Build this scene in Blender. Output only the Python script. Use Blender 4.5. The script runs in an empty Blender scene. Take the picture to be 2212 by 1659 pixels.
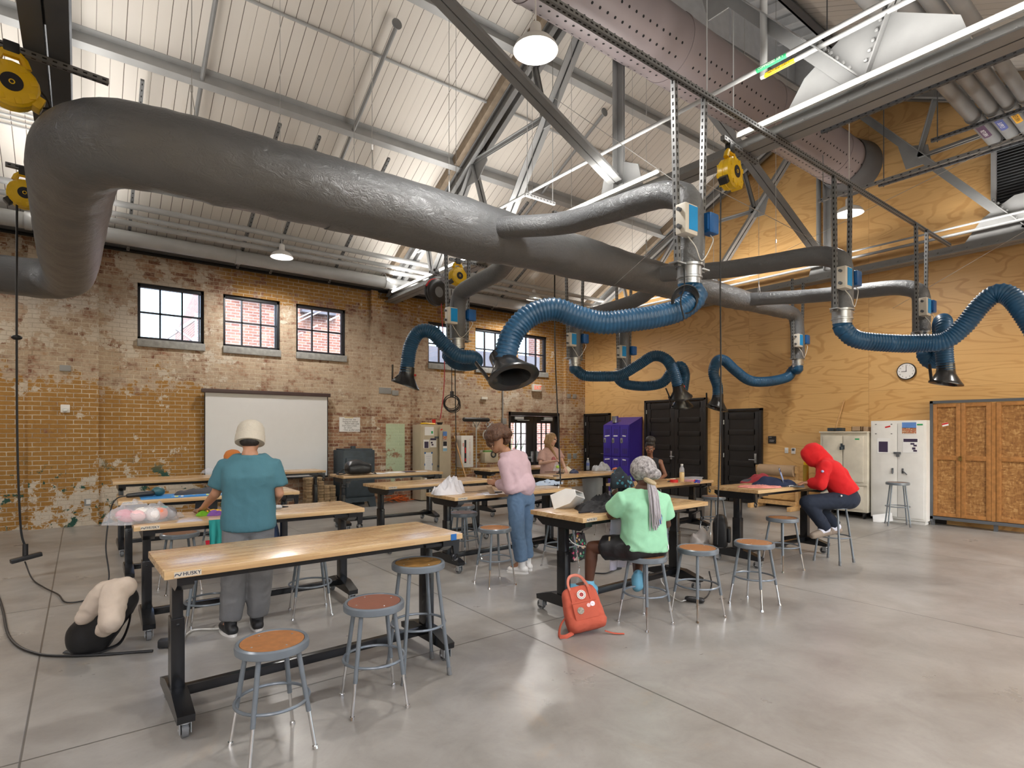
# Workshop hall: brick side wall, plywood gable wall, white boarded roof on steel trusses, height-adjustable benches.
# World frame in metres: floor z = 0, +X runs along the brick wall towards the plywood wall, +Y runs towards the brick wall.
import bpy, bmesh, math, random
from mathutils import Vector as V, Matrix, Euler, noise
from math import pi, sin, cos, radians as R
SC = bpy.context.scene
COL = SC.collection
rnd = random.Random(7)
BRICK_Y, PLY_X, EYE = 12.25, 12.0, 1.6
FWD, SIDE, FOC = V((.6060, .7955, 0)), V((.7955, -.6060, 0)), 1222.0

def spot(px, py, x=None, y=None, z=None, d=None):
    """Survey helper: the point in metres where the photograph's sight line meets a given plane (x, y or z) or distance."""
    u, v = (px - 1106) / FOC, (934 - py) / FOC
    r = FWD + SIDE * u + V((0, 0, v))
    t = x / r.x if x is not None else y / r.y if y is not None else (z - EYE) / v if z is not None else d
    return r * t + V((0, 0, EYE))

# ------------------------------------------------------------------ mesh builder
class MB:
    def __init__(s): s.v, s.f, s.m = [], [], []
    def add(s, vs, fs, mat=0, M=None):
        o = len(s.v)
        s.v += [tuple(M @ V(p)) if M else tuple(p) for p in vs]
        s.f += [tuple(i + o for i in f) for f in fs]; s.m += [mat] * len(fs)
        return s
    def box(s, c, d, rot=None, mat=0, bev=0.0, M=None):
        x, y, z = d[0] / 2, d[1] / 2, d[2] / 2
        T = Matrix.Translation(c)
        if rot is not None: T = T @ (Euler(rot).to_matrix().to_4x4() if not isinstance(rot, Matrix) else rot.to_4x4())
        if M: T = M @ T
        if bev <= 0:
            vs = [(a*x, b*y, c_*z) for a in (-1, 1) for b in (-1, 1) for c_ in (-1, 1)]
            return s.add(vs, [(0,1,3,2),(4,6,7,5),(0,4,5,1),(2,3,7,6),(0,2,6,4),(1,5,7,3)], mat, T)
        bm = bmesh.new(); bmesh.ops.create_cube(bm, size=1)
        for v in bm.verts: v.co = V((v.co.x*d[0], v.co.y*d[1], v.co.z*d[2]))
        bmesh.ops.bevel(bm, geom=bm.edges[:], offset=min(bev, min(d)*.45), segments=2, affect='EDGES', profile=.6)
        return s.bm(bm, mat, T)
    def bm(s, bm, mat=0, T=None):
        bm.verts.index_update()
        s.add([v.co.copy() for v in bm.verts], [[v.index for v in f.verts] for f in bm.faces], mat, T); bm.free(); return s
    def ring(s, pts, closed_rings, mat, caps):
        pass
    def loft(s, rings, mat=0, caps=True, closed=False, M=None):
        """rings: lists of n points each, joined in order."""
        n = len(rings[0]); vs = [p for r in rings for p in r]; fs = []
        k = len(rings)
        for i in range(k if closed else k - 1):
            a, b = i * n, ((i + 1) % k) * n
            for j in range(n):
                fs.append((a + j, a + (j+1) % n, b + (j+1) % n, b + j))
        if caps and not closed:
            fs.append(tuple(range(n))[::-1]); fs.append(tuple((k-1)*n + j for j in range(n)))
        return s.add(vs, fs, mat, M)
    def tube(s, pts, r, n=10, mat=0, caps=True, closed=False, flat=1.0, up=None, M=None):
        pts = [V(p) for p in pts]; k = len(pts)
        rf = r if callable(r) else (lambda t: r[min(int(round(t*(len(r)-1))), len(r)-1)]) if isinstance(r, (list, tuple)) else (lambda t: r)
        tg = []
        for i in range(k):
            a = pts[(i-1) % k] if (closed or i > 0) else pts[0]
            b = pts[(i+1) % k] if (closed or i < k-1) else pts[-1]
            t = b - a; tg.append(t.normalized() if t.length > 1e-9 else V((0, 0, 1)))
        nr = V(up) if up is not None else (V((0,0,1)) if abs(tg[0].z) < .9 else V((1,0,0)))
        rings = []
        for i in range(k):
            nr = nr - tg[i] * nr.dot(tg[i])
            if nr.length < 1e-6: nr = tg[i].orthogonal()
            nr.normalize(); bn = tg[i].cross(nr)
            q = rf(i / max(k-1, 1))
            rings.append([pts[i] + nr*(q*flat*cos(2*pi*j/n)) + bn*(q*sin(2*pi*j/n)) for j in range(n)])
        return s.loft(rings, mat, caps, closed, M)
    def cyl(s, a, b, r, r2=None, n=14, mat=0, M=None):
        r2 = r if r2 is None else r2
        return s.tube([a, b], lambda t: r + (r2-r)*t, n, mat, M=M)
    def lathe(s, prof, n=24, mat=0, M=None, closed=False):
        rings = [[V((max(r, 1e-4)*cos(2*pi*j/n), max(r, 1e-4)*sin(2*pi*j/n), z)) for j in range(n)] for r, z in prof]
        return s.loft(rings, mat, not closed, closed, M)
    def ell(s, c, r, n=16, m=10, mat=0, rot=None, M=None):
        r = (r, r, r) if not hasattr(r, '__len__') else r
        T = Matrix.Translation(c) @ ((rot if isinstance(rot, Matrix) else Euler(rot).to_matrix()).to_4x4() if rot is not None else Matrix())
        if M: T = M @ T
        rings = []
        for i in range(m + 1):
            a = -pi/2 + pi * (i + .02*(i == 0) - .02*(i == m)) / m
            rings.append([V((r[0]*cos(a)*cos(2*pi*j/n), r[1]*cos(a)*sin(2*pi*j/n), r[2]*sin(a))) for j in range(n)])
        return s.loft(rings, mat, True, M=T)
    def prism(s, out, d0, d1, axis='y', mat=0, M=None):
        """2-D outline extruded along an axis: y -> (x,z) outline, x -> (y,z) outline, z -> (x,y) outline."""
        f = {'y': lambda p, d: (p[0], d, p[1]), 'x': lambda p, d: (d, p[0], p[1]), 'z': lambda p, d: (p[0], p[1], d)}[axis]
        return s.loft([[V(f(p, d0)) for p in out], [V(f(p, d1)) for p in out]], mat, True, M=M)
    def torus(s, c, Rr, r, n=28, k=8, mat=0, rot=None, M=None, arc=1.0):
        T = Matrix.Translation(c) @ (Euler(rot).to_matrix().to_4x4() if rot is not None else Matrix())
        if M: T = M @ T
        pts = [V((Rr*cos(2*pi*arc*i/n), Rr*sin(2*pi*arc*i/n), 0)) for i in range(n if arc == 1 else n + 1)]
        return s.tube(pts, r, k, mat, closed=(arc == 1), up=(0, 0, 1), M=T)
    def cap(s, p0, p1, r0, r1=None, n=14, mat=0, fl=None):
        """capsule with round ends (tapered); fl = (axis, factor) flattens the section."""
        r1 = r0 if r1 is None else r1; p0, p1 = V(p0), V(p1); ax = p1 - p0
        L = ax.length; t = ax / L if L > 1e-6 else V((0, 0, 1))
        u = t.orthogonal().normalized(); w = t.cross(u); rings = []
        if fl: 
            u = (V(fl[0]) - t*V(fl[0]).dot(t)).normalized(); w = t.cross(u)
        k = fl[1] if fl else 1.0
        for c, r, lo, hi in ((p0, r0, -pi/2, 0), (p1, r1, 0, pi/2)):
            for i in range(5):
                a = lo + (hi-lo)*i/4
                rr = max(r*cos(a), r*.03)
                rings.append([c + t*(r*sin(a)) + u*(rr*k*cos(2*pi*j/n)) + w*(rr*sin(2*pi*j/n)) for j in range(n)])
        return s.loft(rings, mat)
    def text(s, string, size, M, mat=0, align='CENTER', depth=0.0, squash=1.0):
        vs, fs = text_mesh(string, align)
        return s.add([(p[0]*size*squash, p[1]*size, depth) for p in vs], fs, mat, M)
    def mesh(s, name, mats, sharp=35, recalc=True):
        me = bpy.data.meshes.new(name); me.from_pydata(s.v, [], s.f)
        for m in (mats if isinstance(mats, (list, tuple)) else [mats]): me.materials.append(m)
        me.polygons.foreach_set('material_index', s.m)
        me.polygons.foreach_set('use_smooth', [True] * len(s.f))
        if recalc:
            bm = bmesh.new(); bm.from_mesh(me); bmesh.ops.recalc_face_normals(bm, faces=bm.faces); bm.to_mesh(me); bm.free()
        me.set_sharp_from_angle(angle=R(sharp)); me.update()
        return me

_txt = {}
def text_mesh(string, align='CENTER'):
    k = (string, align)
    if k not in _txt:
        cu = bpy.data.curves.new('lettering', 'FONT'); cu.body = string; cu.align_x = align; cu.align_y = 'CENTER'; cu.resolution_u = 2
        o = bpy.data.objects.new('lettering_source', cu); COL.objects.link(o)
        dg = bpy.context.evaluated_depsgraph_get(); dg.update()
        me = o.evaluated_get(dg).to_mesh()
        _txt[k] = ([tuple(v.co) for v in me.vertices], [tuple(p.vertices) for p in me.polygons])
        o.evaluated_get(dg).to_mesh_clear(); bpy.data.objects.remove(o); bpy.data.curves.remove(cu)
    return _txt[k]

def wm(o):
    m = o.matrix_basis.copy()
    while o.parent: o = o.parent; m = o.matrix_basis @ m
    return m
def tag(o, label=None, cat=None, group=None, kind=None):
    for k, v in (('label', label), ('category', cat), ('group', group), ('kind', kind)):
        if v: o[k] = v
    return o
def thing(name, label, cat, loc=(0, 0, 0), rz=0, group=None, kind=None):
    o = bpy.data.objects.new(name, None); COL.objects.link(o); o.empty_display_size = .2
    o.location = loc; o.rotation_euler = (0, 0, rz)
    return tag(o, label, cat, group, kind)
def part(name, mb, mats, parent, local=False, label=None, sharp=35, kind=None):
    """mesh child; geometry given in world metres unless local=True."""
    if not local:
        inv = wm(parent).inverted(); mb.v = [tuple(inv @ V(p)) for p in mb.v]
    o = bpy.data.objects.new(name, mb.mesh(name, mats, sharp)); COL.objects.link(o); o.parent = parent
    return tag(o, label, kind=kind)
def solo(name, mb, mats, label=None, cat=None, group=None, kind=None, sharp=35, origin=None):
    """thing that is one mesh, origin at its base."""
    xs, ys, zs = zip(*mb.v)
    c = V(origin) if origin is not None else V(((min(xs)+max(xs))/2, (min(ys)+max(ys))/2, min(zs)))
    mb.v = [tuple(V(p) - c) for p in mb.v]
    o = bpy.data.objects.new(name, mb.mesh(name, mats, sharp)); COL.objects.link(o); o.location = c
    return tag(o, label, cat, group, kind)
def struct(name, mb, mats, parent=None, sharp=35, label=None):
    o = bpy.data.objects.new(name, mb.mesh(name, mats, sharp)); COL.objects.link(o); o.parent = parent
    return tag(o, label, kind='structure' if parent is None else None)
def dup(root, loc=None, rz=None, label=None, group=None):
    r = root.copy(); COL.objects.link(r)
    if loc is not None: r.location = loc
    if rz is not None: r.rotation_euler = (0, 0, rz)
    tag(r, label, None, group)
    for ch in list(root.children):
        c = ch.copy(); COL.objects.link(c); c.parent = r
        for g in list(ch.children):
            d = g.copy(); COL.objects.link(d); d.parent = c
    return r
def smoothpath(pts, per=8):
    """Catmull-Rom through the points."""
    P = [V(p) for p in pts]; P = [P[0]*2 - P[1]] + P + [P[-1]*2 - P[-2]]; out = []
    for i in range(1, len(P) - 2):
        a, b, c, d = P[i-1], P[i], P[i+1], P[i+2]
        for k in range(per):
            t = k / per
            out.append(.5*((2*b) + (c-a)*t + (2*a-5*b+4*c-d)*t*t + (3*b-a-3*c+d)*t**3))
    return out + [P[-2]]
def resample(pts, step):
    L = [0]
    for i in range(1, len(pts)): L.append(L[-1] + (pts[i]-pts[i-1]).length)
    n = max(2, int(L[-1]/step)); out = []; j = 0
    for k in range(n + 1):
        s = L[-1]*k/n
        while j < len(L)-2 and L[j+1] < s: j += 1
        f = (s-L[j])/max(L[j+1]-L[j], 1e-9); out.append(pts[j].lerp(pts[j+1], min(f, 1)))
    return out
def face_M(o, nx, up=(0, 0, 1)):
    """frame whose local XY plane faces direction nx, at o (for flat lettering and plates)."""
    n = V(nx).normalized(); u = V(up); x = u.cross(n).normalized(); y = n.cross(x)
    return Matrix.Translation(o) @ Matrix((x, y, n)).transposed().to_4x4()
def remesh(mb, voxel, smooth=4, crease=0.0, cscale=9.0, seed=0):
    """fuse overlapping closed shells into one continuous surface, then optional cloth creases; returns an MB."""
    me = bpy.data.meshes.new('fuse'); me.from_pydata(mb.v, [], mb.f); 
    bm = bmesh.new(); bm.from_mesh(me); bmesh.ops.recalc_face_normals(bm, faces=bm.faces); bm.to_mesh(me); bm.free()
    o = bpy.data.objects.new('fuse', me); COL.objects.link(o)
    m = o.modifiers.new('r', 'REMESH'); m.mode = 'VOXEL'; m.voxel_size = voxel
    if smooth:
        k = o.modifiers.new('s', 'SMOOTH'); k.factor = .5; k.iterations = smooth
    dg = bpy.context.evaluated_depsgraph_get(); dg.update()
    e = o.evaluated_get(dg); em = e.to_mesh(); out = MB()
    vs = [v.co.copy() for v in em.vertices]
    if crease:
        ns = [v.normal.copy() for v in em.vertices]; off = V((seed*3.1, seed*1.7, seed))
        for i, p in enumerate(vs):
            q = p*cscale + off
            a = noise.noise(q + V((0, 0, noise.noise(q*.6)*1.5))); b = noise.noise(q*2.3)
            vs[i] = p + ns[i]*(crease*((1 - 2*abs(a))*.7 + b*.35))
    out.add(vs, [tuple(f.vertices) for f in em.polygons])
    e.to_mesh_clear(); bpy.data.objects.remove(o); bpy.data.meshes.remove(me)
    return out
def join(a, b, mat=0):
    a.add(b.v, b.f, mat); return a

# ------------------------------------------------------------------ materials
class G:
    def __init__(s, name):
        s.mat = bpy.data.materials.new(name); s.mat.use_nodes = True; s.t = s.mat.node_tree; s.t.nodes.clear()
        s.out = s.t.nodes.new('ShaderNodeOutputMaterial'); s.b = s.t.nodes.new('ShaderNodeBsdfPrincipled')
        s.t.links.new(s.b.outputs[0], s.out.inputs[0])
    def set(s, sock, v):
        if hasattr(v, 'is_linked') or isinstance(v, bpy.types.NodeSocket): s.t.links.new(v, sock)
        elif isinstance(v, (tuple, list)) and len(v) == 3 and sock.type == 'RGBA': sock.default_value = (*v, 1)
        else: sock.default_value = v
    def n(s, typ, ins=(), **props):
        x = s.t.nodes.new('ShaderNode' + typ)
        for k, v in props.items(): setattr(x, k, v)
        for k, v in dict(ins).items(): s.set(x.inputs[k], v)
        return x
    def m(s, op, a, b=0.0, c=None):
        x = s.n('Math', {0: a, 1: b}, operation=op)
        if c is not None: s.set(x.inputs[2], c)
        return x.outputs[0]
    def mix(s, f, a, b, bt='MIX'):
        x = s.n('Mix', data_type='RGBA', blend_type=bt, clamp_factor=True)
        s.set(x.inputs[0], f); s.set(x.inputs[6], a); s.set(x.inputs[7], b); return x.outputs[2]
    def obj(s): return s.n('TexCoord').outputs['Object']
    def pos(s): return s.n('NewGeometry').outputs['Position']
    def sep(s, v): return s.n('SeparateXYZ', {0: v}).outputs
    def comb(s, x, y, z=0.0): return s.n('CombineXYZ', {0: x, 1: y, 2: z}).outputs[0]
    def noise(s, v, sc, det=3.0, ro=.5, dist=0.0, out=0):
        return s.n('TexNoise', {'Vector': v, 'Scale': sc, 'Detail': det, 'Roughness': ro, 'Distortion': dist}).outputs[out]
    def scale(s, v, k): return s.n('VectorMath', {0: v, 1: k}, operation='MULTIPLY').outputs[0]
    def vadd(s, a, b): return s.n('VectorMath', {0: a, 1: b}, operation='ADD').outputs[0]
    def ramp(s, f, stops, interp='LINEAR'):
        x = s.n('ValToRGB', {0: f}); cr = x.color_ramp; cr.interpolation = interp
        while len(cr.elements) < len(stops): cr.elements.new(.5)
        for e, (p, c) in zip(cr.elements, stops):
            e.position = p; e.color = (*c, 1) if hasattr(c, '__len__') else (c, c, c, 1)
        return x.outputs[0]
    def step(s, f, lo, hi):
        return s.n('MapRange', {0: f, 1: lo, 2: hi, 3: 0.0, 4: 1.0}, interpolation_type='SMOOTHSTEP').outputs[0]
    def bump(s, h, st=.3, dist=.01):
        return s.n('Bump', {'Height': h, 'Strength': st, 'Distance': dist}).outputs[0]
    def fin(s, col=None, rough=.5, metal=0.0, nrm=None, **kw):
        if col is not None: s.set(s.b.inputs['Base Color'], col)
        s.set(s.b.inputs['Roughness'], rough); s.set(s.b.inputs['Metallic'], metal)
        if nrm is not None: s.set(s.b.inputs['Normal'], nrm)
        for k, v in kw.items(): s.set(s.b.inputs[k.replace('_', ' ')], v)
        return s.mat
_pm = {}
def pm(name, col, rough=.5, metal=0.0, var=.10, sc=6.0, bump=0.0, bsc=60.0, **kw):
    """plain surface with slight procedural mottling and optional fine relief."""
    if name in _pm: return _pm[name]
    g = G(name); p = g.obj(); f = g.noise(p, sc, 4.0)
    lo = tuple(c*(1-var) for c in col); hi = tuple(min(c*(1+var), 1) for c in col)
    c = g.ramp(f, [(.3, lo), (.7, hi)])
    nr = g.bump(g.noise(p, bsc, 4.0), bump, .004) if bump else None
    r = g.m('ADD', g.m('MULTIPLY', g.m('SUBTRACT', f, .5), .12), rough)
    _pm[name] = g.fin(c, r, metal, nr, **kw); return _pm[name]
# ------------------------------------------------------------------ surfaces
def mat_brick(name, interior=True):
    g = G(name); P = g.pos() if interior else g.obj(); x, y, z = g.sep(P)[:3]
    jit = g.noise(P, 7.0, 4.0, out=1)
    vec = g.comb(g.m('ADD', x, y), z, 0.0)
    vec = g.vadd(vec, g.scale(g.vadd(jit, (-.5, -.5, -.5)), (.014, .014, 0)))
    bt = g.n('TexBrick', {'Vector': vec, 'Color1': (0, 0, 0), 'Color2': (1, 1, 1), 'Mortar': (.5, .5, .5), 'Scale': 1.0, 'Mortar Size': .0075,
                          'Mortar Smooth': .35, 'Bias': 0.0, 'Brick Width': .215, 'Row Height': .0755})
    bt.offset = .5; bt.squash = 1.0
    tint, mo = bt.outputs[0], bt.outputs[1]
    n1 = g.noise(P, 1.1, 8.0, .62); n2 = g.noise(g.vadd(P, (9, 4, 2)), 3.2, 9.0, .68); n3 = g.noise(g.vadd(P, (3, 1, 7)), 24.0, 6.0, .7)
    n4 = g.noise(g.vadd(P, (1, 7, 5)), 9.0, 8.0, .72)
    base = g.ramp(g.m('ADD', g.m('MULTIPLY', tint, .75), g.m('MULTIPLY', n3, .3)),
                  [(.08, (.145, .055, .034)), (.32, (.225, .092, .050)), (.55, (.285, .135, .078)), (.78, (.36, .20, .115)), (1, (.46, .31, .19))])
    if not interior:
        c = g.mix(mo, g.mix(.45, base, (.34, .17, .15)), (.55, .48, .46))
        return g.fin(c, .85)
    c = g.mix(g.m('MULTIPLY', g.step(n3, .45, .62), .35), base, (.46, .34, .22))
    # tan lime wash left on the bricks, heaviest in the band under and between the windows
    band = g.m('MULTIPLY', g.step(z, 1.5, 2.5), g.m('SUBTRACT', 1.0, g.m('MULTIPLY', g.step(z, 3.9, 4.6), .6)))
    lime = g.step(g.m('ADD', g.m('ADD', g.m('MULTIPLY', n2, .45), g.m('MULTIPLY', n4, .55)), g.m('ADD', g.m('MULTIPLY', band, .13), g.m('MULTIPLY', tint, .07))), .53, .68)
    c = g.mix(g.m('MULTIPLY', lime, .78), c, g.mix(n3, (.34, .25, .16), (.66, .56, .43)))
    # ochre paint on the lower wall (left part) and along the top (right part)
    left = g.m('SUBTRACT', 1.0, g.step(x, 1.2, 3.2)); right = g.step(x, 6.0, 7.4)
    zz = g.m('ADD', g.m('ADD', z, g.m('MULTIPLY', g.m('SUBTRACT', n1, .5), 2.0)), g.m('MULTIPLY', g.m('SUBTRACT', n4, .5), 1.2))
    om = g.m('MULTIPLY', left, g.m('SUBTRACT', 1.0, g.step(zz, 2.15, 2.95)))
    om = g.m('MAXIMUM', om, g.m('MULTIPLY', right, g.m('MULTIPLY', g.step(zz, 2.2, 3.2), .75)))
    om = g.m('MAXIMUM', om, g.m('MULTIPLY', g.m('SUBTRACT', 1.0, left), g.m('MULTIPLY', g.step(zz, 4.15, 4.55), .8)))
    om = g.m('MAXIMUM', om, g.m('MULTIPLY', right, g.m('MULTIPLY', g.m('SUBTRACT', 1.0, g.step(zz, 1.2, 2.3)), .6)))
    ox = g.m('MULTIPLY', g.step(g.m('ADD', g.m('ADD', n2, g.m('MULTIPLY', om, .40)), g.m('MULTIPLY', tint, .10)), .72, .80), g.step(om, .2, .5))
    c = g.mix(g.m('MULTIPLY', ox, .93), c, g.mix(n3, (.27, .125, .017), (.42, .215, .042)))
    mort = g.mix(g.step(n2, .3, .7), (.30, .225, .15), (.66, .575, .44))
    c = g.mix(g.m('MULTIPLY', mo, .9), c, mort)
    # flaked white paint near the floor and at the upper left
    low = g.m('MAXIMUM', g.m('SUBTRACT', 1.0, g.step(z, .35, 1.1)), g.m('MULTIPLY', g.m('MULTIPLY', left, g.step(z, 2.6, 3.1)), .75))
    low = g.m('MULTIPLY', low, g.m('SUBTRACT', 1.0, g.m('MULTIPLY', g.step(x, 1.5, 3.0), .7)))
    wp = g.step(g.m('ADD', g.m('ADD', g.m('MULTIPLY', g.noise(g.vadd(P, (31, 5, 8)), 2.3, 9.0, .66), .72), g.m('MULTIPLY', n4, .28)), g.m('MULTIPLY', low, .105)), .585, .605)
    c = g.mix(g.m('MULTIPLY', wp, .88), c, g.mix(g.m('MULTIPLY', mo, .5), g.mix(n3, (.48, .41, .32), (.72, .66, .56)), (.38, .31, .23)))
    gp = g.m('MULTIPLY', g.step(g.noise(g.vadd(P, (4, 55, 3)), 4.5, 9.0, .7), .575, .60), g.m('SUBTRACT', 1.0, g.step(z, .8, 1.25)))
    gp = g.m('MULTIPLY', gp, g.m('SUBTRACT', 1.0, g.step(x, 2.5, 3.5)))
    c = g.mix(gp, c, (.018, .075, .052))
    # pale green panel once painted on the second pier
    pg = g.m('MULTIPLY', g.m('MULTIPLY', g.step(x, 5.58, 5.60), g.m('SUBTRACT', 1.0, g.step(x, 6.06, 6.08))),
             g.m('MULTIPLY', g.step(zz, .7, .95), g.m('SUBTRACT', 1.0, g.step(z, 1.79, 1.81))))
    c = g.mix(g.m('MULTIPLY', pg, g.m('MULTIPLY', g.step(n2, .34, .44), .9)), c, (.47, .58, .40))
    h = g.m('SUBTRACT', g.m('MULTIPLY', n3, .5), g.m('MULTIPLY', mo, .8))
    return g.fin(c, .82, 0, g.bump(h, .55, .012))

def mat_plywood(name, axis='y'):
    g = G(name); P = g.pos(); x, y, z = g.sep(P)[:3]
    h = y if axis == 'y' else x
    py, pz = g.m('FLOOR', g.m('DIVIDE', g.m('ADD', h, .4), 2.44)), g.m('FLOOR', g.m('DIVIDE', g.m('ADD', z, .05), 1.22))
    wn = g.n('TexWhiteNoise', {'Vector': g.comb(py, pz, 3.0)}, noise_dimensions='3D').outputs['Color']
    off = g.scale(wn, (17, 13, 11))
    v = g.vadd(g.comb(g.m('MULTIPLY', h, .42), g.m('MULTIPLY', z, 1.55), 0.0), off)
    f = g.noise(v, 1.15, 2.5, .5, .9)
    w = g.m('SINE', g.m('MULTIPLY', f, 74.0))
    w2 = g.noise(g.vadd(g.comb(g.m('MULTIPLY', h, 1.2), g.m('MULTIPLY', z, 38.0), 0.0), off), 1.0, 5.0, .6)
    grain = g.m('MULTIPLY', g.step(w, .35, 1.0), g.m('ADD', .18, g.m('MULTIPLY', g.noise(v, .8, 2.0), 1.0)))
    c = g.mix(g.noise(v, .5, 3.0), (.62, .355, .125), (.76, .49, .21))
    c = g.mix(g.m('MULTIPLY', grain, .60), c, (.42, .185, .042))
    c = g.mix(g.m('MULTIPLY', g.step(w2, .45, .75), .18), c, (.46, .23, .07))
    c = g.mix(.14, c, g.mix(g.sep(wn)[0], (.50, .27, .10), (.78, .52, .25)))
    dy = g.m('ABSOLUTE', g.m('SUBTRACT', g.m('FRACT', g.m('DIVIDE', g.m('ADD', h, .4), 2.44)), .5))
    dz = g.m('ABSOLUTE', g.m('SUBTRACT', g.m('FRACT', g.m('DIVIDE', g.m('ADD', z, .05), 1.22)), .5))
    seam = g.m('MAXIMUM', g.step(dy, .4984, .4993), g.step(dz, .4968, .4987))
    c = g.mix(g.m('MULTIPLY', seam, .5), c, (.24, .11, .03))
    return g.fin(c, .42, 0, g.bump(w2, .08, .003))

def mat_boards(name, vertical=False):
    g = G(name); P = g.pos(); x, y, z = g.sep(P)[:3]
    s = g.m('DIVIDE', x, .155); i = g.m('FLOOR', s); d = g.m('ABSOLUTE', g.m('SUBTRACT', g.m('FRACT', s), .5))
    rn = g.n('TexWhiteNoise', {'W': i}, noise_dimensions='1D').outputs['Value']
    n = g.noise(g.comb(g.m('MULTIPLY', x, 3.0), g.m('MULTIPLY', y, .5), 0.0), 2.0, 6.0, .6)
    broken = g.m('MULTIPLY', g.step(g.m('ADD', rn, g.m('MULTIPLY', n, .3)), .30, .55), .95)
    c = g.mix(g.noise(P, .9, 4.0), (.71, .665, .60), (.80, .765, .705))
    c = g.mix(g.m('MULTIPLY', rn, .35), c, (.70, .67, .63))
    c = g.mix(g.m('MULTIPLY', g.step(n, .60, .72), .22), c, (.60, .52, .42))
    c = g.mix(g.m('MULTIPLY', g.step(d, .468, .480), broken), c, (.10, .075, .055))
    return g.fin(c, .6, 0, g.bump(g.m('MULTIPLY', g.step(d, .455, .485), -1.0), .5, .01))

def mat_concrete(name):
    g = G(name); P = g.pos(); x, y, z = g.sep(P)[:3]
    n1 = g.noise(P, .55, 7.0, .6); n2 = g.noise(g.vadd(P, (5, 3, 1)), 2.6, 9.0, .66, .6); n3 = g.noise(P, 26.0, 6.0, .7)
    c = g.ramp(g.m('ADD', g.m('MULTIPLY', n1, .6), g.m('MULTIPLY', n2, .4)), [(.30, (.185, .170, .150)), (.44, (.275, .258, .236)), (.56, (.345, .330, .306)), (.72, (.43, .418, .398))])
    c = g.mix(g.m('MULTIPLY', g.step(g.noise(g.vadd(P, (8, 8, 2)), 1.3, 8.0, .7, 1.2), .56, .75), .35), c, (.37, .27, .17))
    c = g.mix(g.m('MULTIPLY', g.step(n3, .5, .75), .16), c, (.16, .145, .13))
    sm = g.noise(g.scale(P, (1.0, 3.5, 1)), 3.4, 7.0, .72, 1.6)
    c = g.mix(g.m('MULTIPLY', g.step(sm, .665, .74), .45), c, (.60, .60, .60))
    def line(co, o, p):
        return g.m('ABSOLUTE', g.m('MULTIPLY', g.m('SUBTRACT', g.m('FRACT', g.m('ADD', g.m('DIVIDE', g.m('SUBTRACT', co, o), p), .5)), .5), p))
    jd = g.m('MINIMUM', line(x, -.235, 3.037), line(y, 3.632, 3.05))
    jn = g.m('SUBTRACT', 1.0, g.step(jd, .0030, .0085))
    c = g.mix(g.m('MULTIPLY', jn, .8), c, (.075, .068, .060))
    ro = g.m('ADD', .19, g.m('MULTIPLY', g.noise(g.vadd(P, (2, 6, 4)), 1.8, 7.0, .65), .26))
    h = g.m('SUBTRACT', g.m('MULTIPLY', n3, .06), jn)
    return g.fin(c, ro, 0, g.bump(h, .28, .006), Specular_IOR_Level=.5)

def mat_butcher(name):
    g = G(name); P = g.obj(); x, y, z = g.sep(P)[:3]
    vec = g.comb(g.m('ADD', x, 5.0), g.m('ADD', g.m('ADD', y, z), 5.0), 0.0)
    bt = g.n('TexBrick', {'Vector': vec, 'Color1': (0, 0, 0), 'Color2': (1, 1, 1), 'Mortar': (.4, .4, .4), 'Scale': 1.0, 'Mortar Size': .0004,
                          'Brick Width': .46, 'Row Height': .044}); bt.offset = .37
    rn = g.n('Separat' + 'eColor', {0: bt.outputs[0]}).outputs[0]
    gr = g.noise(g.scale(P, (1.2, 26, 26)), 2.4, 6.0, .6, .3)
    c = g.ramp(g.m('ADD', g.m('MULTIPLY', rn, .6), g.m('MULTIPLY', gr, .30)), [(.10, (.43, .255, .115)), (.45, (.53, .335, .160)), (.85, (.62, .43, .22))])
    c = g.mix(g.m('MULTIPLY', bt.outputs[1], .18), c, (.32, .18, .07))
    return g.fin(c, g.m('ADD', .20, g.m('MULTIPLY', gr, .16)), 0, g.bump(gr, .06, .002), Coat_Weight=.25, Coat_Roughness=.18)

def mat_osb(name):
    g = G(name); P = g.obj()
    w = g.noise(P, 9.0, 2.0, out=1)
    v = g.vadd(g.scale(P, (1, 1, 1)), g.scale(w, (.05, .05, .05)))
    a = g.n('TexVoronoi', {'Vector': g.scale(v, (1, 17, 52)), 'Scale': 1.0}).outputs['Color']
    b = g.n('TexVoronoi', {'Vector': g.scale(v, (1, 48, 19)), 'Scale': 1.0}).outputs['Color']
    f = g.mix(.5, a, b); s = g.sep(f)[0]
    c = g.ramp(s, [(.15, (.22, .095, .024)), (.45, (.30, .135, .036)), (.7, (.36, .175, .052)), (.95, (.48, .27, .095))])
    return g.fin(c, .6, 0, g.bump(s, .2, .004))

def mat_wrap(name, col):
    """painted foil wrap on ducts: soft wrinkles."""
    g = G(name); P = g.pos()
    n = g.noise(P, 3.0, 5.0, .6, .8); k = g.noise(g.scale(P, (1.0, 1.6, 1.6)), 9.0, 6.0, .62, 1.2)
    rid = g.m('SUBTRACT', 1.0, g.m('MULTIPLY', g.m('ABSOLUTE', g.m('SUBTRACT', k, .5)), 5.0))
    c = g.mix(n, tuple(q*.88 for q in col), tuple(q*1.10 for q in col))
    return g.fin(c, g.m('ADD', .30, g.m('MULTIPLY', n, .16)), .2, g.bump(g.m('ADD', g.m('MULTIPLY', rid, .35), g.m('MULTIPLY', n, .9)), .42, .030))

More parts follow.
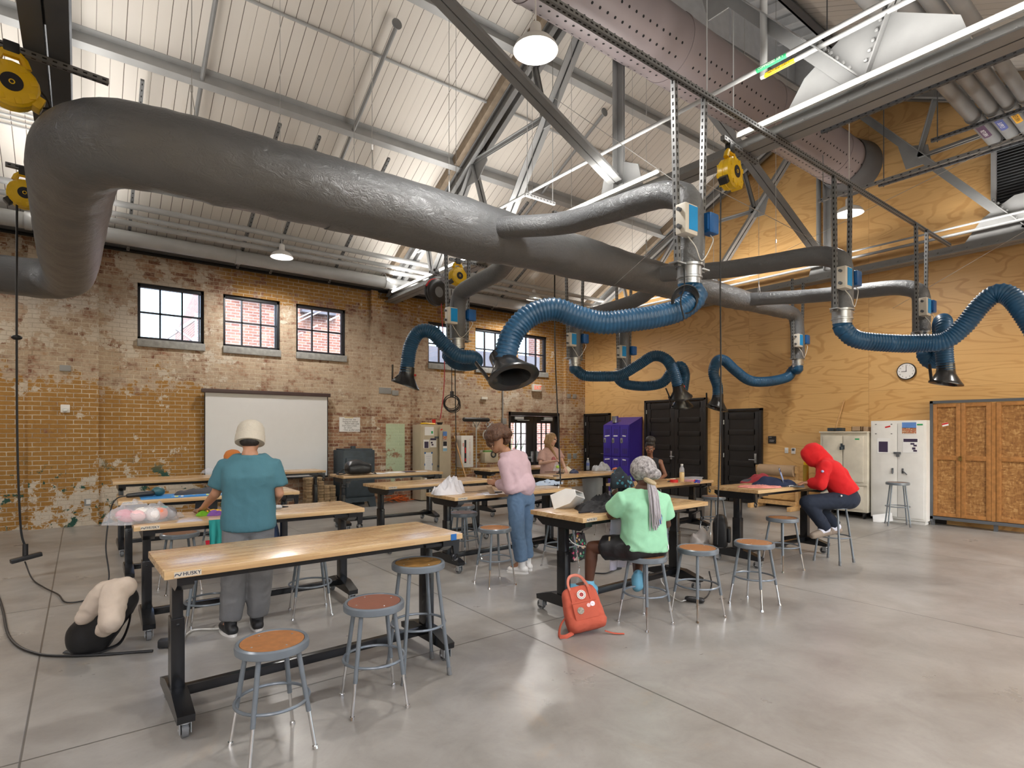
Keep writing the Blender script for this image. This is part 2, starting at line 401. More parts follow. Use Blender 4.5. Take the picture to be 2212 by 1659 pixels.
def emit(name, col, st):
    g = G(name); e = g.n('Emission', {0: col, 1: st}); g.t.links.new(e.outputs[0], g.out.inputs[0]); return g.mat
def mat_glass(name, tint=(.93, .96, 1.0), fac=.07):
    g = G(name); t = g.n('BsdfTransparent', {0: tint}); s = g.n('BsdfGlossy', {0: (1, 1, 1), 'Roughness': .02})
    f = g.m('MULTIPLY', g.n('LayerWeight', {0: .25}).outputs[0], 1.0); f = g.m('ADD', g.m('MULTIPLY', f, .35), fac)
    m = g.n('MixShader', {0: f, 1: t.outputs[0], 2: s.outputs[0]}); g.t.links.new(m.outputs[0], g.out.inputs[0]); return g.mat
def mat_film(name, col, alpha, rough=.25):
    g = G(name); P = g.obj(); n = g.noise(P, 14.0, 5.0, .6, .5)
    t = g.n('BsdfTransparent', {0: (1, 1, 1)}); g.fin(col, rough, 0, g.bump(n, .5, .02))
    m = g.n('MixShader', {0: alpha, 1: t.outputs[0], 2: g.b.outputs[0]}); g.t.links.new(m.outputs[0], g.out.inputs[0]); return g.mat
def mat_print(name, pal, sc, rough=.85):
    """printed or patterned fabric: coloured cells."""
    g = G(name); P = g.obj(); v = g.n('TexVoronoi', {'Vector': P, 'Scale': sc}); s = g.sep(v.outputs['Color'])[0]
    st = [(i/len(pal), c) for i, c in enumerate(pal)]
    c = g.ramp(s, st, 'CONSTANT'); d = g.step(v.outputs['Distance'], .42, .5)
    return g.fin(g.mix(d, c, pal[0]), rough)
def mat_cloth(name, col, sc=9.0, rough=.9, var=.12):
    if name in _pm: return _pm[name]
    g = G(name); P = g.obj(); n = g.noise(P, sc, 5.0, .6, .6); w = g.noise(P, 420.0, 2.0)
    c = g.mix(n, tuple(q*(1-var) for q in col), tuple(min(1, q*(1+var)) for q in col))
    _pm[name] = g.fin(c, rough, 0, g.bump(g.m('ADD', g.m('MULTIPLY', n, .9), g.m('MULTIPLY', w, .1)), .35, .012), Sheen_Weight=.0); return _pm[name]
def mat_skin(name, col):
    g = G(name); P = g.obj(); n = g.noise(P, 16.0, 4.0)
    c = g.mix(n, tuple(q*.88 for q in col), tuple(min(1, q*1.08) for q in col))
    return g.fin(c, .5, 0, None, Subsurface_Weight=.06, Subsurface_Radius=(.012, .005, .003))
def mat_hair(name, c1, c2, stretch=(60, 60, 4)):
    g = G(name); P = g.obj(); n = g.noise(g.scale(P, stretch), 1.0, 5.0, .7, .5)
    return g.fin(g.ramp(n, [(.35, c1), (.65, c2)]), .55, 0, g.bump(n, .7, .01))

M = dict(
    brick=mat_brick('weathered_painted_brick'), brick_out=mat_brick('sunlit_outdoor_brick', False), ply=mat_plywood('plywood_panels'),
    boards=mat_boards('white_roof_boards'), floor=mat_concrete('polished_concrete'), butcher=mat_butcher('butcher_block'), osb=mat_osb('strand_board'),
    duct=mat_wrap('grey_painted_duct_wrap', (.150, .158, .168)), steel=pm('grey_painted_steel', (.27, .275, .275), .42, .1, .08, 4, .05),
    steel_d=pm('dark_grey_steel', (.105, .112, .122), .42, .15, .1, 4, .05), steel_l=pm('pale_grey_steel', (.43, .44, .44), .4, .1, .07, 4),
    nailer=pm('brown_timber_nailer', (.30, .235, .17), .7, 0, .2, 9, .2), black=pm('black_powder_coat', (.008, .0085, .010), .24, .0, .1, 5),
    black_pl=pm('black_plastic', (.018, .018, .019), .38, 0, .1, 9), rubber=pm('grey_rubber', (.16, .165, .17), .6), chrome=pm('chrome', (.72, .72, .72), .16, 1.0, .04),
    zinc=pm('galvanised_metal', (.50, .52, .54), .34, .9, .12, 14), strut=pm('grey_strut_channel', (.20, .207, .212), .40, .2, .06, 8),
    slot=pm('dark_slot', (.012, .012, .013), .9), stool=pm('grey_stool_enamel', (.165, .19, .215), .30, .15, .07, 8), seat=pm('brown_hardboard', (.36, .155, .058), .42, 0, .16, 30, .15, 200),
    seat_r=pm('reddish_hardboard', (.25, .105, .075), .33, 0, .12, 30), white=pm('white_enamel', (.74, .73, .70), .35, 0, .04), wpaint=pm('white_painted_timber', (.72, .73, .74), .6, 0, .06),
    yellow=pm('yellow_reel_plastic', (.86, .55, .012), .32, 0, .05), hose=pm('blue_hose', (.010, .070, .155), .40, 0, .22, 5), hood=pm('black_hood_plastic', (.020, .020, .021), .24),
    blue=pm('blue_enclosure', (.012, .115, .36), .35), cyan=pm('cyan_panel', (.0, .30, .72), .4, 0, .03), ivory=pm('ivory_enclosure', (.68, .65, .58), .45, 0, .03),
    purple=pm('mauve_painted_duct', (.285, .245, .252), .42, .1, .06, 2), ink=pm('black_ink', (.012, .012, .018), .6), paper=pm('white_paper', (.80, .80, .80), .8, 0, .03),
    frame=pm('near_black_frame', (.016, .018, .024), .4), door=pm('dark_bronze_door', (.020, .018, .018), .34, .1, .1), conc=pm('cast_concrete_sill', (.30, .30, .285), .8, 0, .2, 14, .4),
    glass=mat_glass('window_glass'), screen=pm('projection_screen_fabric', (.71, .72, .735), .7, 0, .012), red=pm('red_print', (.62, .02, .02), .5), green=pm('green_print', (.02, .35, .12), .5),
    wood=pm('raw_timber', (.52, .31, .13), .6, 0, .18, 20, .2), stick=pm('tan_broom_handle', (.48, .27, .10), .5, 0, .15), beige=pm('beige_painted_metal', (.47, .40, .29), .45, 0, .06, 5),
    putty=pm('putty_painted_timber', (.60, .555, .46), .55, 0, .10, 5, .1), locker=pm('violet_locker_enamel', (.050, .030, .30), .36, .1, .08, 3), kraft=pm('brown_paper', (.36, .245, .15), .75, 0, .06),
    osbrail=pm('stained_pine_rail', (.36, .16, .045), .5, 0, .22, 18, .2), cast=pm('dark_cast_iron', (.040, .055, .068), .5, .2, .2, 9, .2), tanpile=pm('tan_wood_blocks', (.42, .29, .16), .8, 0, .25, 12, .3),
    cord=pm('black_cable', (.010, .010, .011), .5), wcord=pm('white_cable', (.75, .74, .70), .5), wire=pm('steel_wire', (.55, .55, .54), .35, .7), dpaper=pm('dark_poster', (.045, .03, .07), .6),
    led=emit('linear_light_diffuser', (1.0, .96, .90), 12.0), bulb=emit('lamp_bulb', (1.0, .96, .90), 30.0), exit=emit('exit_letters', (1.0, .07, .02), 1.2), lcd=emit('laptop_screen', (.30, .34, .50), .9),
    inner=pm('white_lamp_enamel', (.86, .85, .82), .35, 0, .02), teal=pm('alley_grey_roof', (.14, .15, .18), .8), pale=pm('pale_stucco', (.55, .54, .55), .9), alley=pm('alley_paving', (.30, .29, .28), .9),
)
# ------------------------------------------------------------------ floor, walls, windows, doors
struct('floor', MB().box((1.6, 5.0, -.1), (21.6, 15.4, .2)), M['floor'])
WX = [(.813, 1.884), (2.216, 3.283), (3.611, 4.684), (6.755, 7.81), (8.14, 9.19), (9.54, 10.6)]
WZ0, WZ1 = 3.30, 4.32
def wall_with_holes(mb, x0, x1, z0, z1, y0, y1, holes):
    xs = sorted({x0, x1, *[h[0] for h in holes], *[h[1] for h in holes]}); zs = sorted({z0, z1, *[h[2] for h in holes], *[h[3] for h in holes]})
    for a, b in zip(xs, xs[1:]):
        for c, d in zip(zs, zs[1:]):
            if any(h[0] <= (a+b)/2 <= h[1] and h[2] <= (c+d)/2 <= h[3] for h in holes): continue
            mb.box(((a+b)/2, (y0+y1)/2, (c+d)/2), (b-a, y1-y0, d-c))
DX0, DX1, DZ = 9.216, 11.05, 2.16
wl = MB()
wall_with_holes(wl, -9.2, 12.1, 0, 4.84, BRICK_Y, BRICK_Y + .34, [(a, b, WZ0, WZ1) for a, b in WX] + [(DX0, DX1, 0, DZ)])
for a, b in ((-.69, .245), (5.24, 6.22), (11.22, 11.999)): wl.box(((a+b)/2, BRICK_Y - .05, 2.33), (b-a, .12, 4.66))
for a, b in ((5.24, 5.40), (6.03, 6.22)): wl.box(((a+b)/2, BRICK_Y - .06, 4.75), (b-a, .10, .17))
struct('wall_left', wl, M['brick'])
wb = MB()
wall_with_holes(wb, -9.2, 12.1, 0, 4.9, -2.69, -2.35, [(a, b, 2.0, WZ1) for a, b in ((-7.9, -6.2), (-5.3, -3.6), (-2.4, -.7), (.9, 2.6), (3.5, 5.2))] + [(6.2, 11.2, 0, 3.3)])
struct('wall_back', wb, M['brick'])
struct('wall_near', MB().prism([(-2.5, 0), (12.5, 0), (12.5, 4.95), (5.1, 8.7), (-2.5, 4.95)], -9.3, -9.2, 'x'), M['brick'])
wr = MB().prism([(-2.35, 0), (12.59, 0), (12.59, 4.9), (5.1, 8.62), (-2.35, 4.9)], PLY_X, PLY_X + .12, 'x')
struct('wall_right', wr, M['ply'])
struct('baseboard_right', MB().box((PLY_X - .012, 7.78, .05), (.024, .38, .10)).box((PLY_X - .012, 4.9, .05), (.024, 3.3, .10)).box((PLY_X - .012, 10.5, .05), (.024, 1.3, .10)), M['door'])

def window(i, a, b):
    w = thing('window_%d' % i, None, None, ((a+b)/2, BRICK_Y + .12, WZ0)); tag(w, kind='structure')
    y = BRICK_Y + .10; f = MB()
    for x in (a + .025, b - .025): f.box((x, y, (WZ0+WZ1)/2), (.05, .09, WZ1-WZ0), bev=.006)
    for z in (WZ0 + .025, WZ1 - .035): f.box(((a+b)/2, y, z), (b-a, .09, .05 if z < 4 else .07), bev=.006)
    f.box(((a+b)/2, y, (WZ0+WZ1)/2 - .01), (b-a-.08, .05, .03))
    for k in (1, 2): f.box((a + (b-a)*k/3, y, (WZ0+WZ1)/2), (.028, .05, WZ1-WZ0-.08))
    f.box((b - .075, y - .01, (WZ0+WZ1)/2), (.02, .06, WZ1-WZ0-.1))
    part('window_frame', f, M['frame'], w)
    part('glass_pane', MB().box(((a+b)/2, y + .012, (WZ0+WZ1)/2), (b-a-.06, .006, WZ1-WZ0-.08)), M['glass'], w)
    part('window_sill', MB().box(((a+b)/2 + .005, BRICK_Y + .045, WZ0 - .07), (b-a+.02, .17, .14), bev=.01), M['conc'], w)
for i, (a, b) in enumerate(WX): window(i + 1, a, b)

def panel_leaf(mb, h0, h1, z1, n, fx, skew=0):
    """one dark door leaf on the plywood wall spanning y h0..h1 with n recessed panels (rails and stiles raised)."""
    x = PLY_X - .030; st = .13
    mb.box((x + .012, (h0+h1)/2, z1/2 + .006), (.02, abs(h1-h0), z1 - .012))
    for y in (h0 + st/2, h1 - st/2): mb.box((x - .004, y, z1/2 + .006), (.022, st, z1 - .012), bev=.003)
    ph = (z1 - .30 - .12 * (n - 1) - .12) / n; z = .24
    mb.box((x - .004, (h0+h1)/2, .13), (.022, h1-h0-.2, .24), bev=.004)
    for k in range(n):
        z += ph; mb.box((x - .004, (h0+h1)/2, z + (.06 if k < n-1 else .075)), (.022, h1-h0-.2, .12 if k < n-1 else .15), bev=.004); z += .12
def lever(mb, y, z, s):
    x = PLY_X - .05
    mb.box((x, y, z), (.014, .05, .21), bev=.004); mb.cyl((x, y, z - .03), (x - .05, y, z - .03), .011); mb.cyl((x - .05, y, z - .03), (x - .05, y + s*.13, z - .03), .010)
def hinges(mb, y, zs):
    for z in zs: mb.cyl((PLY_X - .05, y, z - .05), (PLY_X - .05, y, z + .05), .012)
def panel_door(i, y0, y1, z1, leaves, n, hand, label):
    d = thing('door_%d' % i, label, None, (PLY_X, (y0+y1)/2, 0)); tag(d, kind='structure')
    f = MB(); t = .055
    for y in (y0 + t/2, y1 - t/2): f.box((PLY_X - .03, y, z1/2), (.085, t, z1), bev=.004)
    f.box((PLY_X - .03, (y0+y1)/2, z1 - t/2), (.085, y1-y0, t), bev=.004); part('door_frame', f, M['door'], d)
    a, b = y0 + t + .004, y1 - t - .004; w = (b-a)/leaves
    for k in range(leaves):
        m = MB(); panel_leaf(m, a + k*w + .003, a + (k+1)*w - .003, z1 - t - .006, n, 0); lf = part('door_leaf', m, M['door'], d)
        if hand[k] is not None:
            hy, s = hand[k]; h = MB(); lever(h, hy, 1.02, s); part('door_handle', h, M['zinc'], lf)
    h = MB(); hinges(h, b + .004, (.25, z1*.5, z1 - .3)); 
    if leaves == 2: hinges(h, a - .004, (.25, z1*.5, z1 - .3))
    part('hinge', h, M['zinc'], d)
panel_door(2, 11.10, 12.13, 2.15, 1, 5, [(11.27, 1)], 'dark five-panel door behind the violet lockers')
panel_door(3, 7.98, 9.85, 2.44, 2, 6, [None, (9.0, -1)], 'tall dark double door with stacked panels')
panel_door(4, 6.585, 7.58, 2.14, 1, 5, [(6.74, 1)], 'single dark five-panel door with steel lever')

d1 = thing('door_1', 'black glazed double door in the brick wall', None, ((DX0+DX1)/2, BRICK_Y + .1, 0)); tag(d1, kind='structure')
f = MB(); y = BRICK_Y + .08
for x in (DX0 + .03, DX1 - .03): f.box((x, y, DZ/2), (.06, .2, DZ), bev=.004)
f.box(((DX0+DX1)/2, y, DZ - .05), (DX1-DX0, .2, .10), bev=.004); part('door_frame', f, M['door'], d1)
mid = (DX0+DX1)/2
for k, (a, b) in enumerate(((DX0 + .065, mid - .004), (mid + .004, DX1 - .065))):
    m = MB(); z0, z1 = .02, DZ - .105; ga, gb, g0, g1 = a + .10, b - .20 if k else b - .12, .98, 1.86
    if k == 0: ga, gb = a + .05, b - .24
    else: ga, gb = a + .13, b - .19
    for x0, x1 in ((a, ga), (gb, b)): m.box(((x0+x1)/2, y, (z0+z1)/2), (x1-x0, .045, z1-z0), bev=.003)
    for q0, q1 in ((z0, g0), (g1, z1)): m.box(((ga+gb)/2, y, (q0+q1)/2), (gb-ga+.01, .045, q1-q0))
    for j in (1, 2):
        m.box((ga + (gb-ga)*j/3, y, (g0+g1)/2), (.022, .035, g1-g0)); m.box(((ga+gb)/2, y, g0 + (g1-g0)*j/3), (gb-ga, .035, .022))
    lf = part('door_leaf', m, M['door'], d1)
    part('glass_pane', MB().box(((ga+gb)/2, y, (g0+g1)/2), (gb-ga, .006, g1-g0)), M['glass'], lf)
    p = MB().box(((a+b)/2, y - .07, .90), (b-a-.1, .04, .055), bev=.008).box((b - .09 if k == 0 else a + .09, y - .07, .92), (.07, .07, .30), bev=.01); part('push_bar', p, M['zinc'], lf)
    c = MB().box(((a+b)/2 + (.08 if k else -.12), y - .06, DZ - .17), (.30, .07, .075), bev=.006); c.box(((a+b)/2 + (.0 if k else .0), y - .10, DZ - .225), (.42, .02, .014)); part('door_closer', c, M['steel_l'], lf)

# ------------------------------------------------------------------ what the windows and the glazed door look out on
struct('ground_outside', MB().box((6, 22.1, -.15), (60, 18.6, .1)), M['alley'])
nb = thing('neighbouring_building', 'sunlit red brick gable building across the alley', 'building', (5.0, 17, 0), kind='structure')
part('wall', MB().prism([(2.52, -.1), (7.3, -.1), (7.3, 10), (4.4, 10), (2.52, 4.9)], 16.2, 22, 'y'), M['brick_out'], nb)
part('cornice', MB().box((3.95, 16.1, 5.30), (1.3, .2, .10)).box((3.9, 16.05, 5.46), (1.5, .3, .16)), M['pale'], nb)
part('louvre', MB().box((5.35, 16.1, 5.45), (.95, .22, 1.0)), M['teal'], nb)
pp = MB()
for k in range(2): pp.tube([(4.6, 16.0, 4.55 + .1*k), (7.2, 16.0, 6.1 + .1*k)], .02, 8)
part('pipe_rail', pp, M['pale'], nb)
part('eave_bracing', MB().box((2.15, 16.4, 4.35), (1.9, .5, .07), (0, -.72, 0)).box((2.35, 16.2, 4.05), (1.3, .06, .05), (0, -.72, 0)).box((2.3, 16.15, 4.15), (.05, .05, .9)).box((2.1, 16.15, 4.0), (.9, .05, .04), (0, .6, 0)), M['pale'], nb)
lb = thing('low_annex', 'low pale annex with grey roof across the alley', 'building', (12.5, 18, 0), kind='structure')
part('wall', MB().box((13.3, 19, 1.9), (11.4, 4.5, 3.9)), M['pale'], lb)
part('roof', MB().box((13.3, 18.7, 4.0), (11.8, 5.4, .75)), M['teal'], lb)
part('brick_pier', MB().box((14.2, 16.3, 3.0), (1.7, .4, 6.2)).box((12.2, 16.5, 1.5), (.7, .3, 3.2)), M['brick_out'], lb)
pl = MB()
for k in range(26):
    a = rnd.uniform(0, 6.28); r = rnd.uniform(.05, .4); b = V((11.25 + r*cos(a), 15.0 + r*sin(a)*.5, 0)); h = rnd.uniform(.8, 2.0)
    pl.tube([b, b + V((cos(a)*.12, sin(a)*.1, h*.6)), b + V((cos(a)*.4, sin(a)*.3, h))], lambda t: .05*(1-t)*(t + .25) + .004, 6, k % 3 == 0 and 1 or 0, flat=.25)
solo('alley_plant', pl, [pm('leaf_green', (.12, .25, .06), .6), pm('leaf_red', (.5, .10, .05), .6)], 'leafy plant in the alley behind the glazed door', 'plant')
# ------------------------------------------------------------------ roof
RIDGE_Y, SL = 5.1, .5
def roof_z(y): return 5.06 + SL*((12.25 - y) if y > RIDGE_Y else (y + 2.05))
X0, X1 = -9.3, 12.05
ce = MB()
def slab(y0, y1, z0, z1, xa, xb, t, mat):
    n = V((0, -(z1-z0), (y1-y0))).normalized()*t
    if n.z < 0: n = -n
    a, b, c, d = V((xa, y0, z0)), V((xb, y0, z0)), V((xb, y1, z1)), V((xa, y1, z1))
    ce.add([a, b, c, d, a+n, b+n, c+n, d+n], [(0,1,2,3),(4,5,6,7),(0,1,5,4),(2,3,7,6),(0,3,7,4),(1,2,6,5)], mat)
slab(5.85, 12.6, roof_z(5.85), roof_z(12.6), X0, X1, .14, 0)
slab(4.35, -3.3, roof_z(4.35), roof_z(-3.3), X0, X1, .14, 0)
# raised ridge monitor: boarded sides, sloping white joists, boarded lid
for y, zt in ((4.33, 9.30), (5.87, 9.62)): ce.box((3.5, y, (8.2 + zt)/2), (17, .05, zt - 8.2), mat=1)
slab(4.2, 6.0, 9.28, 9.66, X0, X1, .08, 1)
ce.box((11.96, 5.1, 8.9), (.06, 1.5, 1.5), mat=1)
for k in range(25):
    x = -1.0 + .53*k
    ce.add([V((x+dx, y, z)) for dx in (0, .055) for y, z in ((4.36, 9.12), (5.84, 9.42), (5.84, 9.58), (4.36, 9.30))],
           [(0,1,2,3),(4,7,6,5),(0,4,5,1),(1,5,6,2),(2,6,7,3),(3,7,4,0)], 1)
for k in range(7): ce.box((-1 + 2.1*k, 4.37, 8.75), (.06, .05, 1.0), mat=1).box((-1 + 2.1*k, 5.83, 8.85), (.06, .05, 1.2), mat=1)
struct('ceiling', ce, [M['boards'], M['wpaint']])
struct('trim_1', MB().box((1.4, 12.14, 4.97), (21.2, .06, .20)).box((1.4, 12.07, 4.875), (21.2, .2, .02)).box((1.4, 12.07, 5.06), (21.2, .2, .02)), M['steel_d'])
struct('trim_2', MB().box((1.4, 12.2, 4.85), (21.2, .12, .035)), M['slot'])  # black strip paints in the shade of the gap along the wall top
for i, y in ((3, 4.30), (4, 5.90)):
    m = MB().box((3.5, y, 8.18), (16.9, .03, .26)); m.box((3.5, y + (.05 if y > 5 else -.05), 8.06), (16.9, .12, .02)).box((3.5, y + (.05 if y > 5 else -.05), 8.30), (16.9, .12, .02))
    struct('trim_%d' % i, m, M['steel_d'])

def purlin(y, label):
    z = roof_z(y) - .10; s = -SL if y > RIDGE_Y else SL; a = math.atan(s)
    m = MB(); rot = (a, 0, 0); T = Matrix.Translation((0, y, z)) @ Euler(rot).to_matrix().to_4x4()
    m.box((3.5, 0, 0), (16.8, .016, .20), M=T).box((3.5, .045, -.095), (16.8, .10, .012), M=T).box((3.5, -.045, .09), (16.8, .10, .014), M=T)
    for k in range(17): m.ell((-4 + k*1.0, -.03, .082), (.016, .016, .01), 8, 5, M=T)
    solo('roof_purlin', m, M['steel_l'], label, 'purlin')
purlin(8.98, 'grey steel purlin along the left roof slope, midway down')
purlin(6.95, 'grey steel purlin high on the left roof slope, beside the mauve duct')
purlin(3.2, 'grey steel purlin on the right roof slope nearest the ridge')
purlin(1.2, 'grey steel purlin low on the right roof slope')
conduit = MB(); conduit.tube([(-4, 7.9, roof_z(7.9) - .03), (11.9, 7.9, roof_z(7.9) - .03)], .022, 8)
solo('roof_conduit', conduit, M['steel_l'], 'thin pale conduit running along the white boards between two purlins', 'conduit')

# ------------------------------------------------------------------ trusses
CB, CT = 4.60, 4.86            # bottom chord levels
def angle_pair(mb, a, b, w, t, gap=.016, rivet=0):
    """two back-to-back angles in the truss plane (constant x) from a to b (y,z pairs)."""
    a, b = V((0, a[0], a[1])), V((0, b[0], b[1])); d = (b-a); L = d.length; ang = math.atan2(d.z, d.y)
    T = Matrix.Translation((a+b)/2) @ Matrix.Rotation(ang, 4, 'X')
    for s in (-1, 1):
        mb.box((s*(gap/2 + t/2), 0, 0), (t, L, w), M=T); mb.box((s*(gap/2 + w*.42), 0, -w/2 + t/2), (w*.84, L, t), M=T)
def truss(x, label, dark=False, full=True):
    tr = thing('roof_truss', label, 'truss', (x, RIDGE_Y, CB)); st = M['steel_d'] if dark else M['steel']
    def P(name, fn, mat=st):
        m = MB(); fn(m); m.v = [(p[0] + x, p[1], p[2]) for p in m.v]; return part(name, m, mat, tr)
    def chord(m):
        L = 14.2
        for s in (-1, 1):
            m.box((s*.018, RIDGE_Y, CB + .075), (.018, L, .15)); m.box((s*.078, RIDGE_Y, CB + .008), (.135, L, .016))
        for k in range(70): 
            y = RIDGE_Y - 7 + k*.2
            for s in (-1, 1): m.ell((s*.03, y, CB + .08), (.012, .014, .014), 8, 5)
    P('bottom_chord', chord)
    for s in (-1, 1):
        def mir(y): return RIDGE_Y + s*(y - RIDGE_Y)
        def raf(m):
            a, b = V((0, mir(12.15), roof_z(12.15) - .30)), V((0, mir(5.15), roof_z(5.15) - .30)); d = b - a
            T = Matrix.Translation((a+b)/2) @ Matrix.Rotation(math.atan2(d.z, d.y), 4, 'X')
            for q in (-1, 1):
                m.box((q*.05, 0, 0), (.02, d.length, .20), M=T); m.box((q*.085, 0, -.094), (.08, d.length, .014), M=T); m.box((q*.085, 0, .094), (.08, d.length, .014), M=T)
        P('rafter', raf)
        def nail(m):
            a, b = V((.16, mir(12.2), roof_z(12.2) - .10)), V((.16, mir(5.9), roof_z(5.9) - .10)); d = b - a
            m.box((0, 0, 0), (.14, d.length, .16), M=Matrix.Translation((a+b)/2 - V((.32, 0, 0))) @ Matrix.Rotation(math.atan2(d.z, d.y), 4, 'X'))
        P('nailer', nail, M['nailer'])
        for a, b, w in (((5.16, 8.25), (8.02, CB + .15), .12), ((8.66, 6.52), (6.62, 6.45), .06), ((8.66, 6.48), (8.02, CB + .2), .08), ((6.62, 6.45), (6.90, 7.50), .07),
                        ((8.66, 6.48), (10.2, CB + .15), .09), ((10.42, 5.60), (10.2, CB + .2), .06)):
            P('web_member', lambda m: angle_pair(m, (mir(a[0]), a[1]), (mir(b[0]), b[1]), w, .012))
        def gus(m):
            m.prism([(mir(8.85), 4.66), (mir(7.2), 4.66), (mir(7.5), 5.1), (mir(7.9), 5.35), (mir(8.2), 5.35), (mir(8.75), 5.0)], -.007, .007, 'x')
            for k in range(6):
                for q in (-1, 1): m.ell((q*.03, mir(7.92 - .055*k), 4.98 + .075*k), (.02, .022, .022), 8, 5); m.ell((q*.03, mir(8.06 + .03*k), 4.98 + .075*k), (.02, .02, .02), 8, 5)
        P('gusset', gus)
        P('gusset', lambda m: m.prism([(mir(9.0), 6.46), (mir(8.35), 6.78), (mir(8.2), 6.4), (mir(8.5), 6.15), (mir(8.85), 6.15)], -.007, .007, 'x'))
        P('gusset', lambda m: m.prism([(mir(6.75), 6.62), (mir(6.3), 6.75), (mir(6.42), 6.3), (mir(6.8), 6.3)], -.007, .007, 'x'))
    P('king_post', lambda m: angle_pair(m, (RIDGE_Y, CB + .2), (RIDGE_Y, 8.2), .11, .012))
    P('gusset', lambda m: m.prism([(4.7, 4.66), (5.5, 4.66), (5.4, 5.05), (5.1, 5.2), (4.8, 5.05)], -.009, .009, 'x'))
    return tr
truss(-.215, 'riveted steel roof truss over the near left corner, seen from below', True)
truss(5.70, 'riveted steel roof truss crossing mid hall, carrying the bright linear lights')
truss(11.74, 'riveted steel roof truss standing against the plywood gable wall')
def brace(x0, x1, z0, z1, label):
    m = MB(); a, b = V((x0, RIDGE_Y, z0)), V((x1, RIDGE_Y, z1)); d = b - a
    T = Matrix.Translation((a+b)/2) @ Matrix.Rotation(-math.atan2(d.z, d.x), 4, 'Y')
    for s in (-1, 1): m.box((0, s*.014, 0), (d.length, .014, .13), M=T).box((0, s*.06, -.06), (d.length, .09, .013), M=T)
    solo('sway_brace', m, M['steel'], label, 'brace')
brace(-.1, 5.62, 7.52, 4.95, 'long sloping steel sway brace ending at the mid truss, before the white boards')
brace(5.8, 11.66, 7.52, 4.95, 'long sloping steel sway brace crossing in front of the plywood gable')
brace(5.85, 11.66, 7.60, 8.0, 'near level steel longitudinal member under the ridge beside the mauve duct')

# strut hangers that carry the wall pipes, parallel to the slope
def slots(m, a, b, w, n, face, mat=1, ln=.028):
    a, b = V(a), V(b); t = (b-a).normalized(); f = V(face).normalized(); u = t.cross(f)
    for k in range(n):
        c = a.lerp(b, (k+.5)/n) + f*.0012
        m.add([c + t*(i*ln/2) + u*(j*w/2) for i, j in ((-1,-1),(1,-1),(1,1),(-1,1))], [(0,1,2,3)], mat)
def strut_bar(m, a, b, w=.042, face=(0, -1, 0), n=None, mat=0):
    a, b = V(a), V(b); d = b - a; t = d.normalized(); f = V(face); f = (f - t*f.dot(t)).normalized(); u = t.cross(f); h = w/2
    m.loft([[p + u*(h*i) + f*(h*j) for i, j in ((-1,-1),(1,-1),(1,1),(-1,1))] for p in (a, b)], mat)
    n = n or max(3, int(d.length/.05))
    slots(m, a + f*h, b + f*h, .013, n, f); slots(m, a + u*h, b + u*h, .013, n, u); slots(m, a - u*h, b - u*h, .013, n, -u); slots(m, a - f*h, b - f*h, .013, n, -f)
for k, x in enumerate((.66, 2.44, 3.05, 4.25, 7.35, 8.55)):
    m = MB(); strut_bar(m, (x, 9.1, roof_z(9.1) - .28), (x, 12.1, roof_z(12.1) - .30), .045, (0, -.45, -.9), 36)
    solo('pipe_hanger', m, [M['strut'], M['slot']], ['slotted hanger channel under the roof, closest to the near grey duct elbow', 'slotted hanger channel under the roof, over the second window', 'slotted hanger channel under the roof, just right of the second window',
         'slotted hanger channel under the roof, over the third window', 'slotted hanger channel under the roof, first past the mid truss', 'slotted hanger channel under the roof, second past the mid truss'][k], 'hanger', 'slotted pipe hangers over the brick wall')
def pipe(name, y, z, r, x0, x1, label, mat='steel_l', grp='pipes along the brick wall eave', coup=3.0):
    m = MB().tube([(x0, y, z), (x1, y, z)], r, 16)
    x = x0 + 1.3
    while x < x1: m.tube([(x, y, z), (x + .09, y, z)], r*1.13, 16); x += coup
    return solo(name, m, M[mat], label, 'pipe', grp)
pipe('eave_pipe', 11.6, 4.90, .125, -5, 11.5, 'thick pale pipe along the top of the brick wall')
pipe('service_pipe', 10.95, 5.24, .048, -5, 11.5, 'upper slim blue-grey pipe of the three along the roof slope')
pipe('service_pipe', 11.02, 5.09, .040, -5, 11.5, 'middle slim blue-grey pipe of the three along the roof slope')
pipe('service_pipe', 11.16, 5.02, .046, -5, 11.5, 'lowest slim blue-grey pipe of the three along the roof slope')
for k in range(6):
    y = 10.15 + .075*k; m = MB().tube([(-4.5, y, roof_z(y) - .03), (11.6, y, roof_z(y) - .03)], .012, 6)
    solo('ceiling_conduit', m, M['steel_l'], ['uppermost thin cream conduit of the six on the roof boards', 'second thin cream conduit from the top of the six', 'third thin cream conduit from the top of the six',
         'fourth thin cream conduit from the top of the six', 'fifth thin cream conduit from the top of the six', 'lowest thin cream conduit of the six on the roof boards'][k], 'conduit', 'cream conduits along the roof boards')
m = MB().tube([(-4.5, 11.75, 5.20), (5.3, 11.75, 5.20), (5.42, 11.75, 5.1)], .011, 6)
solo('ceiling_conduit', m, M['steel_l'], 'single thin cream conduit below the slim pipes, above the thick pale pipe', 'conduit')
for x, h, nm in ((1.35, 7.2, 'long slanting grey pipe stub on the white boards, nearest the dark truss'), (3.55, 6.6, 'slanting grey pipe stub with round end disc on the white boards'), (7.6, 6.4, 'slanting grey pipe stub on the boards behind the mid truss')):
    m = MB(); y0 = {1.35: 5.95, 3.55: 7.35, 7.6: 7.2}[x]; pts = [(x, y0, roof_z(y0) - .16), (x, 10.9, roof_z(10.9) - .16)]; m.tube(pts, .03, 10); m.cyl((x, y0, roof_z(y0) - .14), (x, y0 - .015, roof_z(y0) - .14), .075, .075, 16)
    solo('vent_pipe', m, M['steel'], nm, 'pipe')
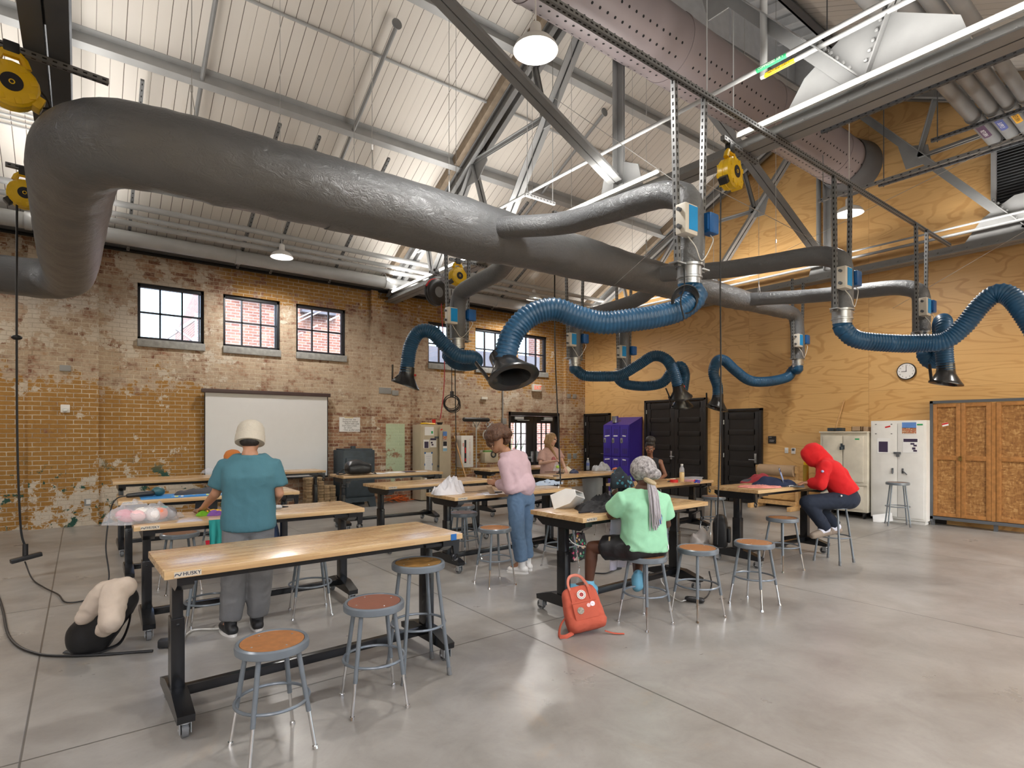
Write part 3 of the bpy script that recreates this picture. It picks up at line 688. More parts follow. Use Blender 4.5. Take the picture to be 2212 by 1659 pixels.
for k, (y, r, lab, mt) in enumerate(((2.48, .094, 'plum', (.10, .05, .10)), (2.27, .085, 'blue', (.10, .13, .36)), (2.09, .076, 'amber', (.80, .42, .03)), (1.91, .076, 'rust', (.35, .13, .02)))):
    p = thing('roof_pipe', 'thick grey roof pipe with a small %s label, over the far right corner' % lab, 'pipe', (5, y, 6.2), 0, 'thick grey pipes under the right roof')
    m = MB(); m.tube([(-4, y, 6.2), (11.25, y, 6.2), (11.40, y, 6.2)], r, 18); 
    for xx in (8.7, 10.3): m.tube([(xx, y, 6.2), (xx + .05, y, 6.2)], r*1.12, 18)
    m.tube(smoothpath([(11.3, y, 6.2), (11.48, y, 6.22), (11.53, y, 6.45), (11.53, y, 6.75)], 5), r, 16); part('pipe_run', m, M['steel'], p)
    l = MB(); xl = 10.55 - .06*k
    l.loft([[V((xx, y + (r+.002)*sin(a), 6.2 - (r+.002)*cos(a))) for a in (-.7, -.35, 0, .35)] for xx in (xl, xl + .48)], 0, False)
    lb = part('pipe_label', l, pm('pipe_label_' + lab, mt, .5), p)
    t = MB().text('SUPPLY' if k % 2 else 'RETURN', .07, Matrix.Translation((xl + .27, y - .012 + .0, 6.2 - r - .004)) @ Matrix.Rotation(pi, 4, 'X'), depth=.0); part('lettering', t, M['paper'] if k < 2 else M['ink'], lb)
for k, (y0, y1, z, xx, lb) in enumerate(((1.1, 3.9, 6.06, 8.75, 'dark slotted trapeze bar under the roof pipes, near the mid truss'), (1.0, 3.0, 6.06, 10.35, 'dark slotted trapeze bar under the roof pipes, over the far right'), (.8, 4.1, 6.04, 11.42, 'grey slotted bar under the pipe elbows at the plywood wall'), (1.0, 4.6, 5.62, 10.2, 'thin pale channel spanning under the roof pipes, seen edge on'))):
    m = MB(); strut_bar(m, (xx, y0, z), (xx, y1, z), .05, (0, 0, -1), 30)
    for y in (y0 + .08, y1 - .08): m.cyl((xx, y, z - .05), (xx, y, roof_z(y) - .02), .008, .008, 6)
    solo('trapeze_bar', m, [M['steel'] if k == 3 else M['steel_d'], M['slot']], lb, 'hanger', 'trapeze hangers for the roof pipes')
# ------------------------------------------------------------------ mauve perforated air duct
AY, AZ, AR = 4.75, 6.74, .42
ad = thing('air_duct', 'large mauve perforated air duct under the ridge, rows of black holes', 'duct', (6, AY, AZ))
m = MB(); xs = [-3.0 + .25*i for i in range(61)]
m.tube([(x, AY, AZ) for x in xs if x <= 11.9], AR, 40)
for k in range(5):
    x = 1.55 + 2.35*k; m.tube([(x - .02, AY, AZ), (x + .02, AY, AZ)], AR + .008, 40)
for ang in (-150, -128, -62, -40, -108, -84):
    a = R(ang); n = V((0, cos(a), sin(a))); c0 = V((0, AY, AZ)) + n*(AR + .0015); u = V((1, 0, 0)); w = n.cross(u)
    for k in range(96):
        x = -.2 + .125*k
        if x > 11.6 or abs((x - 1.55) % 2.35) < .09 or abs((x - 1.55) % 2.35) > 2.27: continue
        c = c0 + V((x, 0, 0)); m.add([c + u*(.017*cos(q)) + w*(.017*sin(q)) for q in [i*pi/4 for i in range(8)]], [tuple(range(8))], 1)
part('duct_body', m, [M['purple'], M['slot']], ad)
part('end_collar', MB().loft([[V((x, AY + r*cos(2*pi*j/40), AZ + r*sin(2*pi*j/40))) for j in range(40)] for x, r in ((11.45, .43), (11.5, .44), (11.9, .50), (11.985, .52), (11.985, .42))], 0, False), M['steel_d'], ad)
m = MB()
for x in (.8, 3.2, 5.2, 7.6, 10.0):
    for s in (-1, 1): m.cyl((x, AY + s*.3, AZ + .28), (x, AY + s*.3, 8.2), .004, .004, 5)
part('hanger_wire', m, M['wire'], ad)

# ------------------------------------------------------------------ wrapped exhaust duct with its branches
DYc, DZc = 5.40, 3.90
ex = thing('exhaust_duct', 'long foil-wrapped grey exhaust duct crossing the hall with branches to the blue hoses', 'duct', (4, DYc, DZc))
def wrap(name, path, r, step=.10, n=28, amp=.012, seed=0):
    pts = resample(smoothpath(path, 10), step); k = len(pts); m = MB()
    rr = (lambda t: r) if not callable(r) else r
    m.tube(pts, lambda t: rr(t)*(1 + .018*noise.noise(V((t*k*.35, seed, 0)))), n)
    m.v = [tuple(V(p) + (V(p) - DUM).normalized()*0 if False else V(p)) for p in m.v]
    out = []
    for p in m.v:
        q = V(p)*6 + V((seed, 0, 0)); d = noise.noise(q)*amp + noise.noise(q*3)*amp*.5
        out.append((p[0] + d*.3, p[1] + d*.5, p[2] + d))
    m.v = out
    return part(name, m, M['duct'], ex, sharp=80)
DUM = V((0, 0, 0))
wrap('lower_run', [(-5.0, 11.05, 3.9), (-1.2, 11.05, 3.9), (-.62, 11.03, 3.9), (-.33, 10.88, 3.9), (-.18, 10.6, 3.9), (-.13, 10.2, 3.9), (-.11, 8.8, 3.9), (-.08, 7.2, 3.9), (-.05, 6.25, 3.9), (.02, 5.80, 3.9), (.22, 5.52, 3.9), (.60, 5.42, 3.9), (1.2, DYc, 3.9), (2.0, DYc, 3.9)], lambda t: .275 + .055*min(1, max(0, (t-.33)/.2)), .09, 32, .016, 1)
def main_r(x): 
    st = [(1, .33), (3.6, .325), (4.3, .285), (5.4, .275), (6.1, .245), (7.2, .235), (7.9, .195), (8.8, .185), (9.6, .15), (11.2, .13)]
    for (a, r0), (b, r1) in zip(st, st[1:]):
        if x <= b: return r0 + (r1-r0)*max(0, (x-a)/(b-a))
    return .13
m_path = [(x, DYc, DZc) for x in (1.9, 3, 4, 5, 6, 7, 8, 9, 10, 10.6)]
wrap('main_run', m_path, lambda t: main_r(1.9 + 8.7*t), .10, 32, .014, 4)
wrap('branch', [(10.4, DYc, DZc), (10.8, DYc, DZc), (11.02, DYc, 3.84), (11.10, DYc, 3.62), (11.12, DYc, 3.3), (11.12, DYc, 3.02)], .125, .07, 22, .007, 9)
ZC = 3.02
ARMS = dict(near=(4.17, 2.95, ZC), mid=(7.10, 2.93, ZC), far=(9.60, 2.90, ZC), rear_a=(4.62, 7.45, ZC), rear_b=(7.50, 7.87, ZC - .02), rear_c=(8.72, 7.72, 2.86), end=(11.12, 5.40, ZC))
for nm, sx, r in (('near', -.55, .118), ('mid', -.5, .115), ('far', -.45, .112)):
    x, y, z = ARMS[nm]; x0 = x + sx
    wrap('branch', [(x0, DYc - .02, DZc), (x0 + .18, 5.05, DZc - .01), (x - .04, 4.55, 3.86), (x, 3.9, 3.80), (x, 3.35, 3.76), (x, y + .16, 3.70), (x, y + .02, 3.60), (x, y, 3.40), (x, y, z)], r, .07, 22, .007, len(nm))
for nm, sx, r in (('rear_a', -.35, .125), ('rear_b', -.4, .115), ('rear_c', -.3, .11)):
    x, y, z = ARMS[nm]; x0 = x + sx
    wrap('branch', [(x0, DYc + .02, DZc), (x0 + .15, 5.85, DZc - .02), (x, 6.4, 3.84), (x, y - .45, 3.78), (x, y - .12, 3.73), (x, y - .01, 3.58), (x, y, 3.35), (x, y, z)], r, .07, 22, .007, 3 + len(nm))
m = MB()
for x in (.75, 2.35, 3.25, 5.1, 6.6, 8.3, 9.7):
    r = main_r(x) + .01; zt = roof_z(DYc) - .3
    m.tube([(x - .012, DYc, DZc + r*.98), (x - .012, DYc, zt)], .0035, 5)
    m.tube([(x - .03, DYc - .05, DZc + r*.98), (x - .012, DYc, DZc + r + .22), (x + .03, DYc + .05, DZc + r*.98)], .0035, 5)
    m.box((x - .012, DYc, DZc + r + .24), (.018, .014, .055))
part('hanger_wire', m, M['wire'], ex)

# ------------------------------------------------------------------ strut rails and extraction arms
def rail(y, z, x0, x1, label):
    m = MB(); strut_bar(m, (x0, y, z), (x1, y, z), .045, (0, 0, -1), int((x1-x0)/.05)); solo('strut_rail', m, [M['strut'], M['slot']], label, 'rail', 'strut rails under the trusses')
rail(2.93, 4.565, -1.2, 10.95, 'long slotted strut rail crossing under the mid truss, holding the near row of hoses')
rail(7.80, 4.565, 2.0, 11.6, 'long slotted strut rail behind the grey duct, holding the rear row of hoses')

def hood(root, M4, sc=1.0):
    """tapered capture hood, mouth down the local -Z axis, with a grip."""
    prof_o = [(.098, .13), (.100, .05), (.105, .0), (.128, -.05), (.152, -.10), (.168, -.125), (.168, -.142)]
    rings = []
    for i, (r, z) in enumerate(prof_o):
        k = min(1, i/5); rings.append([V((r*sc*cos(a)*(1 + .22*k), r*sc*sin(a)*(1 - .06*k), z*sc - .04*k*cos(a)*sc)) for a in [2*pi*j/32 for j in range(32)]])
    ins = [(.150, -.142), (.112, -.135), (.095, -.06), (.088, .05)]
    for i, (r, z) in enumerate(ins):
        rings.append([V((r*sc*cos(a)*(1.18 if i < 2 else 1.0), r*sc*sin(a)*.95, z*sc - (.04*cos(a)*sc if i < 2 else 0))) for a in [2*pi*j/32 for j in range(32)]])
    m = MB().loft(rings, 0, True, M=M4); h = part('hood', m, M['hood'], root)
    g = MB(); g.tube([(-.19*sc, 0, -.10*sc), (-.20*sc, 0, .0*sc), (-.215*sc, 0, .13*sc)], .013*sc, 8, M=M4, flat=2.0, up=(0, 1, 0)); part('grip', g, M['hood'], h)
    part('latch', MB().box((.10*sc, .05*sc, .03*sc), (.05, .05, .03), bev=.008, M=M4), M['red'], h)

def arm(nm, label, path, r, aim, box_side=1, sc=1.0, spread=.27):
    x, y, z = ARMS[nm]; root = thing('extraction_arm', label, 'extraction arm', (x, y, z), 0, 'blue fume extraction hoses')
    # collar
    m = MB(); m.lathe([(r*1.30, .0), (r*1.30, .02), (r*1.12, .02), (r*1.12, -.08), (r*1.18, -.085), (r*1.18, -.10), (r*1.05, -.10), (r*1.05, -.15)], 28, M=Matrix.Translation((x, y, z)))
    m.box((x, y, z + .005), (.46, .09, .012)); part('collar', m, M['zinc'], root)
    pts = [V((x, y, z - .12)), V((x, y, z - .19))] + [V(p) for p in path]
    pts = resample(smoothpath(pts, 10), .0105); h = MB(); k = len(pts)
    h.tube(pts, lambda t: r*(1.0 + (.065 if int(round(t*(k-1))) % 3 == 0 else -.028)) , 20); part('hose', h, M['hose'], root, sharp=80)
    d = V(aim).normalized(); zx = -d; xx = (SIDE - zx*SIDE.dot(zx)).normalized(); yy = zx.cross(xx)
    T = Matrix.Translation(pts[-1] + d*.04) @ Matrix((xx, yy, zx)).transposed().to_4x4()
    hood(root, T, sc)
    for s in (-1, 1):
        b = MB(); strut_bar(b, (x + s*spread*.8, y, 4.56), (x + s*spread*.62, y, z - .02), .042, (0, -1, 0), 26); part('strut', b, [M['strut'], M['slot']], root)
    q = MB(); c = V((x - spread*.62 - .0, y - .09, z + .34)); q.box(c, (.17, .10, .25), bev=.012); cb = part('control_box', q, M['ivory'], root)
    part('front_panel', MB().box(c + V((.02, -.052, .01)), (.115, .004, .20)), M['cyan'], cb)
    kb = MB(); kb.cyl(c + V((-.085, -.0, .07)), c + V((-.12, 0, .07)), .016).cyl(c + V((-.085, 0, -.07)), c + V((-.12, 0, -.07)), .018); part('knob', kb, M['steel_d'], cb)
    q = MB(); c2 = V((x + spread*.62 + .04, y - .06, z + .40)); q.box(c2, (.14, .10, .18), bev=.02); q.box(c2 + V((-.075, 0, 0)), (.02, .07, .13)); part('damper_box', q, M['blue'], root)
    w = MB(); w.tube(smoothpath([c + V((.02, -.0, -.13)), c + V((.05, -.05, -.22)), V((x, y - r*1.35, z + .03)), c2 + V((.0, -.03, -.16)), c2 + V((.01, 0, -.09))], 8), .005, 6); part('signal_wire', w, M['wcord'], root)
    return root, pts
def P(*pp): return [spot(a, b, d=c) for a, b, c in pp]
r1, p1 = arm('near', 'big blue ribbed hose hanging nearest the viewer, black hood aimed at the floor', P((1503, 640, 4.83), (1470, 668, 4.80), (1420, 683, 4.76), (1360, 692, 4.72), (1300, 697, 4.70), (1245, 684, 4.68), (1195, 668, 4.66), (1145, 682, 4.64), (1108, 720, 4.62), (1092, 765, 4.60), (1090, 782, 4.60)), .092, SIDE*.42 - FWD*.50 - V((0, 0, .75)), sc=1.0)
arm('mid', 'blue ribbed hose sweeping low right and out of the picture edge', P((1823, 712, 6.62), (1850, 733, 6.6), (1920, 741, 6.55), (1985, 742, 6.5), (2040, 736, 6.4), (2082, 704, 6.3), (2118, 660, 6.2), (2152, 634, 6.1), (2185, 642, 6.0), (2215, 680, 5.9), (2262, 760, 5.85), (2300, 860, 5.85)), .098, (.1, -.2, -1))
arm('far', 'blue hose bent back on itself at the far right, hood hanging straight down', P((2000, 748, 8.1), (1998, 768, 8.05), (2012, 782, 8.0), (2030, 770, 7.9), (2033, 735, 7.85), (2033, 703, 7.75), (2037, 694, 7.55), (2040, 712, 7.45), (2040, 760, 7.45), (2043, 800, 7.45)), .098, (.05, 0, -1))
arm('rear_a', 'blue hose looped beside the grey drop, near the brick wall windows', P((968, 765, 8.72), (985, 783, 8.6), (1012, 786, 8.4), (1028, 781, 8.2), (1020, 772, 8.05), (990, 768, 8.0), (958, 742, 8.0), (932, 717, 8.0), (905, 718, 8.0), (887, 748, 8.0), (880, 790, 8.0), (879, 806, 8.0)), .098, (-.1, .1, -1))
arm('rear_b', 'upper blue hose arching before the plywood corner, black hood pointing right', P((1243, 797, 10.85), (1262, 811, 10.8), (1300, 813, 10.75), (1340, 810, 10.7), (1378, 789, 10.6), (1412, 769, 10.5), (1440, 777, 10.4), (1456, 805, 10.3), (1466, 840, 10.3)), .098, (.5, .1, -.8))
arm('rear_c', 'lower blue hose hanging beneath the arching one, before the tall double door', P((1336, 818, 11.4), (1352, 830, 11.3), (1395, 834, 11.2), (1432, 826, 11.1), (1452, 800, 11.0), (1470, 791, 10.9), (1479, 808, 10.9), (1476, 838, 10.9), (1470, 860, 10.9)), .095, (.4, .1, -.8))
arm('end', 'blue hose at the end of the grey duct, curling in front of the plywood wall', P((1712, 800, 11.2), (1700, 815, 11.15), (1660, 824, 11.0), (1620, 822, 10.9), (1588, 800, 10.8), (1565, 779, 10.7), (1549, 780, 10.6), (1541, 805, 10.5), (1550, 835, 10.5), (1550, 862, 10.5)), .092, (-.15, 0, -1))
cc = MB()
for k in range(5):
    c = spot(1480, 652, d=4.72) + V((0, 0, .005*k)); cc.torus(c, .095 + .006*k, .0055, 26, 6, rot=(pi/2 + .1*k, .05*k, -.65 + .06*k))
cc.tube(smoothpath([spot(1478, 580, d=4.7), spot(1478, 620, d=4.68), spot(1470, 650, d=4.66), spot(1478, 690, d=4.66)], 6), .006, 6)
solo('cable_coil', cc, M['cord'], 'coil of black cable hung on the big near blue hose', 'cable')

# ------------------------------------------------------------------ lights
def pendant(x, y, z, label):
    root = thing('pendant_lamp', label, 'lamp', (x, y, z), 0, 'white dome pendant lamps')
    zt = roof_z(y) - .05
    part('cord', MB().cyl((0, 0, .23), (0, 0, zt - z), .007, .007, 8), M['white'], root, True)
    sh = MB().lathe([(.032, .24), (.044, .235), (.050, .22), (.052, .125), (.062, .115), (.10, .10), (.150, .075), (.185, .035), (.200, .0), (.2025, -.004), (.198, -.004), (.182, .03), (.146, .068), (.10, .092), (.05, .10)], 40, closed=True)
    part('lamp_shade', sh, M['inner'], root, True, sharp=50)
    part('bulb', MB().ell((0, 0, .055), (.05, .05, .05), 18, 12).cyl((0, 0, .08), (0, 0, .11), .03), M['bulb'], root, True)
    return root
LA = [(3.22, 3.88, 'white dome pendant lamp in front of the mauve duct, the largest of them'), (2.98, 11.0, 'white dome pendant lamp above the first brick wall windows'), (9.2, 11.15, 'white dome pendant lamp over the far brick corner, the smallest seen'), (9.5, 3.82, 'white dome pendant lamp against the upper plywood gable')]
for x, y, lb in LA: pendant(x, y, 5.0 if x > 3.1 else 4.87, lb)
for k, (a, b) in enumerate(((11.75, 8.15), (8.0, 4.35), (3.35, -.15), (-.2, -2.0))):
    y = (a+b)/2; root = thing('linear_light', ['linear light on the mid truss, end against the brick wall', 'linear light on the mid truss, crossing above the small grey branch', 'long bright linear light on the mid truss, passing the mauve duct', 'linear light on the mid truss, outermost on the right'][k], 'light', (5.57, y, 4.72), 0, 'linear lights along the mid truss')
    if k == 2: y = (3.35 - .15)/2
    L = a - b
    part('housing', MB().box((5.575, y, 4.765), (.045, L, .06), bev=.006), M['white'], root)
    part('diffuser', MB().box((5.540, y, 4.752), (.018, L - .06, .034), bev=.006), M['led'], root)
for x, y0, y1, lab, lm, txt, tx, lb in ((5.50, -2.2, 10.4, 'green', 'green', 'COMPRESSED AIR >', 2.93, 'slim pipe above the truss lights with a green label'), (5.64, -2.2, 3.12, 'yellow', 'yellow', 'NATURAL GAS >', 2.92, 'slim pipe above the truss lights with a yellow label, turning upward')):
    pr = thing('overhead_pipe', lb, 'pipe', (x, (y0+y1)/2, 5.3), 0, 'slim pipes above the mid truss'); m = MB()
    if lab == 'yellow': m.tube([(x, y0, 5.3), (x, y1, 5.3)], .024, 12).tube([(x, y1 - .03, 5.29), (x, y1 - .03, 7.6)], .036, 12)
    else: m.tube([(x, y0, 5.3), (x, y1, 5.3)], .024, 12)
    part('pipe_run', m, M['steel_l'], pr)
    l = MB(); l.loft([[V((x + .026*sin(a), yy, 5.3 - .026*cos(a))) for a in (-1.9, -1.3, -.7, -.2, .3)] for yy in (tx + .155, tx - .155)], 0, False); lp = part('pipe_label', l, M[lm] if lm == 'yellow' else M['green'], pr)
    t = MB().text(txt, .030, face_M((x - .0262, tx, 5.2905), (-1, 0, -.36)), depth=.0012); part('lettering', t, M['paper'] if lab == 'green' else M['ink'], lp)
for (y, lb) in ((6.78, 'short slotted trapeze carrying the slim pipe, seen against the white boards'), (3.64, 'short slotted trapeze carrying the slim pipe, below the mauve duct')):
    m = MB(); strut_bar(m, (5.42, y, 5.25), (6.02, y, 5.25), .042, (0, 0, -1), 9)
    for x in (5.46, 5.98): m.cyl((x, y, 5.24), (x, y, min(roof_z(y), 8.3)), .006, .006, 6)
    solo('trapeze_bar', m, [M['steel_l'], M['slot']], lb, 'hanger')

# ------------------------------------------------------------------ reels
def reel(loc, rz, label, mat='yellow', sc=1.0, cord=None):
    root = thing('cord_reel' if mat == 'yellow' else 'hose_reel', label, 'reel', loc, rz, 'yellow cord reels on the trusses' if mat == 'yellow' else None)
    r = .155*sc; m = MB(); T = Matrix.Rotation(pi/2, 4, 'X')
    m.lathe([(.02, .075), (r*.62, .078), (r*.9, .070), (r, .05), (r, .012), (r*.96, .006), (r*.96, -.006), (r, -.012), (r, -.05), (r*.9, -.07), (r*.62, -.078), (.02, -.075)], 20, M=T)
    if mat == 'yellow':
        for k in range(8):
            a = k*pi/4 + .3
            for s in (-1, 1): m.box((r*.78*cos(a), s*.072, r*.78*sin(a)), (.045, .012, .045), (0, pi/4*(k % 2) - a, 0), bev=.004)
        h = [(r*.55, .02 + r*.80), (r*.42, r*1.28), (r*.30, r*1.42), (-r*.30, r*1.42), (-r*.42, r*1.28), (-r*.55, .02 + r*.80)]
        m.tube([V((x, 0, z)) for x, z in h], .028*sc, 8, flat=1.0); m.box((r*.86, 0, -r*.45), (.09, .12, .10), (0, .4, 0), bev=.015)
    part('housing', m, M[mat], root, True)
    l = MB()
    for s in (-1, 1): l.cyl((0, s*.0785, 0), (0, s*.081, 0), r*.40, r*.40, 24)
    lb = part('centre_label', l, M['ink'] if mat == 'yellow' else M['rubber'], root, True)
    if mat == 'yellow':
        t = MB()
        for s in (-1, 1):
            t.torus((0, s*.082, 0), .016, .004, 14, 5, rot=(pi/2, 0, 0))
        part('hub_ring', t, M['yellow'], lb, True)
        part('cord_port', MB().box((-r*.80, 0, -r*.62), (.09, .09, .075), (0, -.7, 0), bev=.008), M['black_pl'], root, True)
    b = MB().box((0, 0, r*1.42 + .04), (.10, .06, .10), bev=.01).cyl((0, 0, r*1.4), (0, 0, 4.6 - loc[2] - .06), .012, .012, 8)
    part('hook', b, M['black_pl'], root, True)
    b = MB(); strut_bar(b, (-.16, 0, 4.6 - loc[2] - .025), (.62, 0, 4.6 - loc[2] - .025), .045, (0, 0, -1), 12)
    part('mounting_bar', b, [M['strut'], M['slot']], root, True)
    if cord:
        c = MB()
        for pts, rr in cord: c.tube(smoothpath(pts, 8), rr, 8)
        part('cord', c, M['cord'], root)
    return root
def drop(px, py, y, z=None): return spot(px, py, y=y)
reel((-.43, 5.83, 4.28), .12, 'yellow cord reel under the near truss, largest and closest', sc=1.12, cord=[([(-.41, 5.83, 4.36), (-.25, 5.84, 4.30), (-.2, 5.85, 4.2), (-.30, 5.85, 4.18)], .008)])
cordA = [(-.57, 8.38, 4.2), (-.572, 8.38, 2.6), (-.565, 8.38, 1.4), (-.54, 8.40, .55), (-.50, 8.40, .30)]
r2 = reel((-.51, 8.41, 4.28), .1, 'yellow cord reel half hidden by the near grey duct elbow', cord=[(cordA, .011)])
part('ball_stop', MB().ell((-.572, 8.38, 2.66), (.05, .05, .028)), M['cord'], r2)
reel((5.31, 3.27, 4.26), .1, 'yellow cord reel hanging before the plywood gable, to the right', cord=[([spot(1557, 404, y=3.24), spot(1556, 600, y=3.24), spot(1557, 850, y=3.25), spot(1552, 1050, y=3.27), spot(1549, 1176, y=3.3)], .0075)])
reel((5.19, 8.37, 4.30), .0, 'yellow cord reel behind the small grey branch, left of centre', cord=[([spot(982, 625, y=8.3), spot(983, 800, y=8.3), spot(985, 950, y=8.3), spot(985, 1030, y=8.3)], .009), ([spot(975, 625, y=8.33), spot(976, 845, y=8.33)], .007)])
reel((5.24, 5.75, 4.30), .0, 'yellow cord reel just peeping above the grey main duct', cord=[([spot(1198, 560, y=5.75), spot(1199, 750, y=5.75), spot(1205, 900, y=5.75), spot(1211, 1046, y=5.75)], .009)])
br = reel((5.3, 9.3, 4.22), .2, 'black air hose reel with red rim beside a slotted strut', 'black_pl', 1.6)
part('rim', MB().torus((0, 0, 0), .245, .02, 22, 6, rot=(pi/2, 0, 0), arc=.45), M['red'], br, True)
m = MB().tube(smoothpath([spot(953, 655, y=9.25), spot(960, 780, y=9.25), spot(958, 850, y=9.25), spot(951, 905, y=9.25)], 8), .010, 8)
part('air_hose', m, pm('red_air_hose', (.45, .05, .06), .5), br)
m = MB(); c = spot(975, 868, y=8.33)
for k in range(6): m.torus(c + V((.01*k, .01*k, -.01*k)), .12 + .012*(k % 3), .007, 24, 6, rot=(pi/2 + .1*k, .1*k, -.6))
m.box(c + V((0, -.02, .13)), (.05, .05, .10), bev=.01); solo('coiled_cord', m, M['cord'], 'black cord tied in a loose coil, hanging from a reel before the brick wall', 'cable')
# bracing wires
for k, (a, b, lb) in enumerate(((spot(1478, 405, d=4.7), spot(1195, 210, d=7.6), 'thin bracing wire from the near strut up to the mid truss'), (spot(1525, 398, d=4.9), spot(1830, 555, d=9.2), 'thin bracing wire running from the near hose strut down right to the plywood wall'), (spot(2212, 285, d=6.5), spot(1700, 540, d=11.0), 'long thin wire slanting across the plywood gable at far right'), (spot(2212, 500, d=7.4), spot(1905, 680, d=10.9), 'thin wire slanting above the clock toward the far right drop'), (spot(1455, 500, d=4.9), spot(1300, 640, d=9), 'faint thin wire slanting behind the near white control box'))):
    solo('brace_wire', MB().tube([a, b], .0035, 5), M['wire'], lb, 'wire', 'thin bracing wires')
for k, (px, y, lb) in enumerate(((765, 6.9, 'vertical hanging wire before the white boards, left of the round-ended pipe'), (985, 6.4, 'vertical hanging wire between the boards and the main duct, mid picture'), (1366, 6.5, 'vertical hanging wire beside the king post'), (605, 7.4, 'vertical wire left on the white boards above the main duct'), (1676, 4.4, 'vertical hanging wire near the mauve duct flange'), (1150, 6.0, 'vertical wire beneath the largest pendant lamp'))):
    a = spot(px, 700, y=y); x = a.x
    solo('hanging_wire', MB().tube([(x, y, 4.3), (x, y, roof_z(y) - .05)], .0035, 5).box((x, y, 4.5), (.015, .015, .05)), M['wire'], lb, 'wire', 'hanging suspension wires')
solo('sprinkler_globe', MB().ell((8.4, 5.98, 7.9), .07).cyl((8.4, 5.98, 7.9), (8.4, 5.98, 8.1), .03), M['white'], 'small white globe sensor on the white boards right of the king post', 'sensor')
# ------------------------------------------------------------------ benches
TL, TW = 1.80, .66
def bench(label, cx, cy, rot, h, crank=(), logo=True, L=TL, tape=False):
    b = thing('workbench', label, 'workbench', (cx, cy, 0), R(rot), 'butcher-block workbenches on wheels')
    part('tabletop', MB().box((0, 0, h - .02), (L, TW, .04), bev=.004), M['butcher'], b, True)
    tt = b.children[0]
    if logo:
        T = face_M((-L/2 + .105, -TW/2 - .0012, h - .020), (0, -1, 0))
        pl = MB().add([T @ V(p) for p in ((-.062, -.0145, 0), (.062, -.0145, 0), (.062, .0145, 0), (-.062, .0145, 0))], [(0, 1, 2, 3)]); part('maker_plate', pl, pm('pale_print', (.60, .52, .40), .5), tt, True)
        t = MB().text('HUSKY', .0265, T @ Matrix.Translation((.018, 0, .0012)), squash=1.0); t.text('HUSKY', .0265, T @ Matrix.Translation((.0188, .0004, .0012)), squash=1.0)
        t.tube(smoothpath([T @ V(p) for p in ((-.059, -.006, .001), (-.054, .004, .001), (-.044, .002, .001), (-.037, -.006, .001), (-.029, .009, .001))], 4), .0022, 5)
        part('lettering', t, pm('navy_print', (.015, .03, .07), .5), tt, True)
    if tape: part('blue_tape', MB().box((L/2 - .075, -TW/2 - .001, h - .02), (.045, .004, .042)), M['blue'], tt, True)
    m = MB()
    for s in (-1, 1):
        m.prism([(-TW/2 + .03, h - .042), (TW/2 - .03, h - .042), (TW/2 - .03, h - .085), (TW/2 - .10, h - .125), (-TW/2 + .10, h - .125), (-TW/2 + .03, h - .085)], s*(L/2 - .14), s*(L/2 - .06), 'x')
    m.box((0, -TW/2 + .07, h - .058), (L - .2, .025, .036)).box((0, TW/2 - .07, h - .058), (L - .2, .025, .036)); part('apron_frame', m, M['black'], b, True)
    for s in (-1, 1):
        x = s*(L/2 - .10)
        lg = part('leg', MB().box((x, .0, (h - .08 + .45)/2), (.055, .085, h - .08 - .45), bev=.004), M['black'], b, True)
        part('leg_sleeve', MB().box((x, 0, .36), (.068, .102, .42), bev=.004).ell((x, -.052, .535), (.008, .003, .008), 8, 5), M['black'], lg, True)
        f = MB().prism([(-.31, .095), (.31, .095), (.315, .135), (.12, .19), (-.12, .19), (-.315, .135)], x - .042, x + .042, 'x'); part('foot', f, M['black'], b, True)
        for q in (-1, 1):
            y = q*.27; c = MB(); c.cyl((x, y, .098), (x, y, .085), .032).box((x - .026, y, .062), (.004, .045, .06), (0, 0, 0)).box((x + .026, y, .062), (.004, .045, .06)).cyl((x - .03, y + .02, .04), (x + .03, y + .02, .04), .008)
            cs = part('caster', c, M['zinc'], b, True); w = MB().tube([(x - .016, y + .02, .041), (x + .016, y + .02, .041)], .041, 20); w.tube([(x - .019, y + .02, .041), (x + .019, y + .02, .041)], .026, 16, mat=1)
            part('wheel', w, [M['rubber'], M['black_pl']], cs, True)
    part('stretcher', MB().box((0, .0, .15), (L - .26, .05, .055), bev=.004), M['black'], b, True)
    for sx in crank:
        x = sx*(L/2 - .03); y = -TW/2 + .05; m = MB(); m.box((x - sx*.12, y, h - .07), (.24, .02, .02)).prism([(-.03, -.05), (.03, -.05), (.022, -.15), (-.015, -.15)], y - .012, y + .012, 'y', M=Matrix.Translation((x, 0, h)))
        m.torus((x - sx*.0 + .0, y, h - .175), .022, .009, 14, 6, rot=(pi/2, 0, 0)); part('crank_handle', m, M['black'], b, True)
    return b
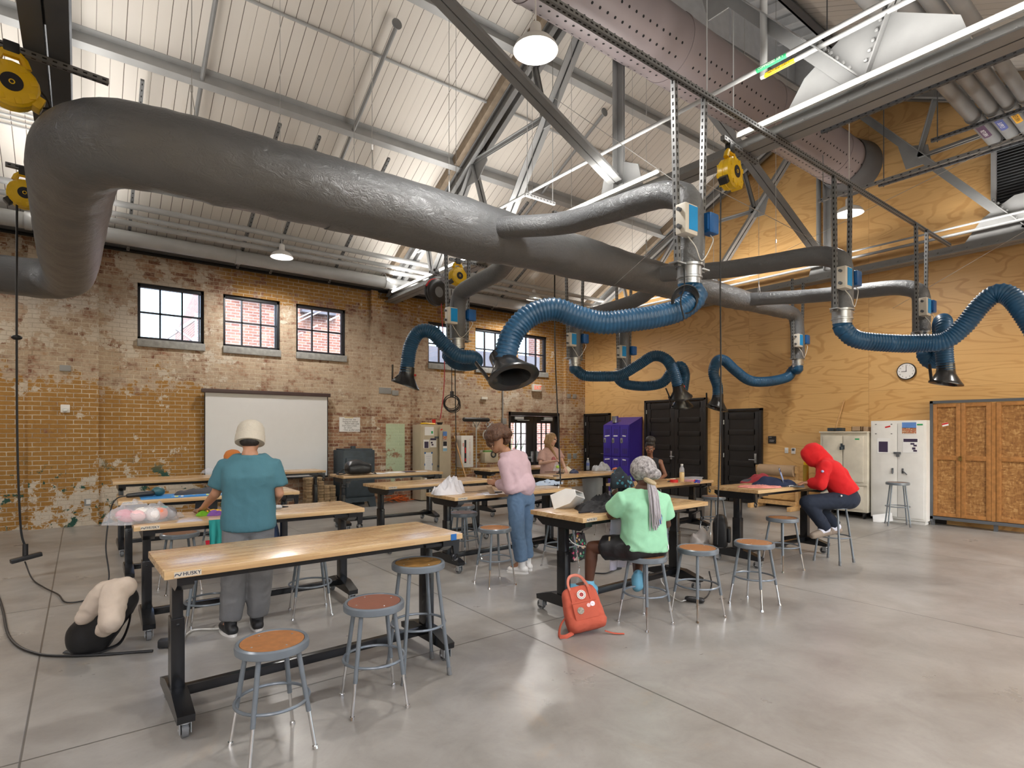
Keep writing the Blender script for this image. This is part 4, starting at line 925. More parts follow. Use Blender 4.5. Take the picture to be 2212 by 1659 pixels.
BN = dict(
 front=('nearest long bench with bare top, blue tape on its right corner', 1.225, 3.68, 1.4, .893, (1,), True, TL, True),
 second=('bench behind the nearest one, holding a plastic bag of scraps and coloured cloth', 1.22, 5.40, -1.2, .895, (1,), True),
 third=('bench third from the front at left, with a blue cutting mat', 1.206, 7.33, -1.0, .893, (1,), True),
 fourth=('taller bench by the ochre brick wall, left of the projection screen', 1.22, 9.10, 0, .972, (), False),
 screenb=('bench partly behind the man, standing below the projection screen', 2.88, 11.25, 0, .862, (1,), False),
 pack=('bench with a black backpack and papers before the dark steel chest', 4.23, 9.10, -1.5, .90, (-1, 1), False),
 bare=('empty narrow looking bench between backpack bench and pink sweater person', 4.02, 7.20, 3.0, .895, (1,), True),
 pink=('bench the person in the pink sweater works at, with paper scraps', 4.21, 5.74, .6, .872, (1,), True),
 rear=('bench in front of the hanging broom and fire cabinet', 6.98, 9.0, 1.0, .90, (), False),
 blond=('bench before the long-haired person, with bottle and grey bag', 7.22, 7.52, 3.0, .85, (), True),
 green=('bench the person in the mint shirt sits at, white paper bag on it', 4.14, 3.66, 1.2, .90, (1,), True),
 bottle=('bench with yellow drink bottle in front of the tall double door', 7.22, 5.62, 0, .83, (1,), False),
 red=('bench with laptop and folded jackets by the red hoodie person', 7.08, 3.75, -3.0, .93, (-1,), False, 1.72))
for k, a in BN.items(): bench(*a)

# ------------------------------------------------------------------ stools
def stool(label, x, y, h, kind='chrome', pad='seat', rot=None):
    rz = rnd.uniform(0, 1.5) if rot is None else rot
    s = thing('stool', label, 'stool', (x, y, 0), rz, 'round grey shop stools'); rr = .178
    rim = MB().lathe([(.05, h - .016), (rr - .028, h - .016), (rr - .022, h - .003), (rr - .010, h), (rr - .002, h - .008), (rr, h - .02), (rr - .002, h - .042), (rr - .008, h - .046), (.05, h - .04)], 36)
    part('seat_rim', rim, M['stool'], s, True)
    p = MB().cyl((0, 0, h - .012), (0, 0, h - .004), rr - .026, rr - .026, 36); pd = part('seat_pad', p, M[pad], s, True)
    r0, r1 = .135, .225; zr = .25*h/.6 + .02
    sc = MB()
    for k in range(4):
        a = k*pi/2; sc.ell((.115*cos(a), .115*sin(a), h - .004), (.006, .006, .003), 8, 5)
    part('screw', sc, M['zinc'], pd, True)
    def at(a, z): f = (h - .045 - z)/(h - .045); q = r0 + (r1-r0)*f; return V((q*cos(a), q*sin(a), z))
    for k in range(4):
        a = k*pi/2 + .5; cut = .19 if kind == 'chrome' else .0
        lg = part('leg', MB().cyl(at(a, h - .04), at(a, cut if cut else .03), .0125, .0125, 12), M['stool'], s, True)
        if kind == 'chrome':
            e = MB().cyl(at(a, .20), at(a, .012), .009, .009, 10); e.cyl(at(a, .016), at(a, .0), .013, .015, 10); part('leg_extension', e, M['chrome'], lg, True)
        else: part('rubber_tip', MB().cyl(at(a, .05), at(a, 0), .015, .016, 12), M['rubber'], lg, True)
    f = (h - .045 - zr)/(h - .045); part('foot_ring', MB().torus((0, 0, zr), r0 + (r1-r0)*f - .004, .0085, 40, 8), M['stool'], s, True)
    return s
pm('worn_hardboard', (.25, .135, .04), .4, 0, .55, 11); M['seat_w'] = _pm['worn_hardboard']
pm('dark_hardboard', (.20, .10, .055), .4, 0, .2, 20); M['seat_d'] = _pm['dark_hardboard']
for a in (('stool nearest the viewer, orange-brown pad with white screws', .775, 3.03, .545, 'chrome', 'seat', .35),
 ('reddish-topped stool just left of the stained one beside the nearest bench', 1.385, 3.17, .60, 'chrome', 'seat_r', .1),
 ('tall stool with stained worn pad and rubber feet, right end of nearest bench', 1.80, 3.40, .735, 'fixed', 'seat_w', .15),
 ('stool in front of the person wearing the pink sweater', 3.48, 4.87, .60, 'chrome', 'seat', .2),
 ('darker glossy stool left of the stool by the pink sweater person', 3.82, 6.02, .60, 'chrome', 'seat_d', .6),
 ('stool tucked furthest under the bench of the pink sweater person', 4.10, 6.50, .62, 'chrome', 'seat_d', .9),
 ('stool the person in the mint shirt sits on', 3.77, 3.10, .575, 'chrome', 'seat', .25),
 ('empty stool right beside the mint shirt person, in front of bench', 4.30, 2.96, .595, 'chrome', 'seat', .1),
 ('stool second to the right of the mint shirt person, in the open', 4.98, 2.82, .585, 'chrome', 'seat', .3),
 ('stool left of the red hoodie person, at the laptop bench', 6.55, 3.36, .605, 'chrome', 'seat', .0),
 ('stool the red hoodie person sits on', 7.42, 3.16, .715, 'fixed', 'seat_d', .2),
 ('tall stool standing alone before the white double cabinet', 11.17, 3.72, .745, 'fixed', 'seat_d', .75),
 ('stool half hidden behind the nearest bench, right of the beanie man', 1.62, 5.08, .59, 'chrome', 'seat_d', .1),
 ('stool half hidden behind the nearest bench, left of the beanie man', .82, 5.06, .59, 'chrome', 'seat_d', .0),
 ('stool under the left end of the scrap-bag bench', .80, 6.62, .585, 'chrome', 'seat_d', .4),
 ('stool beneath the mint shirt bench beside the floral tote', 4.53, 5.0, .585, 'chrome', 'seat_d', .2),
 ('stool between the long-haired person\'s bench and the mint shirt bench', 6.55, 6.10, .60, 'chrome', 'seat_d', .5),
 ('stool at the right end of the yellow bottle bench', 7.75, 5.05, .62, 'chrome', 'seat_d', .3),
 ('stool under the right end of the mint shirt bench', 5.95, 4.7, .60, 'chrome', 'seat_d', .9),
 ('stool under the bench with the blue cutting mat', 1.45, 8.25, .60, 'chrome', 'seat_d', .7),
 ('stool by the pale annex side, behind the yellow bottle bench near the door', 8.6, 6.9, .60, 'chrome', 'seat_d', .2)):
    stool(*a)

# ------------------------------------------------------------------ cabinets and lockers along the walls
def cab(name, label, cat, c, **k): return thing(name, label, cat, c, 0, **k)
def quad(c, w, h, n, mat=0, m=None, tilt=0):
    m = m or MB(); T = face_M(c, n) @ Matrix.Rotation(tilt, 4, 'Z')
    return m.add([T @ V(p) for p in ((-w/2, -h/2, 0), (w/2, -h/2, 0), (w/2, h/2, 0), (-w/2, h/2, 0))], [(0, 1, 2, 3)], mat)
def sheet(name, c, w, h, n, mats, label, cat, extra=None, tilt=0, group=None, parent=None):
    m = MB(); T = face_M(c, n) @ Matrix.Rotation(tilt, 4, 'Z'); m.box((0, 0, 0), (w, h, .0016), M=T)
    for e in extra or ():   # (x, y, w, h, material)
        m.add([T @ V((e[0] + i*e[2]/2, e[1] + j*e[3]/2, .0014)) for i, j in ((-1,-1),(1,-1),(1,1),(-1,1))], [(0,1,2,3)], e[4])
    return part(name, m, mats, parent, False, label) if parent else solo(name, m, mats, label, cat, group, origin=c)
# white double cabinet
wx, y0, y1, zt = 11.53, 3.41, 4.27, 1.81
wc = cab('storage_cabinet', 'white double-door metal cabinet with posters, next to strand-board closet', 'cabinet', (11.76, (y0+y1)/2, 0))
part('body', MB().box((11.77, (y0+y1)/2, (zt + .06)/2 + .0), (.47, y1-y0, zt - .06), bev=.008).box((11.78, (y0+y1)/2, .03), (.42, y1-y0-.06, .06)), M['white'], wc)
for s, (a, b) in enumerate(((y0 + .035, (y0+y1)/2 - .003), ((y0+y1)/2 + .003, y1 - .035))):
    dd = part('door', MB().box((wx - .006, (a+b)/2, .93), (.014, b-a, 1.66), bev=.003), M['white'], wc)
    hy = b - .08 if s == 0 else a + .07
    h = MB().box((wx - .018, hy, .92), (.012, .03, .09), bev=.004); h.cyl((wx - .03, hy, .93), (wx - .034, hy - (.07 if s == 0 else .005), .86), .008); part('handle', h, M['steel_d'], dd)
part('padlock', MB().box((wx - .02, (y0+y1)/2 + .0, 1.235), (.02, .11, .035), bev=.003).box((wx - .024, (y0+y1)/2 - .01, 1.19), (.025, .05, .045), bev=.006), M['steel_d'], wc)
n_ = (-1, 0, 0); PX = wx - .016
sheet('poster', (PX, 4.06, 1.36), .20, .27, n_, [M['paper'], M['dpaper'], M['ink']], 'white sheet with a dark purple star print, left door of the white cabinet', 'poster', [(0, -.02, .145, .19, 1)])
sheet('photo_print', (PX, 3.66, 1.68), .235, .22, n_, [M['paper'], pm('sky_print', (.12, .26, .62), .5), mat_print('hill_houses', [(.45, .20, .10), (.62, .38, .2), (.10, .12, .08), (.7, .6, .45), (.5, .12, .08)], 60)], 'photo print of hillside houses under blue sky, right door of the white cabinet', 'poster', [(0, .045, .215, .10, 1), (0, -.05, .215, .10, 2)])
sheet('poster', (PX, 3.64, 1.37), .23, .25, n_, [M['paper'], M['dpaper']], 'white leaflet with dark heading and small pictures, white cabinet right door', 'poster', [(0, .09, .21, .055, 1), (.03, .03, .06, .03, 1), (-.03 + .1, -.0, .05, .03, 1), (.05, -.05, .05, .04, 1), (.07, -.09, .055, .03, 1)])
for (yy, zz, mt, tl, lb) in ((3.99, 1.70, 'red', .25, 'small red sticker on the white cabinet left door'), (3.50, 1.735, 'green', 0, 'small green sticker at the white cabinet top right')):
    sheet('sticker', (PX, yy, zz), .085, .025, n_, [M[mt]], lb, 'sticker', tilt=tl)
mg = MB()
for yy, zz in ((4.18, 1.745), (3.93, 1.745), (4.18, 1.575), (3.93, 1.575)): mg.box((PX, yy, zz), (.004, .025, .010))
part('magnet', mg, M['ink'], wc)
sheet('paper_sheet', (11.40, 4.03, .07), .30, .22, (-.6, 0, .8), [M['paper']], 'loose white paper slumped at the foot of the white cabinet', 'paper', tilt=.35)
# putty coloured two-tier cabinet on casters
px_, y0, y1 = 11.45, 4.30, 5.13
pc = cab('storage_cabinet', 'putty painted wooden cabinet on casters, left of white cabinet', 'cabinet', (11.7, (y0+y1)/2, 0))
part('body', MB().box((11.71, (y0+y1)/2, .86), (.50, y1-y0, 1.48), bev=.008).box((11.70, (y0+y1)/2, 1.605), (.54, y1-y0+.02, .025), bev=.004).box((px_ + .0, (y0+y1)/2, .63), (.02, y1-y0, .03)), M['putty'], pc)
for a, b, c, d in ((4.36, 4.70, .68, 1.53), (4.72, 5.07, .68, 1.53), (4.36, 4.70, .17, .60), (4.72, 5.07, .17, .60)):
    part('door', MB().box((px_ - .008, (a+b)/2, (c+d)/2), (.02, b-a, d-c), bev=.003), M['putty'], pc)
lk = MB().box((px_ - .03, 4.725, 1.36), (.02, .03, .06)).cyl((px_ - .03, 4.73, 1.33), (px_ - .03, 4.73, 1.27), .03).box((px_ - .03, 4.69, 1.32), (.02, .03, .08)); part('padlock', lk, M['cast'], pc)
cs = MB()
for yy in (y0 + .07, y1 - .07):
    for xx in (11.52, 11.9): cs.tube([(xx, yy - .015, .05), (xx, yy + .015, .05)], .05, 16).box((xx, yy, .105), (.06, .06, .03))
part('caster', cs, M['black_pl'], pc)
sheet('sticker', (px_ - .019, 4.46, 1.475), .075, .025, n_, [M['green']], 'small green sticker on the putty painted cabinet door', 'sticker')
for yy, w, c, lb in ((4.98, .11, 'cast', 'small dark tool case on the putty cabinet, leftmost'), (4.82, .10, 'cast', 'small dark tool case on the putty cabinet, second from left'), (4.52, .16, 'kraft', 'open brown wooden tray on the putty cabinet'), (4.36, .07, 'kraft', 'small brown box at the right end on the putty cabinet')):
    m = MB().box((11.62, yy, 1.655), (.16, w, .065 if c == 'cast' else .10), bev=.005)
    if w == .16: m = MB().box((11.62, yy, 1.625), (.16, w, .012)).box((11.545, yy, 1.665), (.01, w, .09)).box((11.695, yy, 1.665), (.01, w, .09)).box((11.62, yy - .075, 1.665), (.16, .01, .09)).box((11.62, yy + .075, 1.665), (.16, .01, .09))
    solo('case' if c == 'cast' else 'tray' if w == .16 else 'small_box', m, M[c], lb, 'box')
solo('stick', MB().cyl((11.72, 4.98, 1.62), (11.97, 4.90, 2.24), .013, .012), M['stick'], 'plain wooden stick leaning on the plywood above the putty cabinet', 'stick')
# strand-board closet, framed in grey
oc = cab('closet', 'tall closet of strand-board doors in grey steel frame, far right', 'closet', (11.87, 2.0, 0))
ofx, oy1, oy0, oz = 11.74, 3.41, .9, 2.14
f = MB(); f.box((ofx, oy1 - .02, oz/2 + .03), (.08, .045, oz - .06)).box((ofx, (oy0+oy1)/2, oz - .02), (.08, oy1-oy0, .045)).box((ofx, (oy0+oy1)/2, .13), (.08, oy1-oy0, .05)).box((11.87, oy1 - .005, oz/2 + .03), (.24, .012, oz - .06))
for yy in (3.38, 2.53, 1.6): f.box((ofx + .01, yy, .055), (.05, .05, .11))
part('frame', f, M['steel_d'], oc)
for k, (b, a) in enumerate(((3.375, 2.985), (2.98, 2.585), (2.52, 2.10), (2.095, 1.66))):
    d = MB(); z0, z1 = .165, oz - .05; st = .062
    for yy in (a + st/2, b - st/2): d.box((ofx - .012, yy, (z0+z1)/2), (.03, st, z1-z0), bev=.003)
    for z, w in ((z0 + .03, .06), (z1 - .03, .06), (1.17, .075)): d.box((ofx - .012, (a+b)/2, z), (.03, b-a-2*st, w), bev=.003)
    dr = part('door', d, M['osbrail'], oc); part('panel', MB().box((ofx + .0, (a+b)/2, (z0+z1)/2), (.016, b-a-.08, z1-z0-.06)), M['osb'], dr)
d = MB().box((ofx - .008, 2.553, 1.12), (.035, .055, 1.92)); part('mullion', d, M['osbrail'], oc)
lk = MB().box((ofx - .04, 2.985, 1.15), (.02, .045, .05)).torus((ofx - .04, 2.985, 1.185), .018, .005, 12, 5, rot=(0, pi/2, 0)); part('padlock', lk, pm('brass', (.5, .36, .12), .3, .9), oc)
sheet('sticker', (ofx - .026 + .018, 3.20, 1.735), .09, .055, n_, [M['paper'], M['red']], 'red and white sticker on the strand-board closet door', 'sticker', [(0, .012, .09, .026, 1)], tilt=.25)
# purple lockers
lx, y0, y1, zt = 11.47, 9.96, 10.89, 1.80
lo = cab('locker_unit', 'violet three-wide two-tier lockers before the dark door', 'lockers', (11.7, (y0+y1)/2, 0))
part('body', MB().prism([(11.99, .04), (lx, .04), (lx, zt), (11.99, zt + .22)], y0, y1, 'y').box((11.72, (y0+y1)/2, .04), (.44, y1-y0-.04, .08)), M['locker'], lo)
for i in range(3):
    for j in range(2):
        a = y0 + .02 + i*.303; z0 = .13 + j*.83; m = MB().box((lx - .008, a + .145, z0 + .40), (.018, .285, .80), bev=.004)
        for q in range(5):
            for zz in (z0 + .14, z0 + .66): m.box((lx - .0175, a + .06 + .035*q, zz), (.002, .012, .14), mat=1)
        dr = part('door', m, [M['locker'], M['dpaper']], lo); h = MB().box((lx - .02, a + .235, z0 + .42), (.012, .075, .13), bev=.01, mat=0); h.box((lx - .027, a + .235, z0 + .41), (.006, .04, .08), mat=1)
        part('latch', h, [M['zinc'], M['steel_d']], dr)
        part('name_tape', quad((lx - .0185, a + .15, z0 + (.545 if j else .74)), .12 + .03*i, .03, n_, tilt=.1*(i-1)), M['paper'], dr)
bk = MB().lathe([(.001, 0), (.075, 0), (.088, .165), (.092, .17), (.086, .17), (.074, .012), (.001, .012)], 24, M=Matrix.Translation((11.62, 10.60, 1.87)))
solo('paint_can', bk, M['zinc'], 'open galvanised can on top of the violet lockers', 'can')
# beige cabinet at the brick wall
bx0, bx1, by, zt = 6.27, 7.06, 11.72, 1.78
bc = cab('storage_cabinet', 'beige metal cabinet against the brick wall with papers on its doors', 'cabinet', ((bx0+bx1)/2, 11.9, 0))
part('body', MB().box(((bx0+bx1)/2, 11.93, zt/2 + .01), (bx1-bx0, .42, zt - .02), bev=.008), M['beige'], bc)
part('door', MB().box((bx0 + .225, by - .008, .90), (.40, .018, 1.66), bev=.003), M['beige'], bc)
m = MB().box((0, 0, 0), (.36, .018, 1.66), bev=.003, M=Matrix.Translation((bx0 + .62, by - .05, .90)) @ Matrix.Rotation(.22, 4, 'Z')); part('door', m, M['beige'], bc)
part('hasp', MB().box((bx0 + .40, by - .03, 1.48), (.10, .03, .05), bev=.004).box((bx0 + .44, by - .04, .80), (.03, .03, .05)), M['steel_d'], bc)
nb_ = (0, -1, 0); BY = by - .019
sheet('notice', (bx0 + .21, BY, 1.63), .24, .20, nb_, [M['paper'], M['green']], 'white notice with a green block on the beige cabinet', 'notice', [(.075, -.03, .05, .06, 1)])
sheet('poster', (bx0 + .135, BY, 1.33), .15, .20, nb_, [M['paper'], M['dpaper']], 'white sheet with dark print, left on the beige cabinet', 'poster', [(0, -.02, .11, .15, 1)])
sheet('poster', (bx0 + .315, BY, 1.36), .17, .22, nb_, [M['paper'], M['dpaper']], 'white leaflet with dark heading and pictures on the beige cabinet', 'poster', [(0, .08, .16, .05, 1), (-.04, 0, .05, .04, 1), (-.02, -.05, .05, .04, 1)])
lst = sheet('paper_list', (bx0 + .19, BY, .80), .20, .66, nb_, [M['paper'], M['blue'], pm('faint_writing', (.55, .55, .58), .8)], 'long white paper list fixed by blue tape on the beige cabinet', 'notice', [(-.09, .32, .04, .04, 1), (.09, .32, .04, .04, 1), (-.10, .05, .02, .05, 1), (.10, .05, .02, .05, 1)] + [(0, .24 - .045*k, .13 - .02*(k % 3), .008, 2) for k in range(10)])
sheet('photo_print', (bx0 + .60, by - .078, 1.52), .13, .20, (.22, -.97, 0), [_pm['sky_print'], bpy.data.materials['hill_houses']], 'blue-sky photo print on the open beige cabinet door', 'poster', [(0, -.05, .13, .09, 1)])
sheet('photo_print', (bx0 + .60, by - .078, 1.27), .13, .24, (.22, -.97, 0), [M['paper'], M['ink'], pm('light_blue_print', (.25, .45, .6), .6)], 'black and white photo strip on the open beige cabinet door', 'poster', [(0, .06, .12, .11, 1), (0, -.08, .13, .07, 2)])
sheet('sticker', (bx0 + .50, by - .088, 1.665), .06, .03, (.22, -.97, 0), [M['red']], 'small red sticker on the open beige cabinet door', 'sticker', tilt=.3)
solo('party_cup', MB().lathe([(.001, 0), (.036, 0), (.048, .125), (.050, .128), (.044, .128), (.032, .01), (.001, .01)], 20, M=Matrix.Translation((bx0 + .40, 11.82, zt))), M['red'], 'red plastic cup standing on top of the beige cabinet', 'cup')
solo('yellow_sleeve', MB().tube(smoothpath([(bx0 + .02, 11.76, zt + .025), (bx0 + .15, 11.75, zt + .03), (bx0 + .32, 11.77, zt + .024), (bx0 + .40, 11.78, zt + .02)], 6), .026, 8, flat=.7), M['yellow'], 'yellow cloth roll lying on top of the beige cabinet', 'cloth')
solo('dark_bowl', MB().lathe([(.001, 0), (.05, 0), (.085, .06), (.08, .06), (.045, .01), (.001, .01)], 20, M=Matrix.Translation((bx0 + .56, 11.82, zt))), M['black_pl'], 'dark shallow bowl right of the red cup on the beige cabinet', 'bowl')
# dark steel chest
kc = cab('steel_chest', 'dark blue-grey cast steel chest on short legs near the brick wall', 'chest', (4.75, 11.85, 0))
kx0, kx1, ky = 4.36, 5.06, 11.52
part('body', MB().box(((kx0+kx1)/2, ky + .32, .72), (kx1-kx0, .60, 1.0), bev=.02).box(((kx0+kx1)/2, ky + .30, 1.235), (.62, .5, .03)).box((kx0 + .3, ky + .25, 1.275), (.09, .09, .06), bev=.01), M['cast'], kc)
part('door', MB().box(((kx0+kx1)/2, ky, .66), (.60, .04, .80), bev=.012), M['cast'], kc)
part('door_handle', MB().cyl((kx0 + .08, ky - .03, .45), (kx0 + .08, ky - .03, .62), .012).box((kx0 + .10, ky - .03, .535), (.06, .02, .03)), M['steel_d'], kc)
part('base', MB().prism([(kx0, .22), (kx1, .22), (kx1 + .02, 0), (kx1 - .12, 0), (kx1 - .16, .12), (kx0 + .16, .12), (kx0 + .12, 0), (kx0 - .02, 0)], ky + .0, ky + .06, 'y').box(((kx0+kx1)/2, ky + .5, .1), (.6, .06, .2)), M['cast'], kc)
r0 = random.Random(3); spots_ = []
for lv in range(11):
    for k in range(5):
        if lv > 7 and k > 2: continue
        spots_.append((3.74 + .125*k + r0.uniform(-.004, .004), 11.93 + r0.uniform(-.02, .02), .06*lv, r0.uniform(-.03, .03)))
pb = None
for x, y, z, a in spots_:
    if pb is None: pb = solo('brick', MB().box((0, 0, .0275), (.116, .24, .055), bev=.004), M['tanpile'], 'tan brick in the neat stack on the floor below the screen edge', 'brick', 'tan bricks stacked below the screen'); o = pb
    else: o = pb.copy(); COL.objects.link(o)
    o.location = (x, y, z); o.rotation_euler = (0, 0, a)
# paper-roll rack at the plywood wall
rk = cab('paper_roll_rack', 'timber floor rack holding a wide roll of brown paper', 'rack', (11.7, 6.1, 0))
m = MB()
for yy in (5.68, 6.52): m.box((11.62, yy, .045), (.62, .07, .09), bev=.006).box((11.68, yy, .46), (.06, .06, .76)).box((11.68, yy, .83), (.14, .045, .14))
m.box((11.62, 6.1, .13), (.05, .85, .08)).box((11.68, 6.1, .62), (.04, .85, .07)); part('frame', m, M['wood'], rk)
part('paper_roll', MB().tube([(11.66, 5.72, .80), (11.66, 6.48, .80)], .12, 28), M['kraft'], rk)
part('back_panel', MB().box((11.74, 6.1, .40), (.015, .84, .42)), M['ply'], rk)
# ------------------------------------------------------------------ fixtures on the brick wall
def wall_at(px, py, off=0.0): return spot(px, py, y=BRICK_Y - off)
scn = thing('projection_screen', 'white projection screen pulled down over the brick wall', 'screen', (3.05, 12.13, .65))
sx0, sx1 = 1.87, 4.24
part('screen_fabric', MB().box(((sx0+sx1)/2, 12.13, 1.52), (sx1-sx0, .006, 1.70)), M['screen'], scn)
part('border', MB().box((sx0 + .007, 12.128, 1.52), (.016, .009, 1.70)).box((sx1 - .007, 12.128, 1.52), (.016, .009, 1.70)), M['ink'], scn)
part('case', MB().box(((sx0+sx1)/2, 12.14, 2.40), (sx1-sx0+.10, .10, .075), bev=.01).box((3.4, 12.085, 2.385), (.05, .012, .02)), pm('dark_brown_case', (.06, .035, .035), .4), scn)
part('bottom_bar', MB().box(((sx0+sx1)/2, 12.13, .655), (sx1-sx0, .04, .035), bev=.008), M['black_pl'], scn)
def conduit_run(pts, r, label, boxes=(), mat='steel'):
    m = MB().tube(smoothpath(pts, 4) if len(pts) > 2 else pts, r, 8)
    for c, d in boxes: m.box(c, d, bev=.008)
    solo('wall_conduit', m, M[mat], label, 'conduit', 'grey conduits on the brick wall')
def vx(px): return spot(px, 900, y=12.16).x
x = vx(189); conduit_run([(x, 12.165, 4.6), (x, 12.165, .44)], .014, 'grey conduit down the left brick pier to a low outlet box', [((x, 12.16, .40), (.09, .07, .12)), ((x, 12.165, 2.95), (.04, .03, .05))])
o = MB().box((x + .012, 12.121, .41), (.06, .006, .075)); solo('outlet', o, M['white'], 'white double outlet face on the low grey box of the left pier', 'outlet')
x = vx(141); conduit_run([(x, 12.165, 2.62), (x, 12.165, 2.08)], .014, 'short grey conduit above the white fire alarm', [((x, 12.15, 2.68), (.15, .08, .10)), ((x, 12.17, 2.35), (.03, .02, .05))])
fa = thing('fire_alarm', 'white square fire alarm strobe on the left brick pier', 'alarm', (x, 12.15, 2.0)); part('housing', MB().box((x, 12.15, 2.0), (.125, .07, .135), bev=.012), M['white'], fa); part('lens', MB().box((x, 12.112, 1.975), (.06, .02, .04), bev=.008), M['zinc'], fa)
x = vx(808.5); conduit_run([(x, 12.22, 4.86), (x, 12.22, 2.22)], .016, 'grey conduit beside the third window ending in a box', [((x, 12.21, 2.17), (.12, .07, .13))])
x = vx(868); conduit_run([(x, 12.17, 4.6), (x, 12.17, .25)], .018, 'grey conduit down the right side of the second pier', [])
x = vx(851); conduit_run([(x, 12.17, 2.5), (x, 12.17, .25)], .018, 'grey conduit on the second pier across the pale green patch', [((x - .23, 12.16, 2.56), (.30, .07, .14)), ((x + .02, 12.16, 2.52), (.16, .07, .12))])
x = vx(1089); conduit_run([(x, 12.22, 2.75), (x, 12.22, 1.97)], .018, 'grey conduit left of the glazed door', [((x + .02, 12.2, 1.90), (.13, .08, .16))])
for px, lb in ((1228, 'left of the twin conduits at the wall corner'), (1240, 'right of the twin conduits at the wall corner')):
    x = vx(px); conduit_run([(x, 12.17, 2.6), (x, 12.17, .95)], .02, 'grey conduit, ' + lb, [((x, 12.15, .90), (.13, .08, .15)), ((x - .0, 12.16, 2.66), (.14, .07, .13))])
c = wall_at(755.5, 917); n = sheet('handwritten_notice', c + V((0, -.004, 0)), .48, .325, (0, -1, 0), [M['paper']], 'white handwritten notice taped to bricks right of the screen', 'notice')
t = MB()
for k, (tx, ln) in enumerate((('Protect hair, skin', .0), ('Parking lot removal', .02), ('- Return with a plan', .05), ('Don\'t leave a mess', .0), ('for others', -.03), ('- Clean up after yourself', .06))):
    t.text(tx, .052, face_M(c + V((ln - .01, -.0075, .11 - .046*k)), (0, -1, 0)), squash=.85)
part('handwriting', t, M['ink'], n)
part('tape', MB().box(c + V((-.02, -.006, .155)), (.20, .002, .03)), pm('tan_tape', (.62, .52, .33), .6), n)
ec = spot(1159, 838, y=12.18); es = thing('exit_sign', 'white exit sign with red letters high on the bricks', 'sign', ec)
part('housing', MB().box(ec, (.31, .07, .20), bev=.012), M['ivory'], es)
part('lettering', MB().text('EXIT', .15, face_M(ec + V((.02, -.0365, 0)), (0, -1, 0)), squash=.85), M['exit'], es)
c = spot(1046.5, 860, y=12.21); solo('wall_plate', MB().box(c, (.19, .03, .07), bev=.006), M['ivory'], 'small blank white plate on bricks below the rear windows', 'plate')
# extinguisher cabinet
c = spot(1004, 975, y=12.12); fx = thing('extinguisher_cabinet', 'white fire extinguisher cabinet on the brick wall', 'cabinet', c)
part('cabinet_box', MB().box(c, (.36, .24, .80), bev=.012), M['white'], fx)
part('glass_slot', MB().box(c + V((-.06, -.121, .0)), (.055, .006, .58), bev=.002), M['ink'], fx)
part('extinguisher', MB().cyl(c + V((-.06, -.125, -.25)), c + V((-.06, -.125, -.17)), .02).box(c + V((-.06, -.126, .03)), (.03, .004, .14)), M['red'], fx)
t = MB()
for k, ch in enumerate('FIREEXTINGUISHER'): t.text(ch, .042, face_M(c + V((.075, -.1215, .30 - .040*k)), (0, -1, 0)))
for k in range(3): t.box(c + V((-.12, -.121, .20 - .03*k)), (.03, .003, .018))
part('lettering', t, M['red'], fx)
# broom, stick, tool hook
c = spot(1029, 909, y=12.10); b = thing('push_broom', 'push broom hung head up with black bristles', 'broom', c)
part('bristles', MB().cap(c + V((-.36, 0, .03)), c + V((.36, 0, .03)), .055, fl=((0, 1, 0), .9)), M['black_pl'], b); part('handle', MB().cyl(c, c + V((.03, .05, -1.75)), .016), M['steel_l'], b); part('brace', MB().cyl(c + V((0, 0, -.18)), c + V((.12, 0, 0)), .008).cyl(c + V((0, 0, -.18)), c + V((-.12, 0, 0)), .008), M['steel_d'], b)
solo('broom_stick', MB().cyl(spot(981, 942, y=12.2), spot(1012, 1052, y=11.2), .018), M['stick'], 'bare brown stick leaning beside the fire extinguisher cabinet', 'stick')
c = spot(1057, 925, y=12.14); hk = thing('hanging_strainers', 'metal strainers and hoses hung on wall hooks behind the curly-haired person', 'tools', c)
m = MB(); 
for dx, z in ((-.05, .1), (.08, .08)): m.torus(c + V((dx, 0, z)), .055, .012, 20, 6, rot=(pi/2, 0, 0)).cyl(c + V((dx, 0, z - .05)), c + V((dx, 0, z - .5)), .012); 
m.torus(c + V((-.08, -.02, -.18)), .13, .014, 26, 6, rot=(pi/2, .3, 0)); part('tool', m, M['zinc'], hk)
c = spot(1057, 988, y=12.05); bn = thing('wall_bin', 'beige plastic bin on the brick wall with a loop of black hose', 'bin', c)
part('bin_body', MB().box(c, (.44, .22, .28), bev=.04), M['beige'], bn); part('hose_loop', MB().torus(c + V((.05, -.12, .08)), .07, .02, 20, 8, rot=(pi/2, 0, 0)), M['black_pl'], bn); part('greenery', MB().box(c + V((-.06, -.02, .16)), (.25, .12, .05), bev=.02), bpy.data.materials['leaf_green'], bn)
# orange cord heap, grey bins
m = MB(); r0 = random.Random(5); c = spot(852, 1082, z=.01)
for k in range(13):
    m.torus(c + V((r0.uniform(-.16, .16), r0.uniform(-.10, .10), .02 + .008*k)), r0.uniform(.12, .24), .008, 22, 6, rot=(r0.uniform(-.35, .35), r0.uniform(-.35, .35), 0))
m.tube(smoothpath([c + V((.1, 0, .02)), c + V((.35, -.1, .012)), c + V((.55, .0, .01)), c + V((.45, .15, .01))], 6), .008, 6)
solo('extension_cable', m, pm('orange_cable', (.62, .12, .02), .5), 'heap of orange extension cord on the floor by the beige cabinet', 'cord')
def bucket(c, r, h, mat, name, label, cat):
    solo(name, MB().lathe([(.001, 0), (r*.82, 0), (r, h), (r + .012, h), (r + .012, h - .02), (r*.97, h - .02), (r*.80, .012), (.001, .012)], 28, M=Matrix.Translation(c)), M[mat], label, cat)
bucket(spot(826, 1083, z=0), .14, .30, 'steel_l', 'bucket', 'pale grey bucket on the floor beside the steel chest', 'bucket')
